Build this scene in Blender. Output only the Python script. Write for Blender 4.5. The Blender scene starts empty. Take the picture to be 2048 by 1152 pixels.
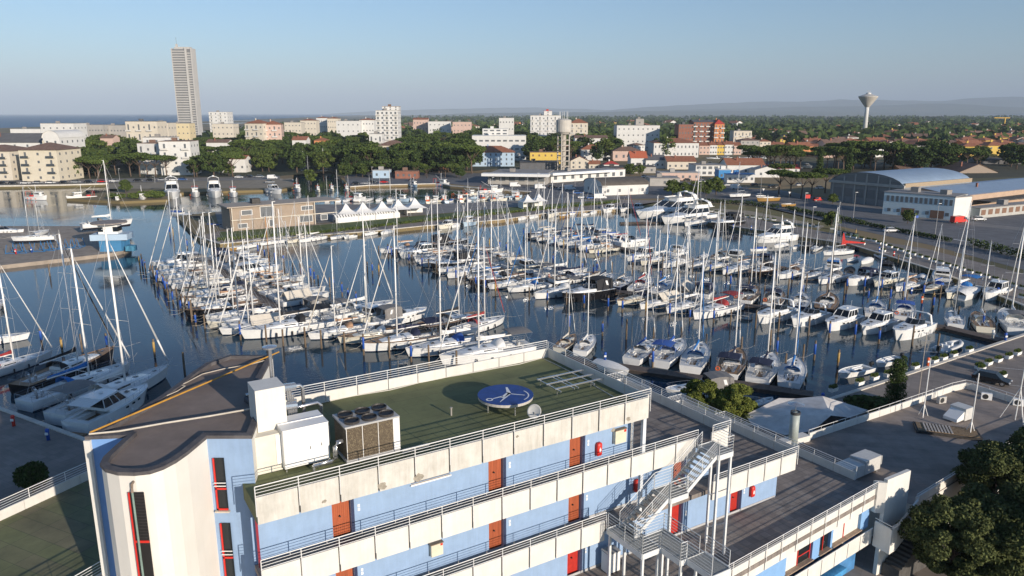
import bpy, math, random
from math import sin, cos, pi, radians, atan, atan2, sqrt, hypot, degrees
from mathutils import Vector, Matrix, noise
RND = random.Random(11)
sc = bpy.context.scene
LINK = sc.collection.objects.link
F, H = 1490.0, 35.0
TH = atan(349 / F); SI, CO = sin(TH), cos(TH)

def P(px, py, z=0.0):
    """point of the place seen at a spot of the photograph, at height z"""
    u = (px - 1024) / F; v = (py - 576) / F
    t = (H - z) / (SI + v * CO)
    return Vector((t * u, t * (CO - v * SI), z))
def PY(px, py, Y):
    u = (px - 1024) / F; v = (py - 576) / F
    t = Y / (CO - v * SI)
    return Vector((t * u, Y, H - t * (SI + v * CO)))

# ------------------------------------------------------------------ materials
def mat(name, col, rough=.7, var=.12, scale=2.0, col2=None, metal=0.0, bump=0.0, streak=0, spec=None, detail=4, coat=0, stain=0):
    m = bpy.data.materials.new(name); m.use_nodes = True
    nt = m.node_tree; N = nt.nodes; L = nt.links
    b = N['Principled BSDF']; b.inputs['Roughness'].default_value = rough; b.inputs['Metallic'].default_value = metal
    if spec is not None: b.inputs['IOR'].default_value = spec
    if coat: b.inputs['Coat Weight'].default_value = coat
    if var <= 0 and col2 is None and not bump:
        b.inputs['Base Color'].default_value = (*col, 1); return m
    tc = N.new('ShaderNodeTexCoord'); mp = N.new('ShaderNodeMapping')
    L.new(tc.outputs['Object'], mp.inputs['Vector'])
    if streak: mp.inputs['Scale'].default_value = (1, 1, streak)
    n = N.new('ShaderNodeTexNoise'); n.inputs['Scale'].default_value = scale; n.inputs['Detail'].default_value = detail
    n.inputs['Roughness'].default_value = .65
    L.new(mp.outputs[0], n.inputs['Vector'])
    r = N.new('ShaderNodeValToRGB'); L.new(n.outputs['Fac'], r.inputs['Fac'])
    r.color_ramp.elements[0].position = .32; r.color_ramp.elements[1].position = .68
    c2 = col2 if col2 else tuple(min(1, c * (1 + var)) for c in col)
    c1 = col if col2 else tuple(c * (1 - var) for c in col)
    r.color_ramp.elements[0].color = (*c1, 1); r.color_ramp.elements[1].color = (*c2, 1)
    if stain:
        mp2 = N.new('ShaderNodeMapping'); mp2.inputs['Scale'].default_value = (3.2, 3.2, .22); L.new(tc.outputs['Object'], mp2.inputs['Vector'])
        n2 = N.new('ShaderNodeTexNoise'); n2.inputs['Scale'].default_value = 1.6; n2.inputs['Detail'].default_value = 7; n2.inputs['Roughness'].default_value = .75; L.new(mp2.outputs[0], n2.inputs['Vector'])
        r2 = N.new('ShaderNodeValToRGB'); r2.color_ramp.elements[0].position = .38; r2.color_ramp.elements[1].position = .60
        r2.color_ramp.elements[0].color = (1-stain, 1-stain*1.1, 1-stain*1.3, 1); r2.color_ramp.elements[1].color = (1, 1, 1, 1); L.new(n2.outputs['Fac'], r2.inputs['Fac'])
        mx = N.new('ShaderNodeMix'); mx.data_type = 'RGBA'; mx.blend_type = 'MULTIPLY'; mx.inputs['Factor'].default_value = 1
        L.new(r.outputs['Color'], mx.inputs['A']); L.new(r2.outputs['Color'], mx.inputs['B']); L.new(mx.outputs['Result'], b.inputs['Base Color'])
    else: L.new(r.outputs['Color'], b.inputs['Base Color'])
    if bump:
        bp = N.new('ShaderNodeBump'); bp.inputs['Strength'].default_value = bump; bp.inputs['Distance'].default_value = .1
        L.new(n.outputs['Fac'], bp.inputs['Height']); L.new(bp.outputs[0], b.inputs['Normal'])
    return m
MATS = {}
def M(key, *a, **k):
    if key not in MATS: MATS[key] = mat(key, *a, **k)
    return MATS[key]

def tiles(name, col, mortar, sx, sy, rough=.85, var=.3, nscale=.4, rot=0.0, offset=0.0, mortar_size=.02, col2=None):
    """brick/slab pattern mixed with large weathering blotches"""
    m = bpy.data.materials.new(name); m.use_nodes = True
    nt = m.node_tree; N = nt.nodes; L = nt.links; b = N['Principled BSDF']; b.inputs['Roughness'].default_value = rough
    tc = N.new('ShaderNodeTexCoord'); mp = N.new('ShaderNodeMapping'); L.new(tc.outputs['Object'], mp.inputs['Vector'])
    mp.inputs['Rotation'].default_value = (0, 0, rot)
    br = N.new('ShaderNodeTexBrick'); L.new(mp.outputs[0], br.inputs['Vector'])
    br.inputs['Scale'].default_value = 1; br.inputs['Brick Width'].default_value = sx; br.inputs['Row Height'].default_value = sy
    br.inputs['Mortar Size'].default_value = mortar_size; br.offset = offset; br.inputs['Bias'].default_value = 0
    br.inputs['Color1'].default_value = (*col, 1); br.inputs['Color2'].default_value = (*(col2 or tuple(c * .82 for c in col)), 1)
    br.inputs['Mortar'].default_value = (*mortar, 1)
    n = N.new('ShaderNodeTexNoise'); n.inputs['Scale'].default_value = nscale; n.inputs['Detail'].default_value = 8; n.inputs['Roughness'].default_value = .7
    L.new(tc.outputs['Object'], n.inputs['Vector'])
    r = N.new('ShaderNodeValToRGB'); r.color_ramp.elements[0].position = .3; r.color_ramp.elements[1].position = .72
    r.color_ramp.elements[0].color = (1 - var, 1 - var, 1 - var, 1); r.color_ramp.elements[1].color = (1 + var, 1 + var * .95, 1 + var * .85, 1)
    L.new(n.outputs['Fac'], r.inputs['Fac'])
    mx = N.new('ShaderNodeMix'); mx.data_type = 'RGBA'; mx.blend_type = 'MULTIPLY'; mx.inputs['Factor'].default_value = 1
    L.new(br.outputs['Color'], mx.inputs['A']); L.new(r.outputs['Color'], mx.inputs['B']); L.new(mx.outputs['Result'], b.inputs['Base Color'])
    return m

WHITE = M('white_paint', (.80, .79, .76), .5, .03)
GEL = M('gelcoat_white', (.78, .78, .76), .22, .05, 1.2)
CREAM = M('gelcoat_cream', (.72, .68, .56), .3, .04)
GEL_BLUE = M('gelcoat_pale_blue', (.42, .55, .66), .3, .05)
NAVY = M('navy_gelcoat', (.012, .022, .06), .2, .1)
BLACK = M('black_gelcoat', (.012, .012, .014), .25, .1)
GREEN_H = M('green_gelcoat', (.02, .12, .10), .3, .1)
ANTIF = M('antifouling', (.03, .03, .04), .7, .2)
DECKM = M('nonskid_deck', (.66, .66, .64), .7, .05, 6)
TEAK = M('teak_deck', (.30, .19, .11), .75, .2, 5, streak=3)
TINT = M('dark_glass', (.012, .015, .018), .08, 0)
ALU = M('anodised_mast', (.62, .62, .60), .35, .04, metal=.25)
ALUW = M('white_mast', (.86, .84, .80), .4, .03)
WOODM = M('varnished_spar', (.55, .24, .06), .35, .12, 4)
WIRE = M('wire_rope', (.55, .55, .55), .4, 0, metal=.3)
STEEL = M('stainless_steel', (.62, .62, .62), .25, .05, metal=.8)
COVB = M('canvas_blue', (.03, .10, .36), .85, .15, 3)
COVB2 = M('canvas_bright_blue', (.02, .17, .48), .85, .15, 3)
COVN = M('canvas_navy', (.012, .018, .05), .85, .2, 3)
COVK = M('canvas_black', (.02, .02, .023), .85, .2, 3)
COVG = M('canvas_grey', (.20, .19, .18), .85, .12, 3)
COVT = M('canvas_tan', (.42, .25, .15), .85, .12, 3)
COVC = M('canvas_cream', (.66, .60, .50), .85, .08, 3)
COVW = M('canvas_white', (.74, .73, .70), .8, .06, 3)
COVR = M('canvas_maroon', (.30, .03, .03), .85, .15, 3)
BROWN = M('canvas_brown', (.16, .10, .07), .85, .15, 3)
RED = M('signal_red', (.62, .03, .02), .45, .06)
ORANGE = M('orange_plastic', (.75, .14, .04), .5, .06)
RUBBER = M('black_rubber', (.02, .02, .02), .6, .1)
PILEM = M('weathered_timber', (.16, .115, .075), .9, .35, 3, streak=.3, bump=.5)
PILEB = M('blue_pile_sleeve', (.02, .09, .40), .5, .15)
PILEY = M('ochre_pile_sleeve', (.42, .27, .08), .7, .25)
CONC = M('concrete', (.40, .37, .33), .9, .22, .6, bump=.2, detail=8)
KERB = M('istrian_stone_kerb', (.58, .54, .47), .85, .18, .8, detail=8)
LEAF = {}
def leafmat(key, c1, c2):
    m = bpy.data.materials.new(key); m.use_nodes = True
    nt = m.node_tree; N = nt.nodes; L = nt.links; b = N['Principled BSDF']; b.inputs['Roughness'].default_value = .85; b.inputs['Specular IOR Level'].default_value = .2
    g = N.new('ShaderNodeNewGeometry'); oi = N.new('ShaderNodeObjectInfo')
    r = N.new('ShaderNodeValToRGB'); r.color_ramp.elements[0].color = (*c1, 1); r.color_ramp.elements[1].color = (*c2, 1)
    ad = N.new('ShaderNodeMath'); ad.operation = 'MULTIPLY_ADD'; ad.inputs[1].default_value = .6
    mu = N.new('ShaderNodeMath'); mu.operation = 'MULTIPLY'; mu.inputs[1].default_value = .4
    L.new(oi.outputs['Random'], mu.inputs[0]); L.new(g.outputs['Random Per Island'], ad.inputs[0]); L.new(mu.outputs[0], ad.inputs[2])
    L.new(ad.outputs[0], r.inputs['Fac']); L.new(r.outputs['Color'], b.inputs['Base Color'])
    LEAF[key] = m; return m
LF_PINE = leafmat('pine_needles', (.026, .048, .010), (.11, .15, .030))
LF_DARK = leafmat('dark_foliage', (.018, .036, .010), (.075, .11, .025))
LF_MID = leafmat('broadleaf_foliage', (.030, .056, .012), (.13, .165, .035))
LF_NEAR = leafmat('near_foliage', (.026, .040, .013), (.125, .14, .048))  # leaf colour set darker for the shade in the bottom right corner
LF_LIGHT = leafmat('light_foliage', (.07, .10, .018), (.22, .24, .05))
BARK = M('bark', (.13, .09, .065), .95, .3, 4)

# ------------------------------------------------------------------ mesh builder
class MB:
    def __init__(s): s.v = []; s.f = []; s.m = []; s.mi = 0; s.sm = []; s.T = None; s.smooth = False
    def _a(s, pts):
        o = len(s.v)
        for p in pts:
            p = Vector(p)
            if s.T is not None: p = s.T @ p
            s.v.append(p)
        return o
    def face(s, idx): s.f.append(tuple(idx)); s.m.append(s.mi); s.sm.append(s.smooth)
    def poly(s, pts):
        o = s._a(pts); s.face(range(o, o + len(pts))); return s
    def box(s, x0, x1, y0, y1, z0, z1):
        o = s._a([(x0,y0,z0),(x1,y0,z0),(x1,y1,z0),(x0,y1,z0),(x0,y0,z1),(x1,y0,z1),(x1,y1,z1),(x0,y1,z1)])
        for q in ((0,3,2,1),(4,5,6,7),(0,1,5,4),(1,2,6,5),(2,3,7,6),(3,0,4,7)): s.face([o + i for i in q])
        return s
    def prism(s, pts, z0, z1, cap0=True):
        """pts counter-clockwise xy"""
        n = len(pts); ar = sum(pts[i][0]*pts[(i+1)%n][1]-pts[(i+1)%n][0]*pts[i][1] for i in range(n))
        if ar < 0: pts = list(reversed(pts))
        o = s._a([(p[0],p[1],z0) for p in pts] + [(p[0],p[1],z1) for p in pts])
        for i in range(n):
            j = (i+1) % n; s.face([o+i, o+j, o+n+j, o+n+i])
        s.face([o+n+i for i in range(n)])
        if cap0: s.face([o+i for i in reversed(range(n))])
        return s
    def loft(s, rings, close=True, cap=True):
        n = len(rings[0]); o = s._a([p for r in rings for p in r])
        for k in range(len(rings)-1):
            for i in range(n if close else n-1):
                j = (i+1) % n
                s.face([o+k*n+i, o+k*n+j, o+(k+1)*n+j, o+(k+1)*n+i])
        if cap:
            s.face([o+i for i in reversed(range(n))]); s.face([o+(len(rings)-1)*n+i for i in range(n)])
        return s
    def tube(s, p0, p1, r, n=6, r1=None, cap=True):
        p0 = Vector(p0); p1 = Vector(p1); r1 = r if r1 is None else r1
        d = p1 - p0
        if d.length < 1e-6: return s
        d.normalize(); a = d.cross(Vector((0,0,1)) if abs(d.z) < .9 else Vector((1,0,0))).normalized(); b = d.cross(a)
        rings = [[p + (a*cos(2*pi*i/n) + b*sin(2*pi*i/n))*q for i in range(n)] for p, q in ((p0, r), (p1, r1))]
        return s.loft(rings, True, cap)
    def path(s, pts, r, n=6):
        pts = [Vector(p) for p in pts]; rings = []
        for k, p in enumerate(pts):
            d = (pts[min(k+1, len(pts)-1)] - pts[max(k-1, 0)]).normalized()
            a = d.cross(Vector((0,0,1)) if abs(d.z) < .9 else Vector((1,0,0))).normalized(); b = d.cross(a)
            rings.append([p + (a*cos(2*pi*i/n) + b*sin(2*pi*i/n))*r for i in range(n)])
        return s.loft(rings)
    def lathe(s, prof, n=16, c=(0,0,0)):
        rings = [[(c[0]+r*cos(2*pi*i/n), c[1]+r*sin(2*pi*i/n), c[2]+z) for i in range(n)] for r, z in prof]
        return s.loft(rings)
    def build(s, name, mats, parent=None, loc=None, world=False):
        me = bpy.data.meshes.new(name)
        off = Vector((0,0,0))
        if parent is not None and world: off = parent.matrix_basis.translation if parent.parent is None else parent.parent.location + parent.location
        if loc is not None and world and parent is None: off = Vector(loc)
        me.from_pydata([tuple(v - off) for v in s.v] if (off.length > 0) else [tuple(v) for v in s.v], [], s.f)
        if not isinstance(mats, (list, tuple)): mats = [mats]
        for m in mats: me.materials.append(m)
        me.polygons.foreach_set('material_index', s.m)
        me.polygons.foreach_set('use_smooth', s.sm)
        me.update()
        o = bpy.data.objects.new(name, me); LINK(o)
        if parent is not None: o.parent = parent
        if loc is not None: o.location = loc
        return o

def tag(o, label=None, cat=None, group=None, kind=None):
    if label: o['label'] = label
    if cat: o['category'] = cat
    if group: o['group'] = group
    if kind: o['kind'] = kind
    return o
def thing(name, label, cat, loc=(0,0,0), rz=0.0, group=None):
    o = bpy.data.objects.new(name, None); LINK(o); o.location = loc; o.rotation_euler = (0,0,rz); o.empty_display_size = .3
    return tag(o, label, cat, group)
def dup(root, loc=None, rz=None, label=None, group=None, scale=None):
    r = root.copy(); LINK(r)
    if loc is not None: r.location = loc
    if rz is not None: r.rotation_euler = (0,0,rz)
    if label: r['label'] = label
    if group: r['group'] = group
    if scale is not None: r.scale = (scale,)*3 if not isinstance(scale, (tuple, list)) else scale
    for ch in list(root.children):
        c = ch.copy(); LINK(c); c.parent = r
        for g in list(ch.children):
            d = g.copy(); LINK(d); d.parent = c
    return r
ORD = ['first','second','third','fourth','fifth','sixth','seventh','eighth','ninth','tenth','eleventh','twelfth','thirteenth','fourteenth','fifteenth','sixteenth','seventeenth','eighteenth','nineteenth','twentieth','twenty-first','twenty-second','twenty-third','twenty-fourth','twenty-fifth','twenty-sixth','twenty-seventh','twenty-eighth','twenty-ninth','thirtieth']+['number %d'%i for i in range(31,90)]

# ------------------------------------------------------------------ camera, sun, sky
cd = bpy.data.cameras.new('camera'); cam = bpy.data.objects.new('camera', cd); LINK(cam)
cam.location = (0, 0, H); cam.rotation_euler = (pi/2 - TH, 0, 0)
cd.sensor_width = 36; cd.lens = 36 * F / 2048; cd.clip_end = 120000; cd.clip_start = .5
sc.camera = cam
SUN_EL, SUN_AZ = radians(13.5), radians(180 - 39.0)      # azimuth clockwise from +Y (towards the sun)
sd = Vector((sin(SUN_AZ)*cos(SUN_EL), cos(SUN_AZ)*cos(SUN_EL), sin(SUN_EL)))
sl = bpy.data.lights.new('sun', 'SUN'); so = bpy.data.objects.new('sun', sl); LINK(so)
sl.energy = 4.2; sl.angle = radians(.5); sl.color = (1.0, .88, .74)
so.rotation_euler = sd.to_track_quat('Z', 'Y').to_euler()
w = bpy.data.worlds.new('World'); sc.world = w; w.use_nodes = True
nt = w.node_tree; sky = nt.nodes.new('ShaderNodeTexSky'); sky.sky_type = 'NISHITA'; sky.sun_disc = False
sky.sun_elevation = SUN_EL; sky.sun_rotation = SUN_AZ; sky.air_density = 1.0; sky.dust_density = .25; sky.ozone_density = 4.6
nt.links.new(sky.outputs[0], nt.nodes['Background'].inputs['Color']); nt.nodes['Background'].inputs['Strength'].default_value = .115
sc.view_settings.view_transform = 'Standard'; sc.view_settings.look = 'None'; sc.view_settings.exposure = 0.30; sc.view_settings.gamma = 1
sc.cycles.volume_bounces = 0; sc.cycles.max_bounces = 6; sc.cycles.diffuse_bounces = 3; sc.cycles.glossy_bounces = 3
sc.cycles.volume_step_rate = 1; sc.cycles.volume_max_steps = 64
# ================================================================== ground, water
def structure(mb, name, m, kind='structure'):
    o = mb.build(name, m); o['kind'] = kind; return o
def pts(lst, z): return [tuple(P(x, y, z))[:2] for x, y in lst]
# water
m = bpy.data.materials.new('harbour_water'); m.use_nodes = True
nt = m.node_tree; N = nt.nodes; L = nt.links; b = N['Principled BSDF']
b.inputs['Base Color'].default_value = (.010, .040, .062, 1); b.inputs['Roughness'].default_value = .05; b.inputs['IOR'].default_value = 1.33
g = N.new('ShaderNodeNewGeometry'); mp = N.new('ShaderNodeMapping'); mp.inputs['Scale'].default_value = (1, 1.0, 1)
L.new(g.outputs['Position'], mp.inputs['Vector'])
n1 = N.new('ShaderNodeTexNoise'); n1.inputs['Scale'].default_value = 1.6; n1.inputs['Detail'].default_value = 3
n2 = N.new('ShaderNodeTexNoise'); n2.inputs['Scale'].default_value = .07; n2.inputs['Detail'].default_value = 2
L.new(mp.outputs[0], n1.inputs['Vector']); L.new(g.outputs['Position'], n2.inputs['Vector'])
bp = N.new('ShaderNodeBump'); bp.inputs['Distance'].default_value = .05
mr = N.new('ShaderNodeMapRange'); mr.inputs['From Min'].default_value = .40; mr.inputs['From Max'].default_value = .62; mr.inputs['To Min'].default_value = .06; mr.inputs['To Max'].default_value = .55
L.new(n2.outputs['Fac'], mr.inputs['Value']); L.new(mr.outputs[0], bp.inputs['Strength'])
L.new(n1.outputs['Fac'], bp.inputs['Height']); L.new(bp.outputs[0], b.inputs['Normal'])
sx = N.new('ShaderNodeSeparateXYZ'); L.new(g.outputs['Position'], sx.inputs[0])
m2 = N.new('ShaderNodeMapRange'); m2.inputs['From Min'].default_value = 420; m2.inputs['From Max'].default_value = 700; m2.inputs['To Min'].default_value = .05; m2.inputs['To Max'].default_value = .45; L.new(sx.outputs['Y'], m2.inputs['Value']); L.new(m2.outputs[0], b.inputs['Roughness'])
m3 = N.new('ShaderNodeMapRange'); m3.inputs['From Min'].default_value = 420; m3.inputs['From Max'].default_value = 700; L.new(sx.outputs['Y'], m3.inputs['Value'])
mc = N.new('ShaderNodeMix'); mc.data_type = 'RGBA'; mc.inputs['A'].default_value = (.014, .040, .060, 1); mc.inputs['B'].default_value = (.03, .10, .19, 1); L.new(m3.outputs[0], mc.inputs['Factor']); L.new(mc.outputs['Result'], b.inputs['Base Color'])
WATER = m
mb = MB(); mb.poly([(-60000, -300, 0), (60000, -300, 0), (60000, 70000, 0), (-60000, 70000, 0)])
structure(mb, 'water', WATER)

# land (one slab with the whole coastline)
m = bpy.data.materials.new('open_land'); m.use_nodes = True
nt = m.node_tree; N = nt.nodes; L = nt.links; b = N['Principled BSDF']; b.inputs['Roughness'].default_value = .95
g = N.new('ShaderNodeNewGeometry')
v = N.new('ShaderNodeTexVoronoi'); v.inputs['Scale'].default_value = .004; L.new(g.outputs['Position'], v.inputs['Vector'])
n = N.new('ShaderNodeTexNoise'); n.inputs['Scale'].default_value = .02; n.inputs['Detail'].default_value = 8; L.new(g.outputs['Position'], n.inputs['Vector'])
r = N.new('ShaderNodeValToRGB'); L.new(v.outputs['Color'], r.inputs['Fac'])
for p_, c_ in ((0, (.03, .055, .015, 1)), (.45, (.05, .08, .02, 1)), (.7, (.09, .10, .035, 1)), (1, (.26, .19, .10, 1))):
    e = r.color_ramp.elements.new(p_) if p_ not in (0, 1) else r.color_ramp.elements[0 if p_ == 0 else 1]; e.color = c_
r2 = N.new('ShaderNodeValToRGB'); r2.color_ramp.elements[0].color = (.55, .55, .55, 1); r2.color_ramp.elements[1].color = (1.3, 1.25, 1.1, 1)
L.new(n.outputs['Fac'], r2.inputs['Fac']); mx = N.new('ShaderNodeMix'); mx.data_type = 'RGBA'; mx.blend_type = 'MULTIPLY'; mx.inputs['Factor'].default_value = 1
L.new(r.outputs['Color'], mx.inputs['A']); L.new(r2.outputs['Color'], mx.inputs['B']); L.new(mx.outputs['Result'], b.inputs['Base Color'])
LANDM = m
coast = [(-60000, -290), (60000, -290), (60000, 68000), (2200, 30000)]
coast += pts([(742, 229.2), (700, 231), (560, 237), (400, 243), (250, 248.5), (60, 254), (-150, 262), (-420, 276)], 1)
coast += pts([(-420, 376), (-100, 374), (0, 373), (120, 371), (215, 368.5), (240, 381), (135, 391), (133, 397), (240, 403), (335, 399), (345, 386), (420, 383), (560, 379), (590, 374), (585, 352), (598, 326), (655, 326), (672, 348), (700, 374), (740, 371), (880, 367.5), (900, 372), (985, 379), (1060, 384), (1060, 401), (880, 408), (640, 409), (430, 424), (352, 432), (395, 474), (440, 488), (600, 473), (740, 463), (850, 452), (1000, 440), (1090, 427), (1270, 416), (1395, 441), (1480, 455), (1530, 462), (1700, 489), (1770, 510), (1880, 545), (1960, 576)], 1)
coast += [(92.9, 130.8), (92.9, 122.0), (81.1, 113.2), (53.7, 95.2), (34.5, 82.9), (14.0, 70.5), (-6, 63), (-30, 65.5), (-45.7, 74.1), (-60.8, 82.9), (-150, 135), (-60000, 135)]
from mathutils.geometry import tessellate_polygon
def slab(name, outline, z0, z1, m, kind='structure'):
    me = MB(); n = len(outline); o = me._a([(x, y, z1) for x, y in outline]); 
    ar = sum(outline[i][0]*outline[(i+1)%n][1]-outline[(i+1)%n][0]*outline[i][1] for i in range(n))
    for t in tessellate_polygon([[Vector((x, y, 0)) for x, y in outline]]):
        a_, b_, c_ = [me.v[i] for i in t]
        if (b_-a_).cross(c_-a_).z < 0: t = (t[0], t[2], t[1])
        me.face(t)
    if z0 is not None:
        q = me._a([(x, y, z0) for x, y in outline])
        for i in range(n):
            j = (i+1) % n; me.face((o+i, q+i, q+j, o+j) if ar > 0 else (o+j, q+j, q+i, o+i))
    return structure(me, name, m, kind)
slab('ground', coast, -2.5, 1.0, LANDM)
slab('ground', pts([(-160, 470), (0, 452), (180, 452), (235, 468), (262, 486), (262, 497), (225, 506), (0, 531), (-160, 549)], .9), -2, .9, M('finger_quay_paving', (.30, .25, .20), .9, .25, .5, detail=8))

PAVE = tiles('promenade_paving', (.25, .215, .19), (.19, .165, .15), 1.2, .6, var=.28, nscale=.15, rot=.55)
ASPH = M('asphalt', (.13, .13, .135), .9, .25, .3, detail=8)
ASPHL = M('pale_asphalt', (.20, .19, .18), .9, .22, .25, detail=8)
GRASSD = M('dry_grass', (.20, .15, .05), .95, .3, .25, col2=(.11, .11, .035), detail=8)
GRASSG = M('green_grass', (.045, .085, .02), .95, .3, .6, col2=(.10, .13, .03), detail=8)
def sheet(name, outline, z, m): return slab(name, outline, None, z, m)
# promenade all round the near side
near = [(-150, 134.5), (-60.8, 82.5), (-45.7, 73.7), (-30, 65.1), (-6, 62.6), (14, 70.1), (34.5, 82.5), (53.7, 94.8), (81.3, 112.9), (93.3, 121.6), (93.3, 130.9)]
near += pts([(1960, 575.5), (1880, 544.5), (1770, 509.5), (1700, 488.5), (1530, 461.6), (1480, 454.6), (1395, 440.6), (1385, 430), (1500, 436), (1640, 462), (1700, 473), (1850, 497), (2048, 548)], 1)
near += [(150, 150), (150, -60), (-150, -60)]
sheet('promenade', near, 1.012, PAVE)
# stone coping along the water edge
mb = MB()
def coping(line, wdt=.5, z0=.95, z1=1.14):
    for i in range(len(line)-1):
        a = Vector((*line[i], 0)); c = Vector((*line[i+1], 0)); d = (c-a).normalized(); nn = Vector((-d.y, d.x, 0))
        if nn.dot(Vector((0, 0, 0)) - a) > 0 and False: nn = -nn
        p = [a - nn*.05, c - nn*.05, c + nn*wdt, a + nn*wdt]
        mb.prism([(q.x, q.y) for q in p], z0, z1)
coping([(92.9, 130.8), (92.9, 122.0), (81.1, 113.2), (53.7, 95.2), (34.5, 82.9), (14.0, 70.5), (-6, 63), (-30, 65.5), (-45.7, 74.1), (-60.8, 82.9), (-150, 135)])
coping(pts([(1270, 416), (1395, 441), (1480, 455), (1530, 462), (1700, 489), (1770, 510), (1880, 545), (1960, 576)], 1) + [(92.9, 130.8)])
coping(pts([(395, 474), (440, 488), (600, 473), (740, 463), (850, 452), (1000, 440), (1090, 427), (1270, 416)], 1), .6)
coping(pts([(-420, 376), (-100, 374), (0, 373), (120, 371), (215, 368.5)], 1), 1.2, .9, 1.5)
coping(pts([(700, 374), (740, 371), (880, 367.5), (900, 372), (985, 379), (1060, 384)], 1), 1.0, .9, 1.3)
structure(mb, 'kerb', KERB)
# sheets further off
sheet('grass', pts([(1385, 429.5), (1500, 435.5), (1640, 461.5), (1700, 472.5), (1700, 462), (1640, 440), (1540, 416), (1400, 405), (1330, 402), (1270, 410), (1300, 418)], 1), 1.03, GRASSD)
sheet('path', pts([(1360, 424), (1500, 433), (1640, 458), (1650, 452), (1500, 422), (1360, 413)], 1), 1.05, M('gravel_path', (.30, .25, .18), .95, .2, .5, detail=8))
sheet('road', pts([(1480, 404), (1700, 457), (1860, 490), (2048, 540), (2400, 640), (2400, 470), (2048, 425), (1800, 412), (1640, 395), (1520, 378), (1350, 383), (1240, 392), (1240, 398), (1380, 396)], 1), 1.03, ASPH)
sheet('pavement', pts([(1540, 385), (1720, 422), (1900, 447), (2048, 462), (2048, 456), (1900, 440), (1740, 414), (1560, 380)], 1), 1.06, ASPHL)
sheet('pavement', pts([(395, 473), (440, 487), (600, 472), (740, 462), (850, 451), (1000, 439), (1090, 426), (1270, 415), (1330, 402), (1240, 399), (1060, 420), (860, 436), (640, 448), (440, 462)], 1), 1.03, M('quay_concrete', (.24, .20, .17), .9, .25, .3, detail=8))
sheet('grass', pts([(440, 479), (640, 464), (860, 441), (1060, 422), (1240, 404), (1240, 399), (1060, 412), (860, 430), (640, 450), (440, 464)], 1), 1.06, GRASSG)
sheet('road', pts([(640, 447), (860, 429), (1060, 411.5), (1240, 398), (1240, 388), (1060, 400), (880, 408.5), (640, 410), (430, 425), (440, 460)], 1), 1.05, ASPHL)
sheet('road', pts([(-400, 372), (0, 370), (215, 366), (560, 359), (560, 352), (0, 361), (-400, 364)], 1), 1.04, ASPHL)
sheet('road', pts([(215, 378), (560, 376), (590, 372), (583, 356), (560, 359), (215, 367)], 1), 1.05, M('sandy_quay', (.26, .22, .16), .95, .2, .4, detail=8))
sheet('road', pts([(700, 372), (880, 366), (1060, 383), (1060, 400), (1240, 388), (1480, 395), (1500, 375), (1240, 352), (1000, 348), (760, 340), (680, 345)], 1), 1.04, ASPH)
sheet('grass', pts([(120, 362), (560, 352), (700, 340), (950, 342), (1060, 330), (1170, 330), (1240, 318), (1360, 300), (1700, 275), (1700, 258), (900, 258), (420, 262), (260, 285), (118, 315)], 1), 1.02, M('forest_floor', (.02, .03, .012), .95, .4, .1, col2=(.05, .055, .02), detail=8))  # darkness of the gaps between the trees is put into this ground colour
sheet('grass', pts([(1480, 352), (1900, 358), (2150, 350), (2150, 318), (1880, 322), (1500, 322)], 1), 1.02, M('grove_floor', (.03, .035, .015), .95, .4, .1, col2=(.06, .055, .03), detail=8))
for q_ in ([(1885, 253), (2160, 255), (2160, 249), (1900, 248)], [(1880, 245.5), (2160, 246.5), (2160, 242.5), (1890, 242.5)], [(1330, 243), (1480, 244), (1500, 241.5), (1340, 241)]): sheet('field', pts(q_, 1), 1.6, M('stubble_field', (.42, .33, .19), .95, .15, .01))
# white parking lines on the near promenade
mb = MB()
for i in range(8):
    a = P(1905 + i*42, 790 - i*28, 1.03); d = Vector((.93, -.36, 0)); nn = Vector((.36, .93, 0)) * .06
    mb.poly([a - nn, a + d*6 - nn, a + d*6 + nn, a + nn])
mb.poly([P(1860, 470, 1.07), P(1990, 492, 1.07), P(1990, 493, 1.07), P(1860, 471, 1.07)])
structure(mb, 'road_marking', M('road_paint', (.6, .6, .58), .8, .15))
# far hills
HILLM = M('wooded_hillside', (.07, .09, .05), .95, .3, .0012, col2=(.16, .15, .08), detail=8)
def hills(D, x0, x1, hmax, seed, depth, base=0.0):
    mb = MB(); mb.smooth = True; n = 90; rows = 9; o = []
    for j in range(rows):
        for i in range(n+1):
            x = x0 + (x1-x0)*i/n; f = j/(rows-1)
            env = sin(pi*min(1, max(0, i/n)))**.5
            h = base + hmax*env*(.35 + .65*(noise.fractal(Vector((x*.00022+seed, f*1.2, seed)), 1.0, 2.0, 5)*.5+.5))*sin(pi*(f*.9+.02))**.8
            mb._a([(x, D + depth*f, max(-5, h - 3))])
    for j in range(rows-1):
        for i in range(n):
            a = j*(n+1)+i; mb.face((a, a+1, a+n+2, a+n+1))
    structure(mb, 'hills', HILLM)
hills(13500, -1600, 9000, 130, 3.1, 3000)
hills(15500, 2500, 15000, 290, 7.7, 4500)
hills(20500, 2500, 22000, 640, 12.4, 6000)
hills(26000, -6500, 7000, 330, 5.2, 3000)
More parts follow.
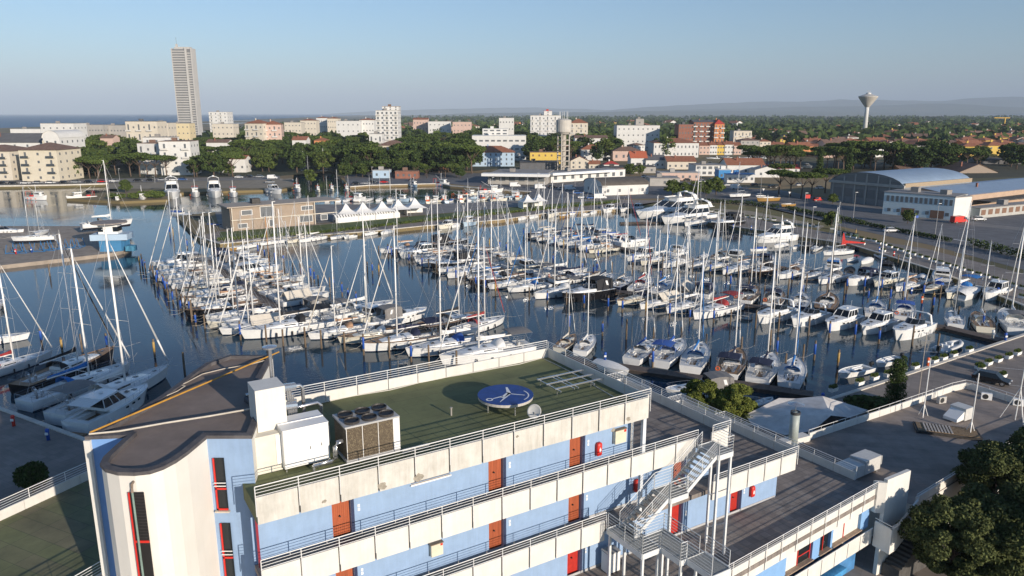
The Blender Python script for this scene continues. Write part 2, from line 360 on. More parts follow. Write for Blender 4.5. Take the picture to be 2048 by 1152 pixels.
# ================================================================== the building in front
AO = (-11.1, 29.3); ARZ = atan2(.5237, .852); AU = (.852, .5237); AW = (-.5237, .852)
def A2(x, y): x -= AO[0]; y -= AO[1]; return (x*AU[0]+y*AU[1], x*AW[0]+y*AW[1])
def FPl(px, py, bb):
    u = (px-1024)/F; v = (py-576)/F; d = (u, CO-v*SI, -(SI+v*CO))
    t = (bb + AO[0]*AW[0] + AO[1]*AW[1]) / (d[0]*AW[0]+d[1]*AW[1])
    a = A2(t*d[0], t*d[1]); return a[0], H + t*d[2]
BLUE = M('pale_blue_render', (.265, .38, .56), .8, .06, 1.5, detail=8, stain=.06)
BLUED = M('blue_render', (.16, .31, .60), .8, .05, 1.2, detail=8)
RENDW = M('white_render', (.70, .68, .63), .85, .06, .8, detail=8, stain=.045)
PANEL = M('precast_panel', (.66, .64, .59), .85, .08, .9, detail=10, streak=.9, stain=.045)
PANELS = mat('stained_precast_panel', (.50, .485, .44), .85, .1, 1.1, detail=10, streak=.8, col2=(.66, .64, .59), stain=.12)
DOORM = M('orange_timber_door', (.36, .085, .03), .6, .18, 6, streak=.1)
DARKR = M('dark_door', (.16, .02, .015), .5, .1)
RAILW = M('white_rail_paint', (.78, .77, .74), .4, .04)
BITUM = M('dark_bitumen', (.055, .05, .055), .85, .35, 1.4, detail=9, col2=(.13, .12, .12), bump=.3)
GREENR = tiles('green_roof_membrane', (.135, .155, .068), (.09, .10, .05), 4.0, 1.05, var=.33, nscale=.3, rot=0, offset=.5, mortar_size=.015, col2=(.150, .165, .075))
BROWNT = tiles('terrace_slabs', (.27, .235, .21), (.17, .15, .14), .62, .62, var=.38, nscale=.4, mortar_size=.03, col2=(.20, .17, .153))
BROWNR = tiles('brown_roof_felt', (.28, .235, .205), (.17, .14, .12), 5.0, 1.0, var=.35, nscale=.3, rot=.12, offset=.5, mortar_size=.012)
FR, F1, F2, F3 = 18.25, 14.7, 11.15, 7.6

def railing(mb, p0, p1, f, bars=4, lo=.62, top=1.07, step=1.83, a0=None, post=None, skipend=False):
    """white guard rail along a line in the local frame"""
    a = Vector((*p0, 0)); c = Vector((*p1, 0)); Ln = (c-a).length; d = (c-a).normalized()
    for i in range(bars):
        z = f + top - (top-lo)*i/max(1, bars-1); mb.tube(a+Vector((0,0,z)), c+Vector((0,0,z)), .026 if i == 0 else .013, 5)
    n = max(1, round(Ln/step))
    for i in range(n+1):
        q = a + d*(Ln*i/n); mb.tube(q+Vector((0,0,f-(.35 if post is None else post))), q+Vector((0,0,f+top)), .022, 4)
def parapet(mb, p0, p1, f, top=.5, bot=-.8, th=.1, step=1.83, gap=.09, inset=.09):
    a = Vector((*p0, 0)); c = Vector((*p1, 0)); Ln = (c-a).length; d = (c-a).normalized(); nn = Vector((-d.y, d.x, 0))
    n = max(1, round(Ln/step))
    for i in range(n):
        s0 = a + d*(Ln*i/n+gap*.5); s1 = a + d*(Ln*(i+1)/n-gap*.5)
        mb.prism([(q.x, q.y) for q in (s0+nn*inset, s1+nn*inset, s1+nn*(inset+th), s0+nn*(inset+th))], f+bot, f+top)

B = thing('office_building', 'blue and white terraced office block stepping down beside the marina', 'office building', (AO[0], AO[1], 0), ARZ)
def part(mb, name, m, parent=B, label=None):
    o = mb.build(name, m, parent)
    if label: o['label'] = label
    return o
# slabs, walls
mb = MB(); mb.box(.02, 22.6, .22, 10.6, 17.45, FR); part(mb, 'roof_terrace', GREENR, label='green felted roof terrace')
mb = MB(); mb.box(0, 29.55, .22, 1.5, F1-.3, F1); mb.box(22.6, 29.55, 1.5, 10.6, F1-.3, F1); part(mb, 'terrace', BROWNT)
mb = MB(); mb.box(0, 36.7, .22, 1.5, F2-.3, F2); mb.box(29.55, 36.7, 1.5, 11.6, F2-.3, F2); part(mb, 'terrace', BROWNT)
mb = MB(); mb.prism([(0, -6), (22, -4.1), (43.3, -2.2), (44.1, -.1), (43.7, 13), (36.7, 13), (36.7, 1.5), (0, 1.5)], F3-.3, F3); part(mb, 'terrace', BROWNT)
def wall_with_holes(a0, a1, z0, z1, bb, holes, th=.25):
    """vertical wall in plane b=bb, holes = (a0,a1,z0,z1)"""
    mb = MB(); As = sorted({a0, a1, *[h[0] for h in holes], *[h[1] for h in holes]}); Zs = sorted({z0, z1, *[h[2] for h in holes], *[h[3] for h in holes]})
    for i in range(len(As)-1):
        for j in range(len(Zs)-1):
            ca, cz = (As[i]+As[i+1])/2, (Zs[j]+Zs[j+1])/2
            if any(h[0] < ca < h[1] and h[2] < cz < h[3] for h in holes): continue
            mb.poly([(As[i], bb, Zs[j]), (As[i+1], bb, Zs[j]), (As[i+1], bb, Zs[j+1]), (As[i], bb, Zs[j+1])])
    for h in holes:
        mb.poly([(h[0], bb, h[2]), (h[0], bb+th, h[2]), (h[0], bb+th, h[3]), (h[0], bb, h[3])])
        mb.poly([(h[1], bb, h[2]), (h[1], bb, h[3]), (h[1], bb+th, h[3]), (h[1], bb+th, h[2])])
        mb.poly([(h[0], bb, h[3]), (h[0], bb+th, h[3]), (h[1], bb+th, h[3]), (h[1], bb, h[3])])
        mb.poly([(h[0], bb, h[2]), (h[1], bb, h[2]), (h[1], bb+th, h[2]), (h[0], bb+th, h[2])])
    return mb
doors = {F1: [3.75, 12.45, 17.87], F2: [3.75, 12.45, 17.87, 26.2], F3: [3.75, 12.45, 17.87, 26.2, 31.85]}
wa = {F1: 22.7, F2: 29.5, F3: 36.65}; tops = {F1: FR-.8, F2: F1-.3, F3: F2-.3}
for f in (F1, F2, F3):
    hs = [(d, d+.95, f+.002, f+2.3) for d in doors[f]]
    if f == F1: hs.append((7.9, 10.1, f+1.9, f+2.72))
    part(wall_with_holes(0, wa[f], f+.001, tops[f]+.002, 1.5, hs), 'wall', BLUE)
    for d in doors[f]:
        mb = MB(); mb.box(d+.02, d+.95-.02, 1.72, 1.78, f+.01, f+2.28)
        for k in range(9): mb.box(d+.04+k*.1, d+.1+k*.1, 1.705, 1.72, f+.03, f+2.26)
        dr = part(mb, 'door', DOORM if f != F3 else M('red_timber_door', (.46, .025, .015), .55, .12, 4))
        mb = MB(); mb.tube((d+.42, 1.60, f+1.15), (d+.42, 1.70, f+1.15), .045, 8); mb.build('knob', RUBBER, dr)
        mb = MB(); mb.box(d+.96, d+1.1, 1.46, 1.5, f+.01, f+2.35); part(mb, 'door_jamb', M('navy_paint', (.02, .03, .08), .6, .1))
        mb = MB(); mb.box(d+1.28, d+1.4, 1.475, 1.5, f+1.45, f+1.6); mb.box(d+1.28, d+1.4, 1.475, 1.5, f+1.25, f+1.4); part(mb, 'door_plate', WHITE)
    mb = MB(); mb.box(.2, wa[f]-.1, 1.46, 1.5, f+.002, f+.16); part(mb, 'skirting', M('grey_skirting', (.42, .42, .42), .8, .1))
mb = MB(); mb.box(7.95, 10.05, 1.7, 1.74, F1+1.95, F1+2.7); part(mb, 'window', M('tan_shutter', (.40, .20, .09), .7, .1))
mb = MB(); mb.box(7.85, 10.15, 1.38, 1.5, F1+1.8, F1+1.88); part(mb, 'window_sill', WHITE)
# end walls, rear walls
mb = MB(); mb.box(22.45, 22.7, 1.5, 10.6, F1, 17.45); mb.box(29.3, 29.5, 1.52, 10.6, F2, F1-.3); mb.box(36.4, 36.65, 1.52, 11.5, F3, F2-.3)
mb.box(.1, 22.45, 10.3, 10.58, 1.0, 17.45); mb.box(22.7, 29.3, 10.3, 10.58, 1, F1-.3); mb.box(29.5, 36.4, 11.3, 11.58, 1, F2-.3); mb.box(36.65, 43.6, 12.7, 12.95, 1, F3-.3)
mb.box(43.2, 43.5, 0, 12.7, 1, F3-.3)
part(mb, 'wall', RENDW, label='white end wall')
mb = MB(); mb.box(22.38, 22.62, .3, .5, F1, 17.45); mb.box(22.38, 22.6, .35, .55, F2, F1-.3); part(mb, 'column', M('pale_column', (.62, .65, .68), .7, .08))
mb = MB(); mb.tube((.18, 1.2, F3), (.18, 1.2, 17.4), .06, 8); part(mb, 'downpipe', M('maroon_pipe', (.30, .03, .05), .5, .1))
# parapets and rails
runs = [((0, 0), (22.6, 0), FR), ((0, 0), (26.7, 0), F1), ((0, 0), (19.55, 0), F2), ((28.4, 0), (36.75, 0), F2)]
for k, (p0, p1, f) in enumerate(runs):
    mb = MB(); parapet(mb, p0, p1, f, step=1.83); part(mb, 'parapet', PANELS if k == 0 else PANEL)
    mb = MB(); railing(mb, p0, p1, f); part(mb, 'railing', RAILW)
    mb = MB(); mb.box(p0[0]+.02, p1[0]-.02, .2, .23, f-.79, f+.3); part(mb, 'edge_beam', M('dark_joint', (.10, .095, .09), .9, .2))
for k, (px, py, r_) in enumerate([(765, 972, .26), (838, 955, .28), (1226, 860, .16), (1257, 838, .18), (1035, 873, .10), (648, 1003, .12)]):
    a_, z_ = FPl(px, py, .086); mb = MB(); n_ = 11; c_ = [(a_+r_*(.6+.5*abs(sin(q*2.7+k)))*cos(2*pi*q/n_), .085, z_+r_*.8*(.6+.5*abs(sin(q*1.9+2*k)))*sin(2*pi*q/n_)) for q in range(n_)]
    mb.poly(c_); part(mb, 'spalled_patch', M('bare_mortar', (.30, .27, .22), .95, .25, 9))
def inner(p0, p1, f, top=.66, rt=1.3, bars=4, step=2.0, nb=True):
    mb = MB(); parapet(mb, p0, p1, f, top=top, bot=-.6, gap=.05, inset=.02, step=step); part(mb, 'parapet', PANEL)
    mb = MB(); railing(mb, p0, p1, f, bars, lo=top+.1, top=rt, step=step, post=-.05); part(mb, 'railing', RAILW)
inner((22.5, 10.7), (.5, 10.7), FR, rt=1.2); inner((22.6, 0.1), (22.6, 10.7), FR, rt=1.1)
inner((29.6, .1), (29.6, 10.7), F1, rt=1.15); inner((29.6, 10.7), (22.7, 10.7), F1, rt=1.15)
inner((36.75, .1), (36.75, 11.6), F2, rt=1.1); inner((36.75, 11.6), (29.7, 11.6), F2, rt=1.1)
inner((44.0, 0), (43.7, 13), F3, rt=1.1, bars=3, step=1.75); inner((43.7, 13), (36.8, 13), F3, rt=1.1, bars=3)
mb = MB(); parapet(mb, (27.98, 0), (29.6, 0), F1, step=1.7); part(mb, 'parapet', PANEL)
mb = MB(); railing(mb, (27.98, 0), (29.6, 0), F1, step=1.7); part(mb, 'railing', RAILW)
# front of the low wing (skewed): rail, band, windows, lower band, shops
S0, S1 = Vector((18.0, -4.5, 0)), Vector((43.25, -2.25, 0)); sdv = (S1-S0).normalized(); sang = atan2(sdv.y, sdv.x); SL = (S1-S0).length
T = Matrix.Translation(S0) @ Matrix.Rotation(sang, 4, 'Z')
mb = MB(); mb.T = T; parapet(mb, (0, 0), (SL, 0), F3, top=.5, bot=-.9, step=1.7); part(mb, 'parapet', PANEL)
mb = MB(); mb.T = T; railing(mb, (0, 0), (SL, 0), F3, step=1.7); part(mb, 'railing', RAILW)
mb = MB(); mb.T = T; parapet(mb, (0, -.05), (SL, -.05), F3, top=-2.75, bot=-3.95, step=1.7, gap=.07, inset=.05); part(mb, 'parapet', PANEL, label='lower band of white panels')
mb = MB(); mb.T = T; mb.tube((0, -.02, F3-2.68), (SL, -.02, F3-2.68), .03, 6); part(mb, 'railing', RAILW, label='handrail over the lower band')
holes = []
def sa(px, py):                      # distance along the skewed front
    u = (px-1024)/F; v = (py-576)/F; d = Vector((u, CO-v*SI, -(SI+v*CO)))
    o2 = Vector((AO[0], AO[1])) + S0.x*Vector(AU) + S0.y*Vector(AW); dd = Vector(AU)*sdv.x + Vector(AW)*sdv.y; nn = Vector((-dd.y, dd.x))
    o3 = o2 + nn*.35
    t = o3.dot(nn) / (d.x*nn.x+d.y*nn.y); return (Vector((t*d.x, t*d.y))-o3).dot(dd), H + t*d.z
for (x0, y0, x1, y1) in [(1572, 1130, 1626, 1090), (1640, 1085, 1663, 1065), (1669, 1045, 1722, 1040)]:
    a0, _ = sa(x0, y0); a1, _ = sa(x1, y1); holes.append((a0, a1, F3-2.55, F3-1.15))
wb = wall_with_holes(0, SL-.1, F3-2.74, F3-.9, .35, holes); wb.T = None; wb.v = [T @ q for q in wb.v]; part(wb, 'wall', M('sky_blue_render', (.20, .37, .62), .8, .05))
for k, h in enumerate(holes):
    wd = MB(); wd.T = T; wd.box(h[0]+.02, h[1]-.02, .55, .59, h[2]+.02, h[3]-.02)
    if k == 2: wd.mi = 0
    wo = part(wd, 'window', M('white_shutter', (.70, .68, .62), .6, .05, 9, streak=.2) if k != 1 else TINT)
    fr = MB(); fr.T = T
    for xx in ((h[0]+(h[1]-h[0])*.45,) if k else (h[0]+(h[1]-h[0])*.5, h[1]-.1)): fr.box(xx, xx+.07, .50, .545, h[2]+.02, h[3]-.02)
    if k == 0: fr.box(h[0]+(h[1]-h[0])*.5, h[1]-.1, .50, .545, h[2]+.6, h[2]+.66)
    fr.build('frame', RED, wo)
    if k == 0:
        q = MB(); q.T = T; q.box(h[0]+(h[1]-h[0])*.5+.08, h[1]-.11, .535, .548, h[2]+.04, h[3]-.04); q.build('pane', TINT, wo)
    sl_ = MB(); sl_.T = T; sl_.box(h[0]-.05, h[1]+.05, .2, .56, h[2]-.06, h[2]+.015); sl_.build('sill', M('brown_stone_sill', (.30, .22, .16), .8, .2, 3), wo)
mb = MB(); mb.T = T; mb.box(0, SL-.1, 1.0, 1.2, 1.0, F3-3.9); part(mb, 'wall', M('shop_front_blue', (.06, .20, .42), .6, .3, .8), label='shop front under the low wing')
mb = MB(); mb.T = T; mb.box(14, 21.5, -.3, 1.0, F3-4.5, F3-4.35); mb.box(14, 21.5, -.32, -.3, F3-4.75, F3-4.36); part(mb, 'awning', M('blue_awning', (.05, .25, .50), .7, .3, 1.5))
# box on the low terrace
def boxthing(name, label, cat, c, size, f, m, rz=ARZ, parts=None, group=None):
    x, y = AO[0]+AU[0]*c[0]+AW[0]*c[1], AO[1]+AU[1]*c[0]+AW[1]*c[1]
    t = thing(name, label, cat, (x, y, f), rz, group); return t
t = boxthing('storage_cabinet', 'white metal cabinet standing against the blue wall of the lower walkway', 'cabinet', (20.6, .75), None, F3, None)
mb = MB(); mb.box(-.45, .45, -.35, .35, .06, 1.35); mb.build('body', WHITE, t); mb = MB(); mb.box(-.48, .48, -.38, .38, 1.35, 1.42); mb.build('lid', M('grey_lid', (.42, .43, .44), .5, .1), t)
mb = MB(); [mb.box(x, x+.06, y, y+.06, 0, .06) for x in (-.4, .34) for y in (-.3, .24)]; mb.build('foot', RUBBER, t)
# fire cabinets etc on the walls
for (px, py, f, lab) in [(1195, 895, F1, 'red fire extinguisher cabinet on the blue wall below the roof railing'), (1271, 968, F2, 'red fire extinguisher cabinet on the blue wall behind the steel stair'), (1502, 980, F3, 'bright red fire extinguisher cabinet right of the red door on the lowest wall')]:
    a_, z_ = FPl(px, py, 1.5); x, y = AO[0]+AU[0]*a_+AW[0]*1.5, AO[1]+AU[1]*a_+AW[1]*1.5
    t = thing('extinguisher_cabinet', lab, 'fire cabinet', (x, y, z_-.4), ARZ, 'red fire cabinets on the walls')
    mb = MB(); mb.smooth = True
    pr = [(-.19, 0), (-.19, .66), (-.13, .76), (.13, .76), (.19, .66), (.19, 0), (.13, -.06), (-.13, -.06)]
    mb.loft([[(x_, -.01, z2) for x_, z2 in pr], [(x_, -.2, z2) for x_, z2 in pr], [(x_*.75, -.26, .35+(z2-.35)*.85) for x_, z2 in pr]]); mb.build('case', RED, t)
    mb = MB(); mb.box(-.05, .07, -.275, -.262, .2, .42); mb.box(-.02, .02, -.275, -.262, .42, .5); mb.build('pictogram', WHITE, t)
for (px, py, s_, lab) in [(1236, 870, .42, 'cream electric meter box with red sticker right of the topmost fire cabinet'), (870, 1095, .34, 'cream hose box with small red sign below the second railing')]:
    a_, z_ = FPl(px, py, 1.5); x, y = AO[0]+AU[0]*a_+AW[0]*1.5, AO[1]+AU[1]*a_+AW[1]*1.5
    t = thing('meter_box', lab, 'utility box', (x, y, z_-s_), ARZ)
    mb = MB(); mb.box(-s_, s_, -.28, -.01, 0, 2*s_); mb.build('case', M('cream_metal', (.66, .60, .46), .5, .08), t)
    mb = MB(); mb.box(s_*.55, s_*.95, -.29, -.281, s_*1.6, s_*1.95); mb.build('sticker', RED, t)
    mb = MB(); mb.box(-s_-.04, s_+.04, -.3, -.01, 2*s_, 2*s_+.05); mb.build('hood', M('brown_metal', (.2, .15, .1), .6, .2), t)

# ---------------------------------------------------------------- steel staircase
t = thing('steel_staircase', 'white galvanised outdoor staircase with landings in front of the terraces', 'staircase', (AO[0], AO[1], 0), ARZ)
GAL = M('white_steel', (.66, .67, .66), .45, .08, 2); GRATE = M('steel_grating', (.16, .17, .165), .6, .35, 14, col2=(.34, .35, .34))
def deckplate(poly, z, nm='landing'):
    mb = MB(); mb.prism(poly, z-.06, z); mb.build(nm, GRATE, t)
    mb = MB(); n = len(poly)
    for i in range(n):
        a, c = Vector((*poly[i], 0)), Vector((*poly[(i+1)%n], 0)); d = (c-a).normalized(); nn = Vector((d.y, -d.x, 0))*.05
        mb.prism([(q.x, q.y) for q in (a, c, c+nn, a+nn)], z-.30, z+.04)
    mb.build('frame', GAL, t)
deckplate([(26.75, -1.75), (27.95, -1.75), (27.95, -.05), (26.75, -.05)], F1)
deckplate([(22.9, -1.75), (24.3, -1.75), (24.3, -.35), (22.9, -.35)], F1-1.78)
deckplate([(19.6, -3.15), (20.95, -3.15), (20.95, -1.76), (20.95, -.05), (19.6, -.05)], F2)
deckplate([(20.96, -4.7), (22.4, -4.7), (22.4, -1.8), (20.96, -1.8)], F2)
deckplate([(21.4, -6.6), (22.75, -6.6), (22.75, -4.76), (21.4, -4.76)], F2)
def flight(a0, z0, a1, z1, b0, b1, n):
    for i in range(n):
        f_ = (i+.5)/n; a = a0+(a1-a0)*f_; z = z0+(z1-z0)*(i+1)/n
        mb = MB(); mb.box(a-.13, a+.13, b0+.05, b1-.05, z-.03, z); mb.build('tread', GRATE, t)
    for bb in (b0, b1):
        mb = MB(); mb.T = None
        mb.loft([[(a0, bb-.03, z0-.22), (a0, bb+.03, z0-.22), (a0, bb+.03, z0+.08), (a0, bb-.03, z0+.08)], [(a1, bb-.03, z1-.22), (a1, bb+.03, z1-.22), (a1, bb+.03, z1+.08), (a1, bb-.03, z1+.08)]])
        mb.build('stringer', GAL, t)
        mb = MB()
        for k in range(5): mb.tube((a0, bb, z0+.25+k*.2), (a1, bb, z1+.25+k*.2), .022 if k == 4 else .013, 5)
        for k in range(3): mb.tube((a0+(a1-a0)*k/2, bb, z0+(z1-z0)*k/2), (a0+(a1-a0)*k/2, bb, z0+(z1-z0)*k/2+1.05), .02, 5)
        mb.build('railing', GAL, t)
flight(24.3, F1-1.78, 26.75, F1, -1.6, -.3, 8)
flight(20.3, F2, 22.9, F1-1.78, -1.6, -.3, 8)
mb = MB()
for q0, q1, z in [((26.75, -1.75), (27.95, -1.75), F1), ((27.95, -1.75), (27.95, -.1), F1), ((22.9, -1.72), (24.3, -1.72), F1-1.78), ((22.9, -.33), (24.3, -.33), F1-1.78), ((19.6, -.1), (19.6, -3.12), F2), ((19.6, -3.12), (20.95, -3.12), F2), ((20.95, -3.12), (20.98, -4.68), F2), ((20.98, -4.68), (21.4, -4.7), F2), ((21.42, -4.7), (21.42, -6.55), F2), ((22.73, -6.55), (22.73, -4.8), F2), ((22.38, -4.7), (22.38, -1.85), F2), ((20.3, -1.78), (22.38, -1.82), F2)]:
    m2 = MB(); railing(m2, q0, q1, z, 6, lo=.12, top=1.08, step=1.4, post=0); m2.build('railing', GAL, t)
for (a, bb, z) in [(27.88, -1.65, F1), (27.88, -.12, F1), (26.85, -1.65, F1), (23.0, -1.65, F1-1.78), (24.2, -.4, F1-1.78), (19.7, -3.05, F2), (19.7, -.2, F2), (20.85, -3.05, F2), (20.85, -.2, F2), (22.3, -4.6, F2), (21.1, -4.6, F2), (22.3, -1.9, F2), (22.65, -6.5, F2)]:
    mb = MB(); mb.box(a-.07, a+.07, bb-.07, bb+.07, F3, z-.3); mb.build('post', GAL, t)
mb = MB(); mb.tube((27.88, -1.65, 12.2), (27.88, -.12, 11.0), .03, 5); mb.tube((27.88, -1.65, 9.8), (27.88, -.12, 8.7), .03, 5); mb.tube((27.88, -.12, 11.0), (27.88, -.12, 8.7), .02, 4); mb.build('brace', GAL, t)

# ---------------------------------------------------------------- stair tower on the left
TW = [(-19.45, 31.55), (-17.62, 31.75), (-17.55, 30.4), (-17.5, 29.5), (-17.3, 28.85), (-16.85, 28.4), (-16.2, 28.12), (-15.5, 28.08), (-14.95, 28.22), (-14.6, 28.6), (-14.35, 29.2), (-14.18, 30.0), (-14.08, 30.9), (-13.99, 31.66), (-11.93, 31.66), (-12.55, 35.1), (-13.6, 36.3), (-14.6, 43.3), (-17.2, 43.3), *[tuple(P(x, y, 20.6))[:2] for x, y in ((415, 727), (385, 747), (355, 771), (315, 799), (255, 833))]]
TW[1] = (-17.6, 31.75)
t = thing('stair_tower', 'white stair tower with curved front, blue faces and brown flat roof', 'stair tower', (-15.5, 33, 1.0))
ZT = 20.6
def wallseg(idx, m, name='wall'):
    mb = MB()
    if len(idx) > 3: mb.smooth = True
    for i in idx:
        a, c = TW[i], TW[(i+1) % len(TW)]
        o = mb._a([(a[0], a[1], 1.0), (c[0], c[1], 1.0), (c[0], c[1], ZT), (a[0], a[1], ZT)]); mb.face((o, o+1, o+2, o+3))
    return mb.build(name, m, t, world=True)
wallseg([0], BLUED); wallseg(list(range(1, 13)), M('cream_render', (.72, .69, .63), .85, .04, .6, detail=6, stain=.025)); wallseg([13], BLUE); wallseg([14, 15], RENDW); wallseg(list(range(16, len(TW))), RENDW)
mb = MB(); n = len(TW)
tess = tessellate_polygon([[Vector((x, y, 0)) for x, y in TW]]); o = mb._a([(x, y, ZT-.12) for x, y in TW])
for q in tess: mb.face(q if ((mb.v[q[1]]-mb.v[q[0]]).cross(mb.v[q[2]]-mb.v[q[0]])).z > 0 else (q[0], q[2], q[1]))
TR = M('tower_roof_felt', (.175, .135, .112), .9, .2, .5, detail=9, col2=(.26, .205, .17)); mb.build('roof', TR, t, world=True)
mb = MB(); cx, cy = -15.8, 33.5
inn = []
for i in range(n):
    p, q, r = Vector(TW[i-1]), Vector(TW[i]), Vector(TW[(i+1) % n]); d1 = (q-p).normalized(); d2 = (r-q).normalized()
    nn = (Vector((-d1.y, d1.x)) + Vector((-d2.y, d2.x))); nn.normalize(); k = 1/max(.5, nn.dot(Vector((-d1.y, d1.x)))); inn.append(tuple(q + nn*.26*k))
out = []
for i in range(n):
    p, q, r = Vector(TW[i-1]), Vector(TW[i]), Vector(TW[(i+1) % n]); d1 = (q-p).normalized(); d2 = (r-q).normalized()
    nn = (Vector((-d1.y, d1.x)) + Vector((-d2.y, d2.x))); nn.normalize(); out.append(tuple(q - nn*.05))
mb.loft([[(x, y, ZT-.1) for x, y in out], [(x, y, ZT+.06) for x, y in out], [(x, y, ZT+.08) for x, y in inn], [(x, y, ZT-.13) for x, y in inn]], True, False)
mb.build('coping', BITUM, t, world=True)
mb = MB(); mb.box(-19.5, -19.22, 31.4, 31.56, 1, ZT-.1); mb.build('corner_pilaster', RENDW, t, world=True)
# windows of the tower (flat blue face, y = 31.66)
for (x0, y0, x1, y1) in [(426, 915, 458, 1018), (441, 1045, 472, 1160)]:
    A, C = PY(x0, y0, 31.66), PY(x1, y1, 31.66)
    wn = MB(); wn.box(A.x, C.x, 31.60, 31.64, C.z, A.z); wo = wn.build('window', TINT, t, world=True)
    fr = MB()
    zs = (C.z, C.z+(A.z-C.z)*.40, A.z-.08)
    for z in zs[:2]: fr.box(A.x, C.x, 31.55, 31.602, z, z+.08)
    fr.box(A.x, A.x+.07, 31.55, 31.602, C.z, A.z)
    fr.build('frame', RED, wo, world=True)
    gr = MB(); [gr.box(A.x-.02, C.x+.02, 31.5, 31.54, C.z+(A.z-C.z)*q, C.z+(A.z-C.z)*q+.035) for q in (.47, .53)]; gr.build('guard_bar', RAILW, wo, world=True)
    s2 = MB(); s2.box(A.x-.08, C.x+.08, 31.46, 31.6, C.z-.1, C.z-.02); s2.build('sill', M('stone_sill', (.5, .45, .38), .8, .1), wo, world=True)
# slit in the curved front
A, C = PY(259, 985, 28.0), PY(300, 1175, 28.0)
wn = MB(); wn.box(A.x+.0, A.x+.58, 27.99, 28.03, C.z, A.z); wo = wn.build('window', M('dark_louvre', (.02, .018, .018), .5, .3, 9, streak=12), t, world=True)
fr = MB(); fr.box(A.x-.06, A.x, 27.96, 28.04, C.z, A.z); fr.box(A.x, A.x+.58, 27.96, 27.99, A.z-2.3, A.z-2.2); fr.build('frame', RED, wo, world=True)
fr = MB(); [fr.box(A.x+.14, A.x+.58, 27.965, 27.989, A.z-.1-.14*k, A.z-.06-.14*k) for k in range(15)]; fr.build('louvre', M('black_slat', (.035, .03, .03), .5, .1), wo, world=True)
pp = MB(); pp.tube((A.x+.17, 27.9, A.z+.05), (A.x+.22, 27.9, 1), .045, 8); pp.build('downpipe', M('green_pipe', (.20, .28, .24), .5, .2, 2), t, world=True)
pp = MB(); pp.path([(A.x+.17, 28.12, A.z+.45), (A.x+.17, 27.95, A.z+.4), (A.x+.17, 27.9, A.z+.05)], .06, 8); pp.build('spout', M('rusty_spout', (.22, .17, .13), .8, .3, 6), t, world=True)
# yellow gas pipe and grey pipe on the tower roof
mb = MB(); mb.tube((-19.35, 31.75, ZT+.16), (-14.3, 43.6, ZT+.16), .045, 8)
o = mb.build('gas_pipe', M('yellow_pipe_paint', (.50, .26, .04), .5, .15, 2)); tag(o, 'long yellow pipe running along the edge of the brown tower roof', 'pipe')
mb = MB(); mb.path([tuple(P(x, y, ZT+.12)) for x, y in [(178, 868), (240, 862), (330, 846), (420, 832), (500, 818), (512, 812)]], .045, 6)
o = mb.build('water_pipe', M('dirty_white_pipe', (.55, .50, .42), .7, .15, 2)); tag(o, 'off-white pipe crossing the brown tower roof to the white shaft', 'pipe')
mb = MB(); mb.path([tuple(P(x, y, ZT+.03)) for x, y in [(330, 793), (355, 782), (370, 772), (362, 770), (375, 764), (405, 748), (450, 737), (500, 729), (540, 718)]], .03, 5)
o = mb.build('hose', M('pale_hose', (.5, .44, .36), .8, .1)); tag(o, 'pale hose lying loosely over the far tip of the tower roof', 'hose')

# ---------------------------------------------------------------- things on the green roof
def loc(a, bb, z): return (AO[0]+AU[0]*a+AW[0]*bb, AO[1]+AU[1]*a+AW[1]*bb, z)
t = thing('roof_shaft', 'tall white rendered shaft beside the tower roof, steel flues on its side', 'roof shaft', loc(1.95, 4.5, FR-1), ARZ)
mb = MB(); mb.box(-.85, .55, -.75, .75, 0, 5.0); mb.build('shaft', RENDW, t)
mb = MB(); mb.box(-1.7, .62, -1.3, .9, 0, 2.9); mb.build('base', M('cream_render2', (.66, .62, .53), .85, .08, 1.5, detail=9), t)
for k, z in enumerate((4.6, 3.6)):
    mb = MB(); mb.tube((.56, .1+.1*k, z), (1.3, .35, z-.12), .2, 10); mb.build('hood', STEEL, t)
for k in range(4):
    mb = MB(); mb.tube((1.0+.12*k, .6, 1.5), (1.0+.12*k, .6, 4.6-.3*k), .07, 8); mb.build('flue', STEEL, t)
mb = MB(); mb.tube((.45, 1.3, 1), (.45, 1.3, 6.3), .09, 8); mb.lathe([(.1, 6.3), (.36, 6.36), (.36, 6.44), (.1, 6.5)], 16, (.45, 1.3, 0)); mb.build('vent_pipe', STEEL, t)
mb = MB(); mb.box(1.1, 3.0, 0.6, 3.0, 0, 1.9); mb.build('low_shaft', M('brown_felt_cap', (.34, .26, .20), .9, .2, 2), t)
mb = MB(); mb.box(1.08, 3.02, .58, .6, 0, 1.88); mb.build('side_panel', WHITE, t)
t = thing('pipework', 'pair of silver insulated pipes bending over the edge of the green roof', 'pipes', loc(2.6, 6.5, FR), ARZ)
mb = MB(); mb.smooth = True; mb.path([(-1.2, 1, 2.5), (1.6, 1, 2.5), (1.75, 1, 2.35), (1.75, 1, 0)], .1, 8); mb.build('pipe', STEEL, t)
mb = MB(); mb.smooth = True; mb.path([(-1.2, 0, 1.6), (2.3, .3, 1.6), (2.5, .3, 1.4), (2.5, .3, 0)], .09, 8); mb.build('pipe', STEEL, t)
t = thing('plant_cabinet', 'big white metal plant cabinet with two doors on the green roof', 'plant cabinet', loc(3.1, 3.7, FR), ARZ)
mb = MB(); mb.box(-1.1, 1.1, -.95, .75, .18, 2.15); mb.build('body', WHITE, t)
mb = MB(); mb.box(-1.35, -1.1, -.55, .7, .35, 1.85); mb.build('side_box', WHITE, t)
mb = MB(); mb.box(-1.12, 1.12, -.14, -.09, 2.15, 2.19); mb.box(-1.12, 1.12, -.98, .78, 2.13, 2.152); mb.build('lid', WHITE, t)
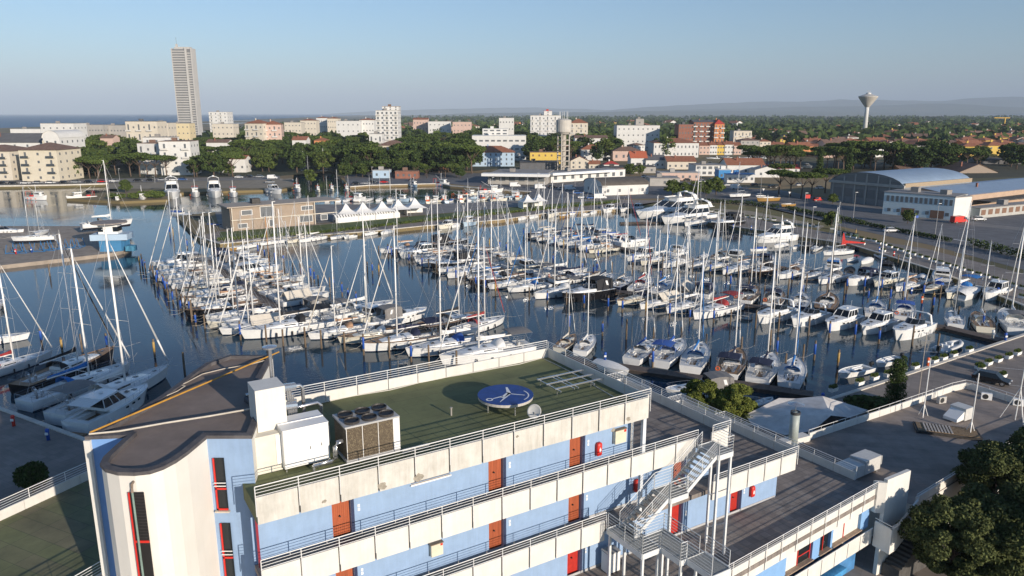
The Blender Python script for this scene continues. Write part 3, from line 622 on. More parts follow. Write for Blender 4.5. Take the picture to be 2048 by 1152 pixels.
for s_ in (-1, 0):
    mb = MB(); mb.box(-1.07+(s_+1)*1.1, 1.07+s_*1.1-.03 if s_ else 1.07, -.975, -.95, .22, 2.1); d_ = mb.build('door', WHITE, t)
    mb = MB(); mb.box(.32+s_*.0+(s_+1)*.38, .35+(s_+1)*.38, -1.0, -.975, 1.0, 1.15) if s_ == 0 else mb.box(.14, .17, -1.0, -.975, .95, 1.1); mb.build('handle', RUBBER, d_)
for x in (-1.05, 1.0):
    for y in (-.9, .68):
        mb = MB(); mb.box(x, x+.06, y, y+.06, 0, .18); mb.build('leg', STEEL, t)
t = thing('duct', 'silver insulated duct bending between the white cabinet and the chiller', 'duct', loc(4.3, 2.0, FR), ARZ)
mb = MB(); mb.smooth = True; mb.path([(-1.1, .2, .28), (-.2, .2, .28), (.0, .2, .4), (0, .2, 1.0), (.12, .2, 1.2), (.4, .25, 1.22)], .11, 10); mb.build('pipe', STEEL, t)
mb = MB(); mb.box(-1.15, -1.05, .1, .3, 0, .28); mb.build('support', STEEL, t)
t = thing('chiller', 'large air conditioning chiller with brown coil sides and six fans', 'chiller', loc(6.2, 3.0, FR), ARZ)
COIL = mat('rusty_coil', (.075, .055, .035), .8, .1, 30, col2=(.26, .21, .13), detail=2)
COIL.node_tree.nodes['Color Ramp'].color_ramp.elements[0].position = .5 if 'Color Ramp' in COIL.node_tree.nodes else .5
mb = MB(); mb.box(-1.35, 1.1, -.95, .85, .2, 1.85); mb.build('body', COIL, t)
mb = MB(); [mb.box(x, x+.025, -.97, -.951, .2, 1.85) for x in (-1.36, -.55, .27, 1.07)]; mb.build('panel_joint', WHITE, t)
mb = MB(); mb.box(1.1, 1.42, -.97, .9, .15, 1.9); mb.build('end_panel', WHITE, t)
mb = MB(); mb.box(-1.42, 1.42, -1.0, .92, 1.87, 1.96); mb.box(-1.42, 1.42, -1.0, .92, .08, .2); mb.build('frame', M('grey_metal', (.42, .42, .41), .5, .1), t)
for i in range(3):
    for j in range(2):
        mb = MB(); mb.lathe([(.38, 1.96), (.40, 2.09), (.36, 2.10), (.34, 1.98)], 18, (-.9+.9*i, -.52+.95*j, 0)); fo = mb.build('fan_shroud', M('dark_ring', (.05, .045, .042), .5, .2), t)
        mb = MB(); mb.lathe([(.0, 1.97), (.34, 1.98), (.34, 2.03), (.0, 2.03)], 18, (-.9+.9*i, -.52+.95*j, 0)); mb.build('fan', RUBBER, fo)
for x in (-1.3, 1.2):
    mb = MB(); mb.box(x, x+.12, -.9, .85, 0, .08); mb.build('skid', STEEL, t)
# emblem disc
t = thing('anchor_emblem', 'round blue sign with a white anchor lying flat on the green roof', 'round sign', (P(1011, 790, 19.1).x, P(1011, 790, 19.1).y, FR))
R0 = 1.62
mb = MB(); mb.lathe([(R0-.15, .66), (R0-.02, .70), (R0-.02, .86)], 40); mb.build('rim', M('silver_rim', (.5, .47, .42), .4, .1), t)
mb = MB(); mb.lathe([(R0, .862), (R0, .90)], 40); mb.build('face', M('emblem_blue', (.012, .045, .22), .45, .25, 2.5, detail=6), t)
c0 = P(1011, 790, 19.15)
def em(x, y): q = P(x, y, 19.15); return (q.x - c0.x, q.y - c0.y)
mb = MB(); mb.T = Matrix.Translation((0, 0, .904))
def flat(p, q, w0, w1):
    a, c = Vector(em(*p)), Vector(em(*q)); d = (c-a).normalized(); nn = Vector((-d.y, d.x)); mb.poly([(*(a-nn*w0), 0), (*(c-nn*w1), 0), (*(c+nn*w1), 0), (*(a+nn*w0), 0)])
def ringm(c, r0, r1, n=20, a0=0, a1=2*pi):
    c = Vector(em(*c))
    for i in range(n):
        t0, t1 = a0+(a1-a0)*i/n, a0+(a1-a0)*(i+1)/n
        mb.poly([(c.x+r*cos(q), c.y+r*sin(q), 0) for r, q in ((r0, t0), (r1, t0), (r1, t1), (r0, t1))])
ringm((979, 801), .12, .21); flat((986, 799), (1006, 794), .05, .06); flat((1004, 797), (1018, 787), .10, .13); flat((1000, 806), (1020, 788), .02, .11); flat((1018, 788), (1013, 776), .12, .06); flat((1018, 789), (1050, 792), .05, .04)
cc = P(1026, 792, 19.15); ringm((1022, 792), .98, 1.05, 20, -.75, .75)
mb.build('anchor', WHITE, t)
for q in range(4):
    a_ = q*pi/2+.5; mb = MB(); mb.tube((1.15*cos(a_), 1.15*sin(a_), 0), (1.15*cos(a_), 1.15*sin(a_), .68), .05, 6); mb.build('leg', STEEL, t)
t = thing('metal_rack', 'empty aluminium rack frame lying on the green roof near the corner', 'rack', loc(18.7, 4.2, FR), ARZ)
for y in (0, .95, 1.95):
    mb = MB(); mb.box(0, 3.7, y, y+.1, .38, .46); mb.build('long_bar', STEEL, t)
for x in (.15, 1.15, 1.45, 2.7):
    mb = MB(); mb.box(x, x+.06, -.35, 2.3, .30, .378); mb.build('cross_bar', STEEL, t)
for x in (.17, 2.75):
    for y in (0.05, 1.9):
        mb = MB(); mb.tube((x, y, 0), (x, y, .31), .03, 6); mb.build('foot', STEEL, t)
t = thing('satellite_dish', 'grey satellite dish behind the front roof railing', 'satellite dish', loc(14.9, .75, FR), ARZ)
mb = MB(); mb.T = Matrix.Translation((0, 0, 1.05)) @ Matrix.Rotation(-.9, 4, 'Z') @ Matrix.Rotation(radians(62), 4, 'X'); mb.smooth = True
mb.lathe([(.0, -.10), (.2, -.08), (.32, -.04), (.40, .0), (.40, .02), (.32, -.02), (.2, -.06), (.0, -.08)], 24); mb.build('dish', M('dish_grey', (.46, .46, .44), .5, .08), t)
mb = MB(); mb.tube((0, 0, 0), (0, 0, 1.0), .03, 8); mb.build('mast', STEEL, t)
mb = MB(); mb.tube((.1, -.05, .8), (.32, -.5, 1.0), .015, 5); mb.build('arm', STEEL, t)
mb = MB(); mb.tube(tuple(P(902.6, 831, FR)), tuple(P(902.6, 831, FR) + Vector((0, 0, .45))), .05, 8); mb.tube(tuple(P(902.6, 831, FR) + Vector((0, 0, .45))), tuple(P(902.6, 831, FR) + Vector((0, 0, .50))), .08, 8)
tag(mb.build('vent_stub', M('grey_vent', (.3, .28, .25), .6, .1)), 'small capped vent pipe standing alone on the green roof', 'vent pipe')
mb = MB(); mb.T = Matrix.Translation(loc(7.6, 1.7, FR)) @ Matrix.Rotation(ARZ, 4, 'Z'); mb.box(0, 1.5, 0, .16, .02, .16); mb.box(.05, 1.45, .03, .13, .16, .2)
tag(mb.build('cable_tray', M('zinc', (.42, .42, .38), .5, .15)), 'short grey cable tray lying right of the chiller', 'cable tray')
mb = MB(); mb.path([tuple(P(x, y, FR+.03)) for x, y in [(632, 808), (700, 793), (780, 780), (860, 760), (930, 748), (1000, 735), (1040, 728), (1084, 716), (1110, 728), (1150, 748), (1200, 778), (1235, 798)]], .028, 5)
tag(mb.build('cable', M('white_cable', (.6, .57, .5), .7, .1)), 'white cable running round the inside edge of the green roof', 'cable')

# ---------------------------------------------------------------- left terrace
t = thing('terrace_building', 'low wing with green roof terrace left of the stair tower', 'building', (-28, 34, 0))
d = Vector((.43, .9)).normalized()
p1, p2 = Vector((-28.27, 45.92)) - d*30, Vector((-28.27, 45.92)) + d*10; q1, q2 = Vector((-21.3, 34.6)) - d*24, Vector((-21.3, 34.6)) + d*.0
mb = MB(); mb.prism([tuple(p1), tuple(p2), (-16.5, 44), (-18.5, 37), (-20, 32), tuple(q2), tuple(q1)], 10.6, F2); mb.build('roof_terrace', tiles('green_terrace_slabs', (.15, .165, .075), (.09, .10, .055), 2.2, 1.1, var=.32, nscale=.4, rot=.45, mortar_size=.02, col2=(.165, .15, .09)), t, world=True)
mb = MB(); mb.prism([tuple(p1*.985), tuple(p2*.985), (-18, 43), (-19.2, 36), tuple(q2), tuple(q1)], 1.0, 10.6); mb.build('wall', RENDW, t, world=True)
mb = MB(); parapet(mb, tuple(p2), tuple(p1), F2, top=.62, bot=-.6, gap=.03, inset=.02, step=3.6); mb.build('parapet', PANEL, t, world=True)
mb = MB(); railing(mb, tuple(p2), tuple(p1), F2, 4, lo=.72, top=1.2, step=2.4, post=-.05); mb.build('railing', RAILW, t, world=True)
mb = MB(); parapet(mb, tuple(q1), tuple(q2), F2, top=.62, bot=-.8, gap=.03, inset=-.14, step=3.6); mb.build('parapet', PANEL, t, world=True)
mb = MB(); railing(mb, tuple(q1), tuple(q2), F2, 4, lo=.72, top=1.2, step=2.4, post=-.05); mb.build('railing', RAILW, t, world=True)

# ---------------------------------------------------------------- restaurant with big flat roof
t = thing('restaurant_building', 'low building with a wide brown flat roof beside the parking', 'building', (42, 62, 0))
ZR = 4.8
RP = [P(1618, 860, ZR+1), P(1780, 808, ZR+1), P(1905, 766, ZR+1), P(1932, 760, ZR+1), P(1948, 763, ZR+1), P(2048, 795, ZR+1), P(2220, 850, ZR+1)]
RP2 = [P(2220, 800, ZR+1), P(2048, 865, ZR+1), P(1836, 990, ZR+1)]
poly = [(p.x, p.y) for p in RP[:6]] + [(66, 60), (48.5, 65.3), (31.9, 53.4), (26.0, 58.5), (23.0, 63.0)]
mb = MB(); mb.prism(poly, 1.0, ZR); mb.build('wall', RENDW, t, world=True)
slabp = MB(); tt = tessellate_polygon([[Vector((x, y, 0)) for x, y in poly]]); o = slabp._a([(x, y, ZR+.02) for x, y in poly])
for q in tt: slabp.face(q if ((slabp.v[q[1]]-slabp.v[q[0]]).cross(slabp.v[q[2]]-slabp.v[q[0]])).z > 0 else (q[0], q[2], q[1]))
slabp.build('roof', BROWNR, t, world=True)
def ring_par(line, nm='parapet'):
    mb = MB()
    for i in range(len(line)-1): parapet(mb, line[i], line[i+1], ZR, top=.72, bot=-.5, gap=.04, inset=.0, step=1.9, th=.12)
    mb.build(nm, PANEL, t, world=True); mb = MB()
    for i in range(len(line)-1): railing(mb, line[i], line[i+1], ZR, 1, lo=.9, top=1.0, step=1.9, post=-.6)
    mb.build('railing', RAILW, t, world=True)
ring_par([(p.x, p.y) for p in reversed(RP[:6])] ); ring_par([(31.9, 53.4), (40, 59.4), (48.5, 65.3), (54, 68.5)])
mb = MB(); mb.prism([(28.2, 65.3), (27.7, 66.1), (22.6, 63.2), (25.8, 58.2), (26.2, 58.5), (23.4, 62.9)], ZR, ZR+.6); mb.build('kerb_wall', RENDW, t, world=True)
t = thing('chimney_flue', 'thick grey-green cylindrical flue standing behind the low terrace railing', 'chimney', (*P(1585, 890, ZR)[:2], ZR))
mb = MB(); mb.smooth = True; mb.lathe([(.42, 0), (.42, 3.3)], 20); mb.build('flue', M('grey_green_metal', (.36, .40, .37), .5, .08), t)
mb = MB(); mb.lathe([(.44, 3.1), (.44, 3.35), (.36, 3.35), (.36, 3.0)], 20); mb.build('collar', M('dark_collar', (.05, .05, .05), .6, .2), t)
mb = MB(); mb.lathe([(.75, 4.1), (.1, 4.3)], 14); mb.tube((0, 0, 3.2), (0, 0, 4.15), .03, 6); mb.build('rain_cap', STEEL, t)
t = thing('air_handling_unit', 'long two-part white air duct box on the brown roof', 'rooftop unit', (*P(1710, 950, ZR)[:2], ZR), radians(33))
mb = MB(); mb.box(-2.6, .1, -.75, .75, .25, 1.3); mb.box(.16, 2.4, -.75, .75, .25, 1.5); mb.build('body', M('pale_sheet_metal', (.56, .55, .52), .45, .08), t)
mb = MB(); mb.box(2.4, 2.9, -.6, .6, .5, 1.3); mb.build('inlet', M('grey_inlet', (.35, .35, .34), .5, .1), t)
for x in (-2.3, 2.0):
    mb = MB(); mb.box(x, x+.15, -.7, .7, 0, .25); mb.build('foot', STEEL, t)
t = thing('extractor_unit', 'square white extractor unit with slanted hood on the brown roof', 'rooftop unit', (*P(1915, 838, ZR)[:2], ZR), radians(30))
mb = MB(); mb.box(-.2, 1.2, -.8, .8, .1, 1.35); mb.build('body', M('pale_sheet_metal2', (.56, .55, .52), .45, .08), t)
mb = MB(); mb.loft([[(-.2, -.7, .2), (-.2, .7, .2), (-.2, .7, 1.1), (-.2, -.7, 1.1)], [(-1.4, -.7, .15), (-1.4, .7, .15), (-1.4, .7, .45), (-1.4, -.7, .45)]]); mb.build('hood', WHITE, t)
for x in (-.1, 1.0):
    mb = MB(); mb.box(x, x+.1, -.7, .7, 0, .1); mb.build('foot', STEEL, t)
for k, (px, py, lab) in enumerate([(1882, 807, 'small grey air conditioner unit lying at the middle of the brown roof'), (1972, 800, 'white air conditioner unit against the far parapet of the brown roof'), (2036, 812, 'white cabinet against the parapet at the far end of the brown roof')]):
    t = thing('air_conditioner', lab, 'air conditioner', (*P(px, py, ZR)[:2], ZR), radians(-25 if k else 20))
    mb = MB(); mb.box(-.5, .5, -.2, .2, .08, .8); mb.build('case', WHITE if k else M('dusty_case', (.45, .43, .4), .6, .1), t)
    mb = MB(); mb.T = Matrix.Translation((-.12, -.2, .44)) @ Matrix.Rotation(pi/2, 4, 'X'); mb.lathe([(.0, .0), (.28, .0), (.28, .02), (.0, .02)], 18); mb.build('fan_grille', RUBBER, t)
t = thing('roof_frame', 'steel frame on two tall posts beside a planter trough on the brown roof', 'frame', (*P(1893, 870, ZR)[:2], ZR))
A, C = P(1846, 832, ZR), P(1940, 868, ZR); o0 = t.location
for q, hh in ((A, 6.2), (C, 6.2)):
    mb = MB(); mb.tube(q-o0, q-o0+Vector((0, 0, hh)), .05, 6); mb.build('post', RAILW, t)
    for a_ in (0, 2.1, 4.2):
        mb = MB(); mb.tube(q-o0+Vector((.5*cos(a_), .5*sin(a_), 0)), q-o0+Vector((0, 0, 1.3)), .035, 5); mb.build('leg', RAILW, t)
t = thing('skylight', 'old roof light with rusty slats and dry leaves on the brown roof', 'skylight', (*P(1893, 865, ZR)[:2], ZR), radians(-20))
mb = MB(); mb.box(-2.8, 2.8, -1.2, 1.2, .02, .28); mb.build('kerb', M('tarred_kerb', (.05, .045, .04), .9, .3, 2), t)
mb = MB(); mb.box(-2.6, 2.6, -1.05, 1.05, .28, .32); mb.build('infill', M('dry_leaves', (.12, .08, .045), .95, .5, 6, col2=(.30, .21, .12)), t)
mb = MB(); [mb.box(-2.0+.28*k, -1.85+.28*k, -1.0, .9, .33, .38) for k in range(9)]; mb.build('slat', M('bleached_slat', (.42, .38, .34), .8, .2), t)
t = thing('antenna_mast', 'tall thin white antenna mast braced on the far corner of the brown roof', 'antenna', (*P(2030, 840, ZR)[:2], ZR))
mb = MB(); mb.tube((0, 0, 0), (.3, 0, 14), .05, 6); mb.build('mast', RAILW, t)
for a_ in (.5, 2.6, 4.7):
    mb = MB(); mb.tube((1.3*cos(a_), 1.3*sin(a_), 0), (.05, 0, 3.5), .03, 5); mb.build('stay', RAILW, t)
t = thing('tv_antenna', 'rusty television antenna with cross bars beyond the roof parapet', 'antenna', (*P(1836, 800, 1)[:2], 1))
mb = MB(); mb.tube((0, 0, 0), (0, 0, 8.6), .04, 6); mb.build('mast', M('rusty_mast', (.42, .36, .3), .7, .2), t)
for z, l in ((8.5, .9), (7.6, 1.1), (6.2, 1.6)):
    mb = MB(); mb.tube((-l*.4, 0, z), (l, 0, z-.1), .02, 5); mb.tube((-.2, -.4, z), (-.2, .4, z), .02, 5); mb.build('arm', STEEL, t)
# white wing wall + curved outside stair at the right end
t = thing('stair_enclosure', 'white wing wall and curved outside stair at the right end of the low wing', 'staircase', (29, 50, 0))
A, C = P(1776, 960, 8.9), P(1822, 941, 8.9)
nn = Vector((C.y-A.y, A.x-C.x, 0)).normalized()*.3
mb = MB(); mb.prism([(q.x, q.y) for q in (A, C, C-nn, A-nn)], 1, 8.9); mb.build('wing_wall', RENDW, t, world=True)
W0 = P(1757, 965, 8.66)
mb = MB(); mb.prism([(W0.x, W0.y), (A.x, A.y), (A.x-.2, A.y+.35), (W0.x-.2, W0.y+.35)], 6.2, 8.66); mb.build('lintel', PANEL, t, world=True)
curve = [P(x, y, 5.6) for x, y in [(1750, 1042), (1784, 1060), (1797, 1052), (1815, 1030), (1838, 1000)]]
mb = MB()
for i in range(4):
    a, c = curve[i], curve[i+1]; d_ = (c-a).normalized(); n2 = Vector((-d_.y, d_.x, 0))*.15; mb.prism([(q.x, q.y) for q in (a, c, c+n2, a+n2)], 3.6, 5.6)
mb.build('curved_parapet', RENDW, t, world=True)
mb = MB(); [mb.tube(curve[i]+Vector((0, 0, .25)), curve[i+1]+Vector((0, 0, .25)), .025, 5) for i in range(4)]; mb.build('handrail', RAILW, t, world=True)
mb = MB()
for i in range(14):
    e0, e1 = Vector((A.x+.5, A.y+.2)), Vector((C.x+2.6, C.y+1.6)); dd = (e1-e0).normalized(); n2 = Vector((dd.y, -dd.x))*1.3; q = e0 + dd*(i*.34); mb.prism([tuple(r) for r in (q, q+dd*.33, q+dd*.33+n2, q+n2)], 1.0, 2.0+i*.2)
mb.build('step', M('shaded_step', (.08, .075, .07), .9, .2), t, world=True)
# ================================================================== boats
def hw(s, B, stern=.74, bowp=.72):
    if s < .42: return B/2*(stern + (1-stern)*sin(pi/2*s/.42))
    return B/2*max(0.0, cos((s-.42)/.58*pi/2))**bowp
def hull_parts(root, L, B, fb, hullm, deckm, stern=.74, rise=.2, over=.06, stripe=ANTIF, cock=(.05, .36), cw=.52, cd_=.45, floor=TEAK, bowp=.72, rub=None, wlf=.80):
    n = 14; ss = [i/n for i in range(n+1)]; X = lambda s: -L/2 + L*s
    Z = lambda s: fb*(1 + rise*s*s)
    mb = MB(); mb.smooth = True; rings = []
    for s in ss:
        w_ = hw(s, B, stern, bowp); z = Z(s); o = over*L*s**4; k = 1-.25*s*s
        w_ = max(w_, .02)
        rings.append([(X(s), w_, z), (X(s)-o*.35, w_*(.97*k+.0), z*.55), (X(s)-o*.8, w_*.88*k, .13), (X(s)-o, w_*wlf*k, -.06), (X(s)-o-.2, 0, -.5),
                      (X(s)-o, -w_*wlf*k, -.06), (X(s)-o*.8, -w_*.88*k, .13), (X(s)-o*.35, -w_*.97*k, z*.55), (X(s), -w_, z)])
    m_ = 9; o0 = mb._a([p for r in rings for p in r])
    for k in range(n):
        for i in range(m_-1):
            mb.mi = {0: 0, 1: 0, 2: 1, 3: 2, 4: 2, 5: 1, 6: 0, 7: 0}[i]; a = o0+k*m_+i; mb.face((a, a+1, a+m_+1, a+m_))
    mb.mi = 0; mb.smooth = False; mb.face([o0+i for i in reversed(range(m_))])
    if rub: 
        mb.mi = 1
        for sg in (1, -1): mb.path([(X(s)-.02, sg*(hw(s, B, stern, bowp)+.01), Z(s)-.08) for s in ss], .035, 4)
    mb.build('hull', [hullm, stripe, ANTIF], root)
    mb = MB()
    for k in range(n):
        s0, s1 = ss[k], ss[k+1]; a0, a1 = hw(s0, B, stern, bowp), hw(s1, B, stern, bowp); z0, z1 = Z(s0)-.03, Z(s1)-.03
        if cock and cock[0]-.02 <= s0 and s1 <= cock[1]+.02:
            for sg in (1, -1): 
                q = [(X(s0), sg*a0, z0), (X(s1), sg*a1, z1), (X(s1), sg*cw*a1, z1), (X(s0), sg*cw*a0, z0)]
                mb.poly(q if sg < 0 else q[::-1])
        else: mb.poly([(X(s0), -a0, z0), (X(s1), -a1, z1), (X(s1), a1, z1), (X(s0), a0, z0)])
    for sg in (1, -1):
        mb.path([(X(s), sg*hw(s, B, stern, bowp)*.985, Z(s)+.01) for s in ss], .03, 4)
    mb.build('deck', deckm, root)
    if cock:
        c0 = [k for k in range(n) if cock[0]-.02 <= ss[k] and ss[k+1] <= cock[1]+.02]; a, c = ss[c0[0]], ss[c0[-1]+1]
        ya, yc = cw*hw(a, B, stern, bowp), cw*hw(c, B, stern, bowp); za = Z(a)-.03; zf = za-cd_
        mb = MB(); mb.poly([(X(a), -ya, zf), (X(c), -yc, zf), (X(c), yc, zf), (X(a), ya, zf)]); mb.mi = 1
        mb.poly([(X(a), -ya, za), (X(c), -yc, za), (X(c), -yc, zf), (X(a), -ya, zf)]); mb.poly([(X(a), ya, zf), (X(c), yc, zf), (X(c), yc, za), (X(a), ya, za)])
        mb.poly([(X(c), -yc, za), (X(c), yc, za), (X(c), yc, zf), (X(c), -yc, zf)]); mb.poly([(X(a), -ya, zf), (X(a), ya, zf), (X(a), ya, za), (X(a), -ya, za)])
        for sg in (1, -1): mb.box(X(a)+.3, X(c)-.3, min(sg*ya*.55, sg*ya*.98), max(sg*ya*.55, sg*ya*.98), zf, zf+cd_*.75)
        mb.build('cockpit', [floor, GEL], root)
    return X, Z, lambda s: hw(s, B, stern, bowp)

def sailboat(L=11, hullm=GEL, cover=None, boomm=None, spray=COVN, bimini=None, mastm=ALUW, jib=COVW, deckm=DECKM, teak=False, tent=None, mh=1.28, buoy=False, fend=COVK, stripe=None, boomup=False, detail=1, name='sailboat'):
    t = thing(name, None, None)
    B = .31*L + .2; fb = .085*L + .12
    X, Z, W_ = hull_parts(t, L, B, fb, hullm, TEAK if teak else deckm, over=.05, stripe=stripe or COVN, stern=.8, floor=TEAK)
    # coachroof
    mb = MB(); rings = []; wn = MB()
    for s, h in ((.36, .40), (.42, .46), (.58, .38), (.70, .2), (.78, .03)):
        w_ = W_(s)*.62; z = Z(s)-.04; h = h*L/11
        rings.append([(X(s), -w_, z), (X(s), -w_*.9, z+h*.75), (X(s), -w_*.6, z+h), (X(s), w_*.6, z+h), (X(s), w_*.9, z+h*.75), (X(s), w_, z)])
    mb.loft(rings, False, True); cro = mb
    for sg in (1, -1):
        for k in ((0, 1), (1, 2)):
            r0, r1 = rings[k[0]], rings[k[1]]; i, j = (0, 1) if sg < 0 else (5, 4)
            def mix(r, f): return Vector(r[i]).lerp(Vector(r[j]), f) + Vector((0, sg*.012, .004))
            a, c = mix(r0, .35), mix(r1, .35); d, e = mix(r1, .8), mix(r0, .8); wn.poly([a.lerp(c, .12), a.lerp(c, .88), e.lerp(d, .88), e.lerp(d, .12)])
    zt = Z(.58)+.38*L/11
    wn.box(X(.5), X(.5)+.45, -.25, .25, Z(.5)+.36*L/11, Z(.5)+.42*L/11); wn.box(X(.66), X(.66)+.4, -.22, .22, Z(.66)+.21*L/11, Z(.66)+.27*L/11); wn.box(X(.84), X(.84)+.35, -.18, .18, Z(.84)-.03, Z(.84)+.03)
    o_ = len(cro.v); cro.v += wn.v; cro.f += [tuple(i+o_ for i in f) for f in wn.f]; cro.m += [1]*len(wn.f); cro.sm += wn.sm; cro.build('coachroof', [GEL if hullm is not CREAM else CREAM, TINT], t)
    mx = X(.58); mtop = Z(.58) + mh*L; r = .0085*L
    mb = MB(); mb.smooth = True; mb.tube((mx, 0, Z(.58)+.1), (mx-.1, 0, mtop), r*1.15, 8, r*.85); mo = mb.build('mast', mastm, t)
    mb = MB(); 
    for f_, wd in ((.42, .85), (.70, .65)):
        z = Z(.58) + mh*L*f_
        if L < 9.5 and f_ > .6: continue
        mb.tube((mx, -wd*W_(.58), z+.03), (mx, wd*W_(.58), z+.03), .028, 4)
    mb.build('spreader', ALU, mo) if 0 else None
    for f_, wd in ((.42, .85), (.70, .65)):
        if L < 9.5 and f_ > .6: continue
        m3 = MB(); z = Z(.58) + mh*L*f_; m3.tube((mx, -wd*W_(.58), z+.03), (mx, wd*W_(.58), z+.03), .028, 4); m3.build('spreader', ALU, mo)
    mb = MB(); mb.tube((mx-.1, 0, mtop), (mx-.1, 0, mtop+.55), .012, 4); mb.box(mx-.5, mx-.05, -.02, .02, mtop+.02, mtop+.08); mb.tube((mx-.1, -.12, mtop+.2), (mx-.1, .2, mtop+.2), .015, 4); mb.build('wind_vane', ALU, mo)
    zb = Z(.4) + .42*L/11 + .85; bl = .37*L
    be = (mx-bl, 0, zb+(.5 if boomup else .12))
    mb = MB(); mb.tube((mx-.1, 0, zb), be, .075, 6); mb.tube((mx-.1, 0, zb-.7), (mx-1.2, 0, zb-.02), .03, 4); mb.build('boom', mastm, t)
    sm = cover or boomm
    if sm:
        mb = MB(); mb.smooth = True; rr = []
        for k in range(8):
            f_ = k/7; x = mx-.12-(bl-.2)*f_; zc = zb+.12+(be[2]-zb)*f_; hh = (.42-.26*f_)*(1 if k not in (0,) else 1.5)*L/11; ww = .15-.05*f_
            rr.append([(x, ww*cos(q), zc+hh*.5*(sin(q)+.6) + .02*sin(k*2.3)) for q in [2*pi*i/8 for i in range(8)]])
        mb.loft(rr); mb.build('sail_cover', sm, t)
    bow = (X(1.0)-.05, 0, Z(1.0)+.05); mast_hi = (mx-.08, 0, Z(.58)+mh*L*.96)
    if jib:
        mb = MB(); mb.smooth = True; p0, p1 = Vector(bow)+Vector((0, 0, .35)), Vector(bow).lerp(Vector(mast_hi), .93); mb.tube(p0, p0.lerp(p1, .2), .05, 6, .095); mb.tube(p0.lerp(p1, .2), p1, .095, 6, .03); mb.build('furled_jib', jib, t)
    mb = MB(); q = .014
    mb.tube(bow, mast_hi, q, 3); mb.tube((X(0)+.1, 0, Z(0)), (mx-.1, 0, mtop), q, 3)
    for sg in (1, -1):
        y = sg*W_(.55)*.93; z1 = Z(.58)+mh*L*.42; z2 = Z(.58)+mh*L*.70
        mb.tube((mx-.1, y, Z(.55)), (mx, sg*.85*W_(.58), z1+.06), q, 3); mb.tube((mx, sg*.85*W_(.58), z1+.06), (mx, sg*.65*W_(.58), z2+.06) if L >= 9.5 else (mx-.05, 0, mtop), q, 3)
        if L >= 9.5: mb.tube((mx, sg*.65*W_(.58), z2+.06), (mx-.05, 0, mtop-.2), q, 3)
        mb.tube((mx-.5, y, Z(.5)), (mx, 0, z1), q, 3); mb.tube((mx-.4, 0, mtop*.6), be, .008, 3) if sg > 0 else None
    mb.build('rigging', WIRE, t)
    for sg in (1, -1):
        m4 = MB(); p_, q_ = Vector((X(.97), sg*.15, Z(1))), Vector((X(1)+2.2, sg*2.0, 1.3)); m4.path([p_, p_.lerp(q_, .5)-Vector((0, 0, .25)), q_], .013, 3); m4.build('mooring_line', COVC, t)
    # guard rails
    mb = MB()
    for sg in (1, -1):
        rl = [(X(s), sg*W_(s)*.96, Z(s)+.6) for s in (.0, .12, .25, .4, .55, .7, .84, .96)]
        mb.path(rl, .014, 3); mb.path([(a_, b_, c_-.28) for a_, b_, c_ in rl], .010, 3)
        for a_, b_, c_ in rl: mb.tube((a_, b_, c_-.6), (a_, b_, c_), .016, 3)
    mb.tube((X(.96), -W_(.96), Z(.96)+.6), (X(1)+.1, 0, Z(1)+.65), .02, 4); mb.tube((X(.96), W_(.96), Z(.96)+.6), (X(1)+.1, 0, Z(1)+.65), .02, 4)
    mb.tube((X(0), -W_(0)*.96, Z(0)+.6), (X(0), W_(0)*.96, Z(0)+.6), .018, 4); mb.build('guard_rail', STEEL, t)
    if spray:
        mb = MB(); mb.smooth = True; rr = []
        for k in range(5):
            f_ = k/4; x = X(.36)+.55*cos(f_*pi/2*.95)*L/11+.1; hh = (.15+.62*sin(f_*pi/2))*L/11; w_ = W_(.36)*(.60); z = Z(.36)+.30*L/11
            rr.append([(x-.5*f_, w_*cos(q)*(.92+.08*f_), z+hh*max(0, sin(q))**.7) for q in [pi*i/8 for i in range(9)]])
        mb.loft(rr, False, False); mb.build('sprayhood', spray, t)
    if bimini:
        mb = MB(); rr = []
        for k in range(4):
            x = X(.04)+(X(.27)-X(.04))*k/3; rr.append([(x, W_(.2)*.8*y, Z(.1)+1.95+.16*(1-y*y)+.07*sin(pi*k/3)) for y in (-1, -.5, 0, .5, 1)])
        rr2 = [[(a_, b_, c_-.05) for a_, b_, c_ in r] for r in rr]
        for r, r2 in ((rr, 0), (rr2, 1)): mb.loft(r if not r2 else [list(reversed(q)) for q in r], False, False)
        mb.build('bimini', bimini, t)
        mb = MB()
        for k in (0, 3):
            for y in (-1, 1): mb.tube((X(.15), y*W_(.15)*.9, Z(.15)), rr[k][0 if y < 0 else 4], .018, 4)
        [mb.tube(rr[0][0 if y < 0 else 4], rr[3][0 if y < 0 else 4], .018, 4) for y in (-1, 1)]; mb.tube(rr[0][0], rr[0][4], .018, 4); mb.build('bimini_frame', STEEL, t)
    if tent:
        mb = MB(); zr = zb+.35; rr = []
        for s in (.08, .3, .56):
            rr.append([(X(s), -W_(s)*.98, Z(s)+.35), (X(s), -.12, zr), (X(s), .12, zr), (X(s), W_(s)*.98, Z(s)+.35)])
        mb.loft(rr, False, False); mb.build('tent_cover', tent, t)
    if not tent:
        mb = MB(); zc = Z(.12)+.55
        for y in ((0,) if L < 11.5 else (-.55, .55)):
            for i in range(12):
                a_, b_ = 2*pi*i/12, 2*pi*(i+1)/12; mb.tube((X(.12), y+.38*cos(a_), zc+.38*sin(a_)), (X(.12), y+.38*cos(b_), zc+.38*sin(b_)), .022, 4)
            for i in range(3): mb.tube((X(.12), y+.38*cos(i*pi/3), zc+.38*sin(i*pi/3)), (X(.12), y-.38*cos(i*pi/3), zc-.38*sin(i*pi/3)), .01, 3)
            mb.box(X(.12)+.03, X(.12)+.22, y-.12, y+.12, Z(.12)-.45, zc+.05)
        mb.build('steering_wheel', STEEL, t)
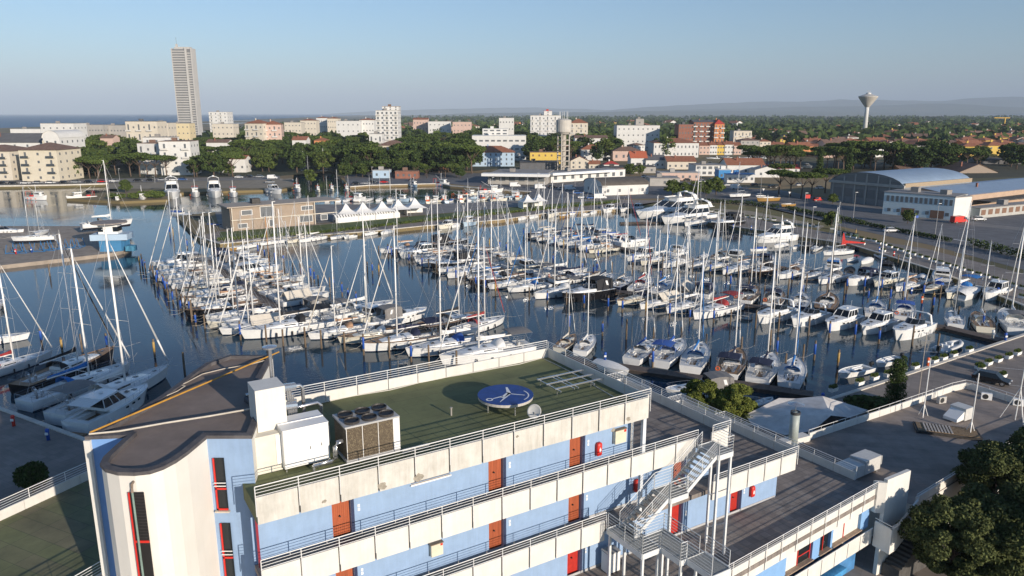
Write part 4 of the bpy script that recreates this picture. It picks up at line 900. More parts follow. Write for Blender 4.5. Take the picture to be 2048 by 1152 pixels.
    if buoy:
        mb = MB(); c_ = (X(0)+.05, W_(0)*.8, Z(0)+.5)
        for i in range(10):
            a_, b_ = 2*pi*i/10, 2*pi*(i+1)/10; mb.tube((c_[0], c_[1]+.27*cos(a_), c_[2]+.27*sin(a_)), (c_[0], c_[1]+.27*cos(b_), c_[2]+.27*sin(b_)), .075, 5)
        mb.build('lifebuoy', ORANGE, t)
    if fend:
        for sg in (1, -1):
            for s in (.3, .5, .66):
                mb = MB(); mb.lathe([(.02, .72), (.11, .65), (.11, .15), (.02, .08)], 6, (X(s), sg*(W_(s)*.97+.1), .1)); mb.build('fender', fend, t)
    return t

def motorboat(L=10, hullm=GEL, style='sport', top=COVN, deckm=GEL, stripe=None, name='motorboat', arch=True, canopy=None):
    """style: sport (open windscreen), hard (hardtop saloon), fly (flybridge)"""
    t = thing(name, None, None); B = .30*L+.55; fb = .12*L+.15
    X, Z, W_ = hull_parts(t, L, B, fb, hullm, deckm, stern=.9, rise=.28, over=.09, stripe=stripe or hullm, cock=(.05, .36) if style != 'open' else (.08, .7), cw=.74, cd_=.6, floor=TEAK if L > 8 else DECKM, bowp=.60, wlf=.86)
    k = L/10
    mb = MB(); rings = []
    prof = {'sport': ((.30, .55), (.40, .62), (.52, .60), (.66, .42), (.84, .08)), 'hard': ((.30, .60), (.40, .62), (.55, .60), (.70, .42), (.86, .08)), 'fly': ((.22, .9), (.40, .95), (.56, .85), (.72, .5), (.88, .08)), 'open': ((.70, .2), (.80, .15), (.86, .1), (.9, .08), (.94, .03))}[style]
    for s, h in prof:
        w_ = W_(s)*.80; z = Z(s)-.05; h *= k*.8
        rings.append([(X(s), -w_, z), (X(s), -w_*.93, z+h*.8), (X(s), -w_*.55, z+h), (X(s), w_*.55, z+h), (X(s), w_*.93, z+h*.8), (X(s), w_, z)])
    mb.smooth = False; mb.loft(rings, False, True); cro = mb
    wn = MB()
    for s in (.68, .78):
        wn.box(X(s), X(s)+.45*k, -.24*k, .24*k, Z(s)+.36*k-(s-.68)*2.0*k, Z(s)+.40*k-(s-.68)*2.0*k)
    for sg in (1, -1):
        for s in (.5, .6, .7):
            y = sg*(W_(s)*.985); wn.poly([(X(s)-.22*k, y*1.0+sg*.012, Z(s)*.72), (X(s)+.22*k, sg*(W_(s+.03)*.985+.012), Z(s)*.72), (X(s)+.22*k, sg*(W_(s+.03)*.985+.03), Z(s)*.86), (X(s)-.22*k, y+sg*.03, Z(s)*.86)][::sg])
    o_ = len(cro.v); cro.v += wn.v; cro.f += [tuple(i+o_ for i in f) for f in wn.f]; cro.m += [1]*len(wn.f); cro.sm += wn.sm; cro.build('cabin_trunk', [deckm if deckm is not TEAK else GEL, TINT], t)
    base = Z(.45)+.42*k
    def house(s0, s1, z0, h, wf, rake0, rake1, roofm=GEL, nm='saloon', over=.25, glass=True):
        w_ = W_(.4)*wf; a0, a1 = X(s0), X(s1)
        lo = [(a0, -w_), (a1, -w_*.9), (a1, w_*.9), (a0, w_)]; hi = [(a0+rake0, -w_*.86), (a1-rake1, -w_*.72), (a1-rake1, w_*.72), (a0+rake0, w_*.86)]
        lo2 = [tuple(Vector(p).lerp(Vector(q), .22)) for p, q in zip(lo, hi)]
        hi2 = [tuple(Vector(p).lerp(Vector(q), .92)) for p, q in zip(lo, hi)]
        mb = MB(); mb.loft([[(x, y, z0) for x, y in lo], [(x, y, z0+h*.22) for x, y in lo2]], True, False); mb.loft([[(x*1, y, z0+h*.92) for x, y in hi2], [(x, y, z0+h) for x, y in hi]], True, False)
        # pillars
        for (p, q) in zip(lo2, hi2): mb.tube((*p, z0+h*.22), (*q, z0+h*.92), .06*k, 4)
        mid = lambda a, c, f: tuple(Vector(a).lerp(Vector(c), f))
        for f_ in (.38, .68):
            for i, j in ((0, 1), (3, 2)): mb.tube((*mid(lo2[i], lo2[j], f_), z0+h*.22), (*mid(hi2[i], hi2[j], f_), z0+h*.92), .045*k, 4)
        mb.tube((*mid(lo2[1], lo2[2], .5), z0+h*.22), (*mid(hi2[1], hi2[2], .5), z0+h*.92), .03*k, 4)
        ho = mb.build(nm, GEL, t)
        g_ = MB(); sh = .985
        g_.loft([[(a0+(x-a0)*1, y*sh, z0+h*.22) for x, y in lo2], [(x, y*sh, z0+h*.92) for x, y in hi2]], True, False); g_.build('window', TINT, ho)
        mb = MB(); mb.prism([(hi[0][0]-over, -w_*.9), (hi[1][0]+.1, -w_*.70), (hi[1][0]+.28, 0), (hi[1][0]+.1, w_*.70), (hi[0][0]-over, w_*.9)], z0+h, z0+h+.07*k); mb.build('roof', roofm, ho)
        return z0+h+.07*k, hi
    if style == 'sport':
        # raked windscreen
        g_ = MB(); n = 8; lo = []; hi = []
        for i in range(n+1):
            q = -pi/2+pi*i/n; lo.append((X(.36)+ (X(.56)-X(.36))*cos(q)**.8 if cos(q) > 0 else X(.36), W_(.42)*.74*sin(q), Z(.5)+.40*k)); hi.append((X(.33)+(X(.47)-X(.33))*max(0, cos(q))**.8, W_(.42)*.66*sin(q), Z(.5)+1.05*k))
        g_.loft([lo, hi], False, False); g_.build('windscreen', TINT, t)
        mb = MB(); mb.path(hi, .03, 4); [mb.tube(lo[i], hi[i], .025, 4) for i in (2, 4, 6)]; mb.build('windscreen_frame', STEEL, t)
        if canopy:
            mb = MB(); rr = []
            for q in range(4):
                x = X(.06)+(X(.40)-X(.06))*q/3; zt = Z(.3)+(1.15+.75*sin(pi*(.25+q/3*.5)))*k
                rr.append([(x, W_(.2)*.88*y, (zt if abs(y) < .9 else Z(.2)+.1)) for y in (-1, -.85, -.4, .4, .85, 1)])
            mb.loft(rr, False, False); mb.build('canopy', canopy, t)
        if arch:
            mb = MB(); x = X(.2)
            for dx in (0,):
                pts_ = [(x-.5*k, -W_(.2)*.86, Z(.2)), (x+.0, -W_(.2)*.8, Z(.2)+1.5*k), (x+.05, -W_(.2)*.5, Z(.2)+1.75*k), (x+.05, W_(.2)*.5, Z(.2)+1.75*k), (x, W_(.2)*.8, Z(.2)+1.5*k), (x-.5*k, W_(.2)*.86, Z(.2))]
                rr = [[(a_-.22, b_, c_), (a_+.22, b_, c_), (a_+.22, b_*.96, c_-.09), (a_-.22, b_*.96, c_-.09)] for a_, b_, c_ in pts_]; mb.loft(rr)
            mb.build('arch', GEL, t)
        mb = MB(); 
        for y in (-.5, .5): mb.box(X(.28), X(.28)+.5*k, y*k-.25*k, y*k+.25*k, Z(.2)-.5, Z(.2)+.35)
        mb.box(X(.05), X(.05)+.5*k, -W_(.1)*.7, W_(.1)*.7, Z(.1)-.6, Z(.1)-.1); mb.build('seat', COVC, t)
    elif style == 'hard':
        zt, hi = house(.24, .58, Z(.4)+.25*k, 1.25*k, .82, .05*k, 1.15*k)
        mb = MB(); mb.lathe([(.0, 0), (.22*k, .02), (.22*k, .12), (.0, .2)], 10, (X(.36), 0, zt)); mb.tube((X(.3), .3, zt), (X(.27), .3, zt+1.3), .015, 4); mb.build('radar', GEL, t)
        if canopy:
            mb = MB(); mb.loft([[(X(.24), -W_(.3)*.75, zt-.05), (X(.24), W_(.3)*.75, zt-.05)], [(X(.06), -W_(.1)*.8, zt-.25), (X(.06), W_(.1)*.8, zt-.25)]], False, False); mb.build('awning', canopy, t)
    elif style == 'fly':
        zt, hi = house(.20, .62, Z(.4)+.35*k, 1.25*k, .88, .0, 1.6*k, nm='saloon', over=.12*L)
        mb = MB(); w_ = W_(.4)*.72; a0, a1 = X(.20), X(.44)
        mb.loft([[(a0, -w_, zt), (a1, -w_*.8, zt), (a1+.25*k, 0, zt), (a1, w_*.8, zt), (a0, w_, zt)], [(a0, -w_, zt+.55*k), (a1+.1, -w_*.85, zt+.55*k), (a1+.5*k, 0, zt+.55*k), (a1+.1, w_*.85, zt+.55*k), (a0, w_, zt+.55*k)]], False, False)
        mb.build('flybridge', GEL, t)
        mb = MB(); [mb.box(a0+.5*k+q*.9*k, a0+1.0*k+q*.9*k, -w_*.6, w_*.6, zt, zt+.5*k) for q in range(2)]; mb.build('seat', COVC, t)
        mb = MB(); rr = []
        for a_, b_, c_ in [(X(.14), -w_*1.05, zt-.1), (X(.19), -w_, zt+1.0*k), (X(.2), -w_*.5, zt+1.35*k), (X(.2), w_*.5, zt+1.35*k), (X(.19), w_, zt+1.0*k), (X(.14), w_*1.05, zt-.1)]:
            rr.append([(a_-.35*k, b_, c_), (a_+.25*k, b_, c_), (a_+.25*k, b_*.95, c_-.1), (a_-.35*k, b_*.95, c_-.1)])
        mb.loft(rr); mb.build('arch', GEL, t)
        mb = MB(); mb.smooth = True; mb.lathe([(.0, 0), (.26*k, .05), (.28*k, .25), (.15*k, .42), (0, .46)], 10, (X(.2), 0, zt+1.35*k)); mb.build('radome', GEL, t)
    # rail
    mb = MB()
    for sg in (1, -1):
        rl = [(X(s), sg*W_(s)*.9, Z(s)+.55) for s in (.5, .62, .74, .86, .95)]+[(X(1)-.1, 0, Z(1)+.6)]; mb.path(rl, .016, 4)
        for a_, b_, c_ in rl[:-1]: mb.tube((a_, b_, c_-.55), (a_, b_, c_), .014, 3)
    if style != 'open': mb.build('guard_rail', STEEL, t)
    if L > 9:
        mb = MB(); mb.box(X(0)-.75, X(0)+.02, -W_(0)*.85, W_(0)*.85, .28, .38); mb.build('swim_platform', TEAK, t)
    for s in (.25, .55):
        for sg in (1, -1):
            mb = MB(); mb.lathe([(.02, .75), (.12, .68), (.12, .15), (.02, .08)], 6, (X(s), sg*(W_(s)+.1), .15)); mb.build('fender', COVK if top is COVK else COVW, t)
    return t

def smallboat(L=5.5, hullm=GEL, inner=COVN, engine=True, cover=None, name='motorboat'):
    t = thing(name, None, None); B = .36*L; fb = .11*L
    X, Z, W_ = hull_parts(t, L, B, fb, hullm, GEL, stern=.85, rise=.25, over=.07, stripe=hullm, cock=None if cover else (.08, .72), cw=.82, cd_=.4, floor=inner, bowp=.65, wlf=.85)
    if cover:
        mb = MB(); mb.smooth = True; rr = []
        for s in (.02, .2, .4, .6, .8, .97):
            w_ = W_(s)*1.02; h = .55*sin(pi*min(1, s*.8+.2))*L/6
            rr.append([(X(s), w_*y, Z(s)+h*(1-y*y)+.02) for y in (-1, -.6, -.2, .2, .6, 1)])
        mb.loft(rr, False, False); mb.build('cover', cover, t)
    else:
        mb = MB(); [mb.box(X(s), X(s)+.3, -W_(s)*.8, W_(s)*.8, Z(s)-.28, Z(s)-.2) for s in (.2, .45)]; mb.build('bench', GEL, t)
    if engine:
        mb = MB(); mb.loft([[(X(0)-.55, -.17, Z(0)+.55), (X(0)-.08, -.17, Z(0)+.5), (X(0)-.08, .17, Z(0)+.5), (X(0)-.55, .17, Z(0)+.55)], [(X(0)-.5, -.2, Z(0)+.15), (X(0)-.1, -.2, Z(0)+.1), (X(0)-.1, .2, Z(0)+.1), (X(0)-.5, .2, Z(0)+.15)]]); mb.box(X(0)-.38, X(0)-.2, -.07, .07, -.3, Z(0)+.2); mb.build('outboard', RUBBER, t)
    return t
def rib(L=6, tubem=M('grey_rib_tube', (.62, .62, .60), .6, .05), cover=None):
    t = thing('inflatable_boat', None, None); B = .4*L
    mb = MB(); mb.smooth = True
    pl = [(-L/2, B*.36, .35), (-L*.1, B*.38, .37), (L*.2, B*.33, .42), (L*.38, B*.2, .5), (L*.47, 0, .58), (L*.38, -B*.2, .5), (L*.2, -B*.33, .42), (-L*.1, -B*.38, .37), (-L/2, -B*.36, .35)]
    mb.path(pl, .26, 8); mb.build('tube', tubem, t)
    mb = MB(); mb.prism([(-L*.46, -B*.33), (L*.2, -B*.3), (L*.42, 0), (L*.2, B*.3), (-L*.46, B*.33)], -.1, .25); mb.build('hull', GEL, t)
    if cover:
        mb = MB(); mb.smooth = True; mb.loft([[(x, B*.4*y*w_, .5+h*(1-y*y)) for y in (-1, -.5, 0, .5, 1)] for x, w_, h in ((-L*.45, 1, .1), (-L*.2, 1, .8), (L*.1, .9, .5), (L*.42, .2, .15))], False, False); mb.build('cover', cover, t)
    else:
        mb = MB(); mb.box(-.3, .3, -.3, .3, .25, 1.0); mb.box(-1.3, -.7, -.35, .35, .25, .75); mb.build('console', GEL, t)
    mb = MB(); mb.box(-L/2-.45, -L/2+.0, -.2, .2, .35, 1.05); mb.box(-L/2-.3, -L/2-.12, -.07, .07, -.3, .5); mb.build('outboard', RUBBER, t)
    return t

def fishingboat(L=14, hullm=GEL, houses=GEL, gear=RED, masts=True, name='fishing_boat', flat=False):
    t = thing(name, None, None); B = .30*L; fb = .11*L
    X, Z, W_ = hull_parts(t, L, B, fb, hullm, M('work_deck', (.25, .20, .16), .9, .2), stern=.8, rise=.7, over=.07, stripe=COVN, cock=None, bowp=.55, wlf=.9)
    s0, s1 = (.5, .74) if not flat else (.12, .7)
    z = Z(.6)-.1; w_ = W_(.6)*.72
    mb = MB(); mb.prism([(X(s0), -w_), (X(s1), -w_*.8), (X(s1)+.3, 0), (X(s1), w_*.8), (X(s0), w_)], z, z+2.1); ho = mb.build('wheelhouse', houses, t)
    mb = MB(); n = 5
    for k in range(n):
        x = X(s0)+(X(s1)-X(s0))*(k+.2)/n; dx = (X(s1)-X(s0))/n*.6
        for sg in (1, -1): mb.box(x, x+dx, min(sg*w_*.9, sg*(w_+.015)), max(sg*w_*.9, sg*(w_+.015)), z+1.15, z+1.75)
    for y in (-.55, -.05, .42): mb.box(X(s1)+.2-abs(y)*.3, X(s1)+.33-abs(y)*.42, y*w_, y*w_+.4*w_*.8, z+1.2, z+1.8)
    mb.build('window', TINT, ho)
    mb = MB(); mb.prism([(X(s0)-.5, -w_-.2), (X(s1)+.4, -w_*.9), (X(s1)+.6, 0), (X(s1)+.4, w_*.9), (X(s0)-.5, w_+.2)], z+2.1, z+2.22); mb.build('roof', houses, ho)
    if masts:
        mb = MB(); mb.tube((X(.48), 0, z), (X(.48), 0, z+L*.42), .09, 6); mb.tube((X(.48), 0, z+L*.1), (X(.12), 0, z+L*.32), .06, 5); mb.tube((X(.48), 0, z+L*.42), (X(1), 0, Z(1)), .015, 3); mb.tube((X(.48), 0, z+L*.42), (X(0), 0, Z(0)), .015, 3); mb.build('mast', GEL, t)
        mb = MB()
        for y in (-1, 1): mb.tube((X(.08), y*W_(.1)*.7, Z(.1)), (X(.08), y*W_(.1)*.7, Z(.1)+2.6), .07, 5)
        mb.tube((X(.08), -W_(.1)*.7, Z(.1)+2.6), (X(.08), W_(.1)*.7, Z(.1)+2.6), .07, 5); mb.box(X(.2), X(.32), -.8, .8, Z(.2)-.1, Z(.2)+.7); mb.build('trawl_gantry', gear, t)
    mb = MB(); [mb.path([(X(s), sg*W_(s)*.95, Z(s)+.8) for s in (.5, .65, .8, .92)]+[(X(1), 0, Z(1)+.8)], .02, 4) for sg in (1, -1)]; mb.build('guard_rail', STEEL, t)
    for s in (.2, .4, .6):
        mb = MB(); mb.lathe([(.05, .9), (.2, .8), (.2, .3), (.05, .2)], 6, (X(s), -W_(s)-.15, .2)); mb.build('fender', ORANGE if gear is RED else COVW, t)
    return t

# prototypes ------------------------------------------------------------
S = {}
def proto(code):
    if code in S: return S[code]
    d = {
     'a': lambda: (sailboat(11.5, cover=None, boomm=COVW, spray=COVG, teak=False), 'white sailing yacht'),
     'b': lambda: (sailboat(10.5, cover=COVB2, spray=COVB2, jib=COVB2, mastm=ALUW), 'white sailing yacht with bright blue boom cover'),
     'c': lambda: (sailboat(12.0, spray=COVN, bimini=COVN, boomm=COVN, buoy=True, teak=True), 'teak-decked white yacht with navy bimini'),
     'd': lambda: (sailboat(9.2, spray=None, mastm=ALU, boomm=None, jib=None, fend=None), 'small white sailing boat'),
     'e': lambda: (sailboat(11.0, hullm=NAVY, spray=COVG, boomm=COVG), 'dark blue sailing yacht'),
     'f': lambda: (sailboat(10.0, spray=COVT, cover=COVT, tent=None, jib=COVC), 'white sailing yacht with tan covers'),
     'g': lambda: (sailboat(10.8, spray=None, tent=COVC), 'sailing yacht under a cream tent cover'),
     'h': lambda: (sailboat(12.5, hullm=BLACK, spray=COVK, boomm=COVK, teak=True, jib=COVK), 'black hulled sailing yacht'),
     'i': lambda: (sailboat(11.2, spray=COVB, bimini=COVB, cover=COVB, buoy=True), 'white sailing yacht with deep blue bimini'),
     'j': lambda: (sailboat(10.2, hullm=CREAM, spray=BROWN, boomm=COVC, mastm=ALU, teak=True), 'cream sailing yacht with brown sprayhood'),
     'k': lambda: (sailboat(11.0, spray=COVR, cover=COVR, bimini=None, jib=COVR), 'white sailing yacht with maroon canvas'),
     'l': lambda: (sailboat(12.8, spray=COVW, boomm=COVW, bimini=COVG, mh=1.32, jib=COVW), 'long white sailing yacht'),
     'w': lambda: (sailboat(10.5, hullm=CREAM, spray=COVT, boomm=COVC, mastm=WOODM, jib=None, teak=True), 'sailing yacht with varnished orange mast'),
     'q': lambda: (sailboat(9.8, spray=BROWN, cover=BROWN, tent=None, mastm=ALU, jib=COVG), 'white sailing yacht with brown covers'),
     'M': lambda: (motorboat(10.5, style='sport', canopy=None), 'open white sports cruiser'),
     'N': lambda: (motorboat(9.5, style='sport', canopy=COVN, top=COVK), 'white sports cruiser under navy canopy'),
     'G': lambda: (motorboat(10.0, style='sport', canopy=COVG, stripe=COVN), 'white motor cruiser under grey canopy'),
     'H': lambda: (motorboat(10.5, style='hard', canopy=COVW), 'white hardtop motor cruiser with side windows'),
     'C': lambda: (motorboat(9.0, hullm=CREAM, style='hard', deckm=CREAM), 'cream hardtop motor cruiser'),
     'K': lambda: (motorboat(11.5, hullm=BLACK, style='sport', canopy=COVK, top=COVK), 'black sports cruiser with black canopy'),
     'F': lambda: (motorboat(15.5, style='fly', name='motor_yacht'), 'large white flybridge motor yacht'),
     'Z': lambda: (motorboat(18, hullm=GEL, style='fly', stripe=BLACK, name='motor_yacht'), 'very large white motor yacht'),
     'D': lambda: (smallboat(5.6, inner=COVN), 'small open motorboat with outboard'),
     'E': lambda: (smallboat(6.2, cover=COVW), 'small motorboat under white cover'),
     'B': lambda: (smallboat(6.5, cover=COVB), 'small motorboat under blue cover'),
     'P': lambda: (smallboat(6.8, hullm=BLACK, cover=COVK), 'small dark motorboat under black cover'),
     'R': lambda: (rib(6.2), 'grey inflatable boat with console'),
     'O': lambda: (smallboat(7, hullm=M('ochre_hull', (.35, .2, .05), .5, .1), inner=TEAK), 'ochre wooden launch'),
     'T': lambda: (fishingboat(14), 'white fishing trawler with wheelhouse'),
     'U': lambda: (fishingboat(10, hullm=CREAM, gear=ORANGE), 'small cream fishing boat'),
     'V': lambda: (fishingboat(11, hullm=GEL_BLUE, gear=STEEL), 'pale blue fishing boat'),
    }[code]()
    root, lab = d; S[code] = [root, lab, False]; return S[code]
CANV = [COVN, COVN, COVK, COVG, COVB, COVB2, BROWN, COVT, COVC, COVW, COVR]
CAT = {**{k: 'sailing boat' for k in 'abcdefghijklwq'}, **{k: 'motorboat' for k in 'MNGHCKDEBPOR'}, 'F': 'motor yacht', 'Z': 'motor yacht', 'T': 'fishing boat', 'U': 'fishing boat', 'V': 'fishing boat'}
NB = [0]
def place(code, x, y, heading, where, group=None, scale=1.0, lab=None):
    """heading: world direction of the bow (radians)"""
    root, l, used = proto(code); NB[0] += 1
    label = (lab or l) + ', ' + where
    if not used:
        S[code][2] = True; o = root; o.location = (x, y, 0); o.rotation_euler = (0, 0, heading); o.scale = (scale,)*3; o['label'] = label
    else: o = dup(root, (x, y, 0), heading, label, None, scale)
    if used and code in 'aldMHj' and RND.random() < .75:
        cv = RND.choice(CANV)
        for ch in o.children:
            if ch.name.split('.')[0] in ('sail_cover', 'sprayhood', 'bimini', 'canopy', 'tent_cover', 'awning') and RND.random() < .8: ch.material_slots[0].link = 'OBJECT'; ch.material_slots[0].material = cv
            elif ch.name.startswith('hull') and code in 'al' and RND.random() < .25: ch.material_slots[0].link = 'OBJECT'; ch.material_slots[0].material = RND.choice([GEL_BLUE, CREAM, CREAM])
    if used and code in 'aldj' and RND.random() < .25:
        for ch in list(o.children):
            if ch.name.startswith('furled_jib'): bpy.data.objects.remove(ch)
    o['category'] = CAT[code]
    if group: o['group'] = group
    if HOOK: HOOK(o)
    return o
HOOK = None
def row(A, Bp, side, codes, where, group, off=1.2, tight=.3, jitter=.06, start=0.0, head=None, big=1.0):
    """boats moored stern-to along a line A->B; side +1 = left of direction"""
    A = Vector(A); Bp = Vector(Bp); d = (Bp-A).normalized(); nn = Vector((-d.y, d.x))*side; s = start; LN = (Bp-A).length
    cnt = 0
    for ch in codes:
        if ch == '.': s += 3.5; continue
        lg = proto(ch)[0]; L_ = {'a': 11.5, 'b': 10.5, 'c': 12, 'd': 9.2, 'e': 11, 'f': 10, 'g': 10.8, 'h': 12.5, 'i': 11.2, 'j': 10.2, 'k': 11, 'l': 12.8, 'w': 10.5, 'q': 9.8, 'M': 10.5, 'N': 9.5, 'G': 10, 'H': 10.5, 'C': 9, 'K': 11.5, 'F': 15.5, 'Z': 18, 'D': 5.6, 'E': 6.2, 'B': 6.5, 'P': 6.8, 'R': 6.2, 'O': 7, 'T': 14, 'U': 10, 'V': 11}[ch]
        sc_ = RND.uniform(.92, 1.06)*big; L_ *= sc_
        bw = {'M': .355, 'N': .36, 'G': .355, 'H': .355, 'C': .36, 'K': .35, 'F': .34, 'Z': .33, 'R': .42}.get(ch, .37 if ch in 'DEBPO' else .335)*L_
        hv = Vector(head).normalized() if head else nn; k_ = 1/max(.5, abs(hv.dot(nn)))
        s += (bw/2 + tight)*k_; c = A + d*s + nn*off + hv*(L_/2 + RND.uniform(-.3, .5)); s += (bw/2 + tight)*k_
        h = atan2(hv.y, hv.x) + RND.uniform(-jitter, jitter)
        place(ch, c.x, c.y, h, ORD[cnt] + ' ' + where, group, sc_); cnt += 1
    return s

PONT = M('pontoon_planks', (.11, .085, .07), .9, .25, 2, streak=1); PONTS = M('pontoon_side', (.055, .045, .04), .9, .3, 1)
def pontoon(pts_, wd, label, z=.55):
    t = thing('pontoon', label, 'pontoon', (pts_[0][0], pts_[0][1], 0), 0, 'floating pontoons'); o = Vector((*pts_[0], 0)); top = MB(); sd = MB()
    for i in range(len(pts_)-1):
        a, c = Vector((*pts_[i], 0))-o, Vector((*pts_[i+1], 0))-o; d = (c-a).normalized(); nn = Vector((-d.y, d.x, 0)); Ln = (c-a).length; n = int(Ln/2.5)
        for k in range(n):
            p, q = a+d*(Ln*k/n+.02), a+d*(Ln*(k+1)/n-.02); top.prism([(r.x, r.y) for r in (p-nn*wd/2, q-nn*wd/2, q+nn*wd/2, p+nn*wd/2)], z-.1, z)
        p, q = a, c; sd.prism([(r.x, r.y) for r in (p-nn*(wd/2-.06), q-nn*(wd/2-.06), q+nn*(wd/2-.06), p+nn*(wd/2-.06))], -.3, z-.1)
    top.build('deck', PONT, t); sd.build('float', PONTS, t); return t
PA = [(-77, 181), (-39.5, 126), (-2, 111)]
PB = [(-24, 196), (9, 149.5)]
PC = [(8, 151), (72, 119), (76.5, 111.5)]
PD = [(13, 222), (34, 184), (91.5, 150)]
PE = [(2, 105.5), (38, 88.5)]
pontoon(PA, 2.2, 'long dark wooden pontoon between the two left boat rows'); pontoon(PB, 2.2, 'middle dark wooden pontoon leading away from the central junction')
pontoon(PC, 2.2, 'dark wooden pontoon running from the central junction to the right quay'); pontoon(PD, 2.2, 'far dark wooden pontoon running to the promenade')
pontoon(PE, 2.0, 'near dark wooden pontoon just behind the office block')
pontoon([tuple(P(1240, 448, 0))[:2], tuple(P(1400, 446, 0))[:2]], 1.8, 'short red-brown pontoon beside the large motor yachts')

GA = 'boats along the long left pontoon'; GB = 'boats along the middle pontoon'; GC = 'boats along the right pontoon'; GD = 'boats along the far pontoon'
# left pontoon
HL, HR = (-.88, -.48), (.74, .67)
row(PA[0], PA[1], -1, 'HGlaaajacfhaag', 'from far end, left pontoon outer side', GA, start=6, head=HL, tight=.45, big=1.08)
row(PA[1], PA[2], -1, 'alfjcal', 'past the bend, left pontoon outer side', GA, start=0, head=HL, tight=.6, big=1.12)
row(PA[0], PA[1], 1, 'NMGMGHEwajqag', 'from far end, left pontoon inner side', GA, start=4, head=HR, tight=.4)
row(PA[1], PA[2], 1, 'GlCG.hk', 'past the bend, left pontoon inner side', GA, start=0, head=HR, tight=.4)
# middle pontoon
row(PB[0], PB[1], -1, 'aNHqaaKalbhab', 'from far end, middle pontoon left side', GB, head=HL, tight=.35)
row(PB[0], PB[1], 1, 'KqdheajdgCelc', 'from far end, middle pontoon right side', GB, head=(.87, .49), tight=.35)
# right pontoon: far side (bows away) and near side (bows towards us)
row(PC[0], PC[1], 1, '..aekbgN.cceh.bi.djl', 'from the junction, right pontoon far side', GC, tight=.35)
row(PC[0], PC[1], -1, '.lK.jgal.MMHHM', 'from the junction, right pontoon near side', GC, start=1, head=(-.80, -.60), tight=.55)
# far pontoon
row(PD[0], PD[1], -1, 'eacabbMj', 'from far end, far pontoon near side', GD, head=(-.85, -.52))
row(PD[1], PD[2], -1, 'HaadalhadaNCajlH', 'after the bend, far pontoon near side', GD, head=(-.80, -.60), tight=.4)
row(PD[0], PD[1], 1, 'cMHikM', 'from far end, far pontoon far side', GD, start=5)
row(PD[1], PD[2], 1, 'M.EjC.N.d.HP.K.EH', 'after the bend, far pontoon far side', GD, start=4)
GH_ = 'fishing boats in the inner harbour'
def at(code, px, py, bx, by, where, lab=None, sc_=None, group=None):
    """place a boat by its stern and bow water line in the photograph"""
    s, b_ = P(px, py, 0), P(bx, by, 0); d = b_-s; L_ = {'a': 11.5, 'b': 10.5, 'c': 12, 'd': 9.2, 'e': 11, 'f': 10, 'g': 10.8, 'h': 12.5, 'i': 11.2, 'j': 10.2, 'k': 11, 'l': 12.8, 'w': 10.5, 'q': 9.8, 'M': 10.5, 'N': 9.5, 'G': 10, 'H': 10.5, 'C': 9, 'K': 11.5, 'F': 15.5, 'Z': 18, 'D': 5.6, 'E': 6.2, 'B': 6.5, 'P': 6.8, 'R': 6.2, 'O': 7, 'T': 14, 'U': 10, 'V': 11}[code]
    c = (s+b_)/2; return place(code, c.x, c.y, atan2(d.y, d.x), where, group, sc_ if sc_ else max(.5, min(1.7, d.length/L_)) if group != GH_ else {'T': .82, 'U': .72, 'V': .8}[code], lab)
GE = 'sailing boats moored stern-to on the near pontoon'
at('a', 1262, 730, 1310, 692, 'first from the left on the near pontoon', group=GE); at('i', 1318, 736, 1365, 692, 'on the near pontoon beside the beige tender', group=GE)
at('b', 1380, 748, 1405, 700, 'with orange lifebuoy on the near pontoon', group=GE); at('c', 1452, 762, 1478, 712, 'at the middle of the near pontoon', group=GE)
at('l', 1513, 773, 1545, 722, 'second from the right on the near pontoon', group=GE); at('b', 1577, 780, 1592, 730, 'last on the right of the near pontoon', group=GE)
at('j', 1118, 705, 1150, 678, 'just behind the far corner of the green roof'); at('a', 1160, 712, 1185, 680, 'just right of the far corner of the green roof')
at('G', 1465, 790, 1330, 800, 'lying bow left below the near pontoon', lab='white cruiser with grey bimini')
at('E', 1192, 730, 1258, 752, 'tender moored left of the near pontoon', lab='beige covered tender'); at('R', 1510, 812, 1545, 800, 'behind the green bush')
at('D', 1738, 742, 1676, 757, 'with red seat at the near quay', lab='small white open motorboat'); at('D', 1800, 722, 1752, 735, 'tied to the near quay beside the orange pedestal', lab='small blue and white open boat')
at('R', 1872, 708, 1925, 688, 'near the quay below the last cruiser', lab='white inflatable under silver cover', sc_=1.1); at('E', 2020, 668, 2060, 655, 'by the right edge of the near quay', sc_=.9)
at('E', 1915, 600, 1955, 586, 'at the corner of the promenade', lab='small white fishing launch')
# big ones left
GF = 'large sailing yachts moored on the left quay'
at('l', -90, 775, 108, 716, 'with tan deck, second of the left quay yachts', lab='long cream sailing yacht', group=GF); at('l', -110, 700, 62, 678, 'pointing right at the left picture edge', lab='old white sailing yacht', group=GF)
at('h', 40, 790, 232, 712, 'under dark grey tent on the left quay', lab='dark sailing yacht', group=GF); at('a', 50, 822, 264, 742, 'directly right of the dark tent-covered yacht', lab='large white racing yacht', group=GF)
at('l', 112, 850, 340, 752, 'between the racing yacht and the white cruiser', lab='slim white yacht with teak deck', group=GF); at('H', 150, 872, 300, 795, 'half hidden by the yellow pipe roof', lab='big white motor sailer', sc_=1.1)
at('a', -60, 640, 12, 610, 'at the left picture edge above the cream yacht'); 
for o_ in list(bpy.data.objects):
    if o_.get('group') == GF: o_.scale = (o_.scale[0], o_.scale[1]*.78, o_.scale[2]*.86)
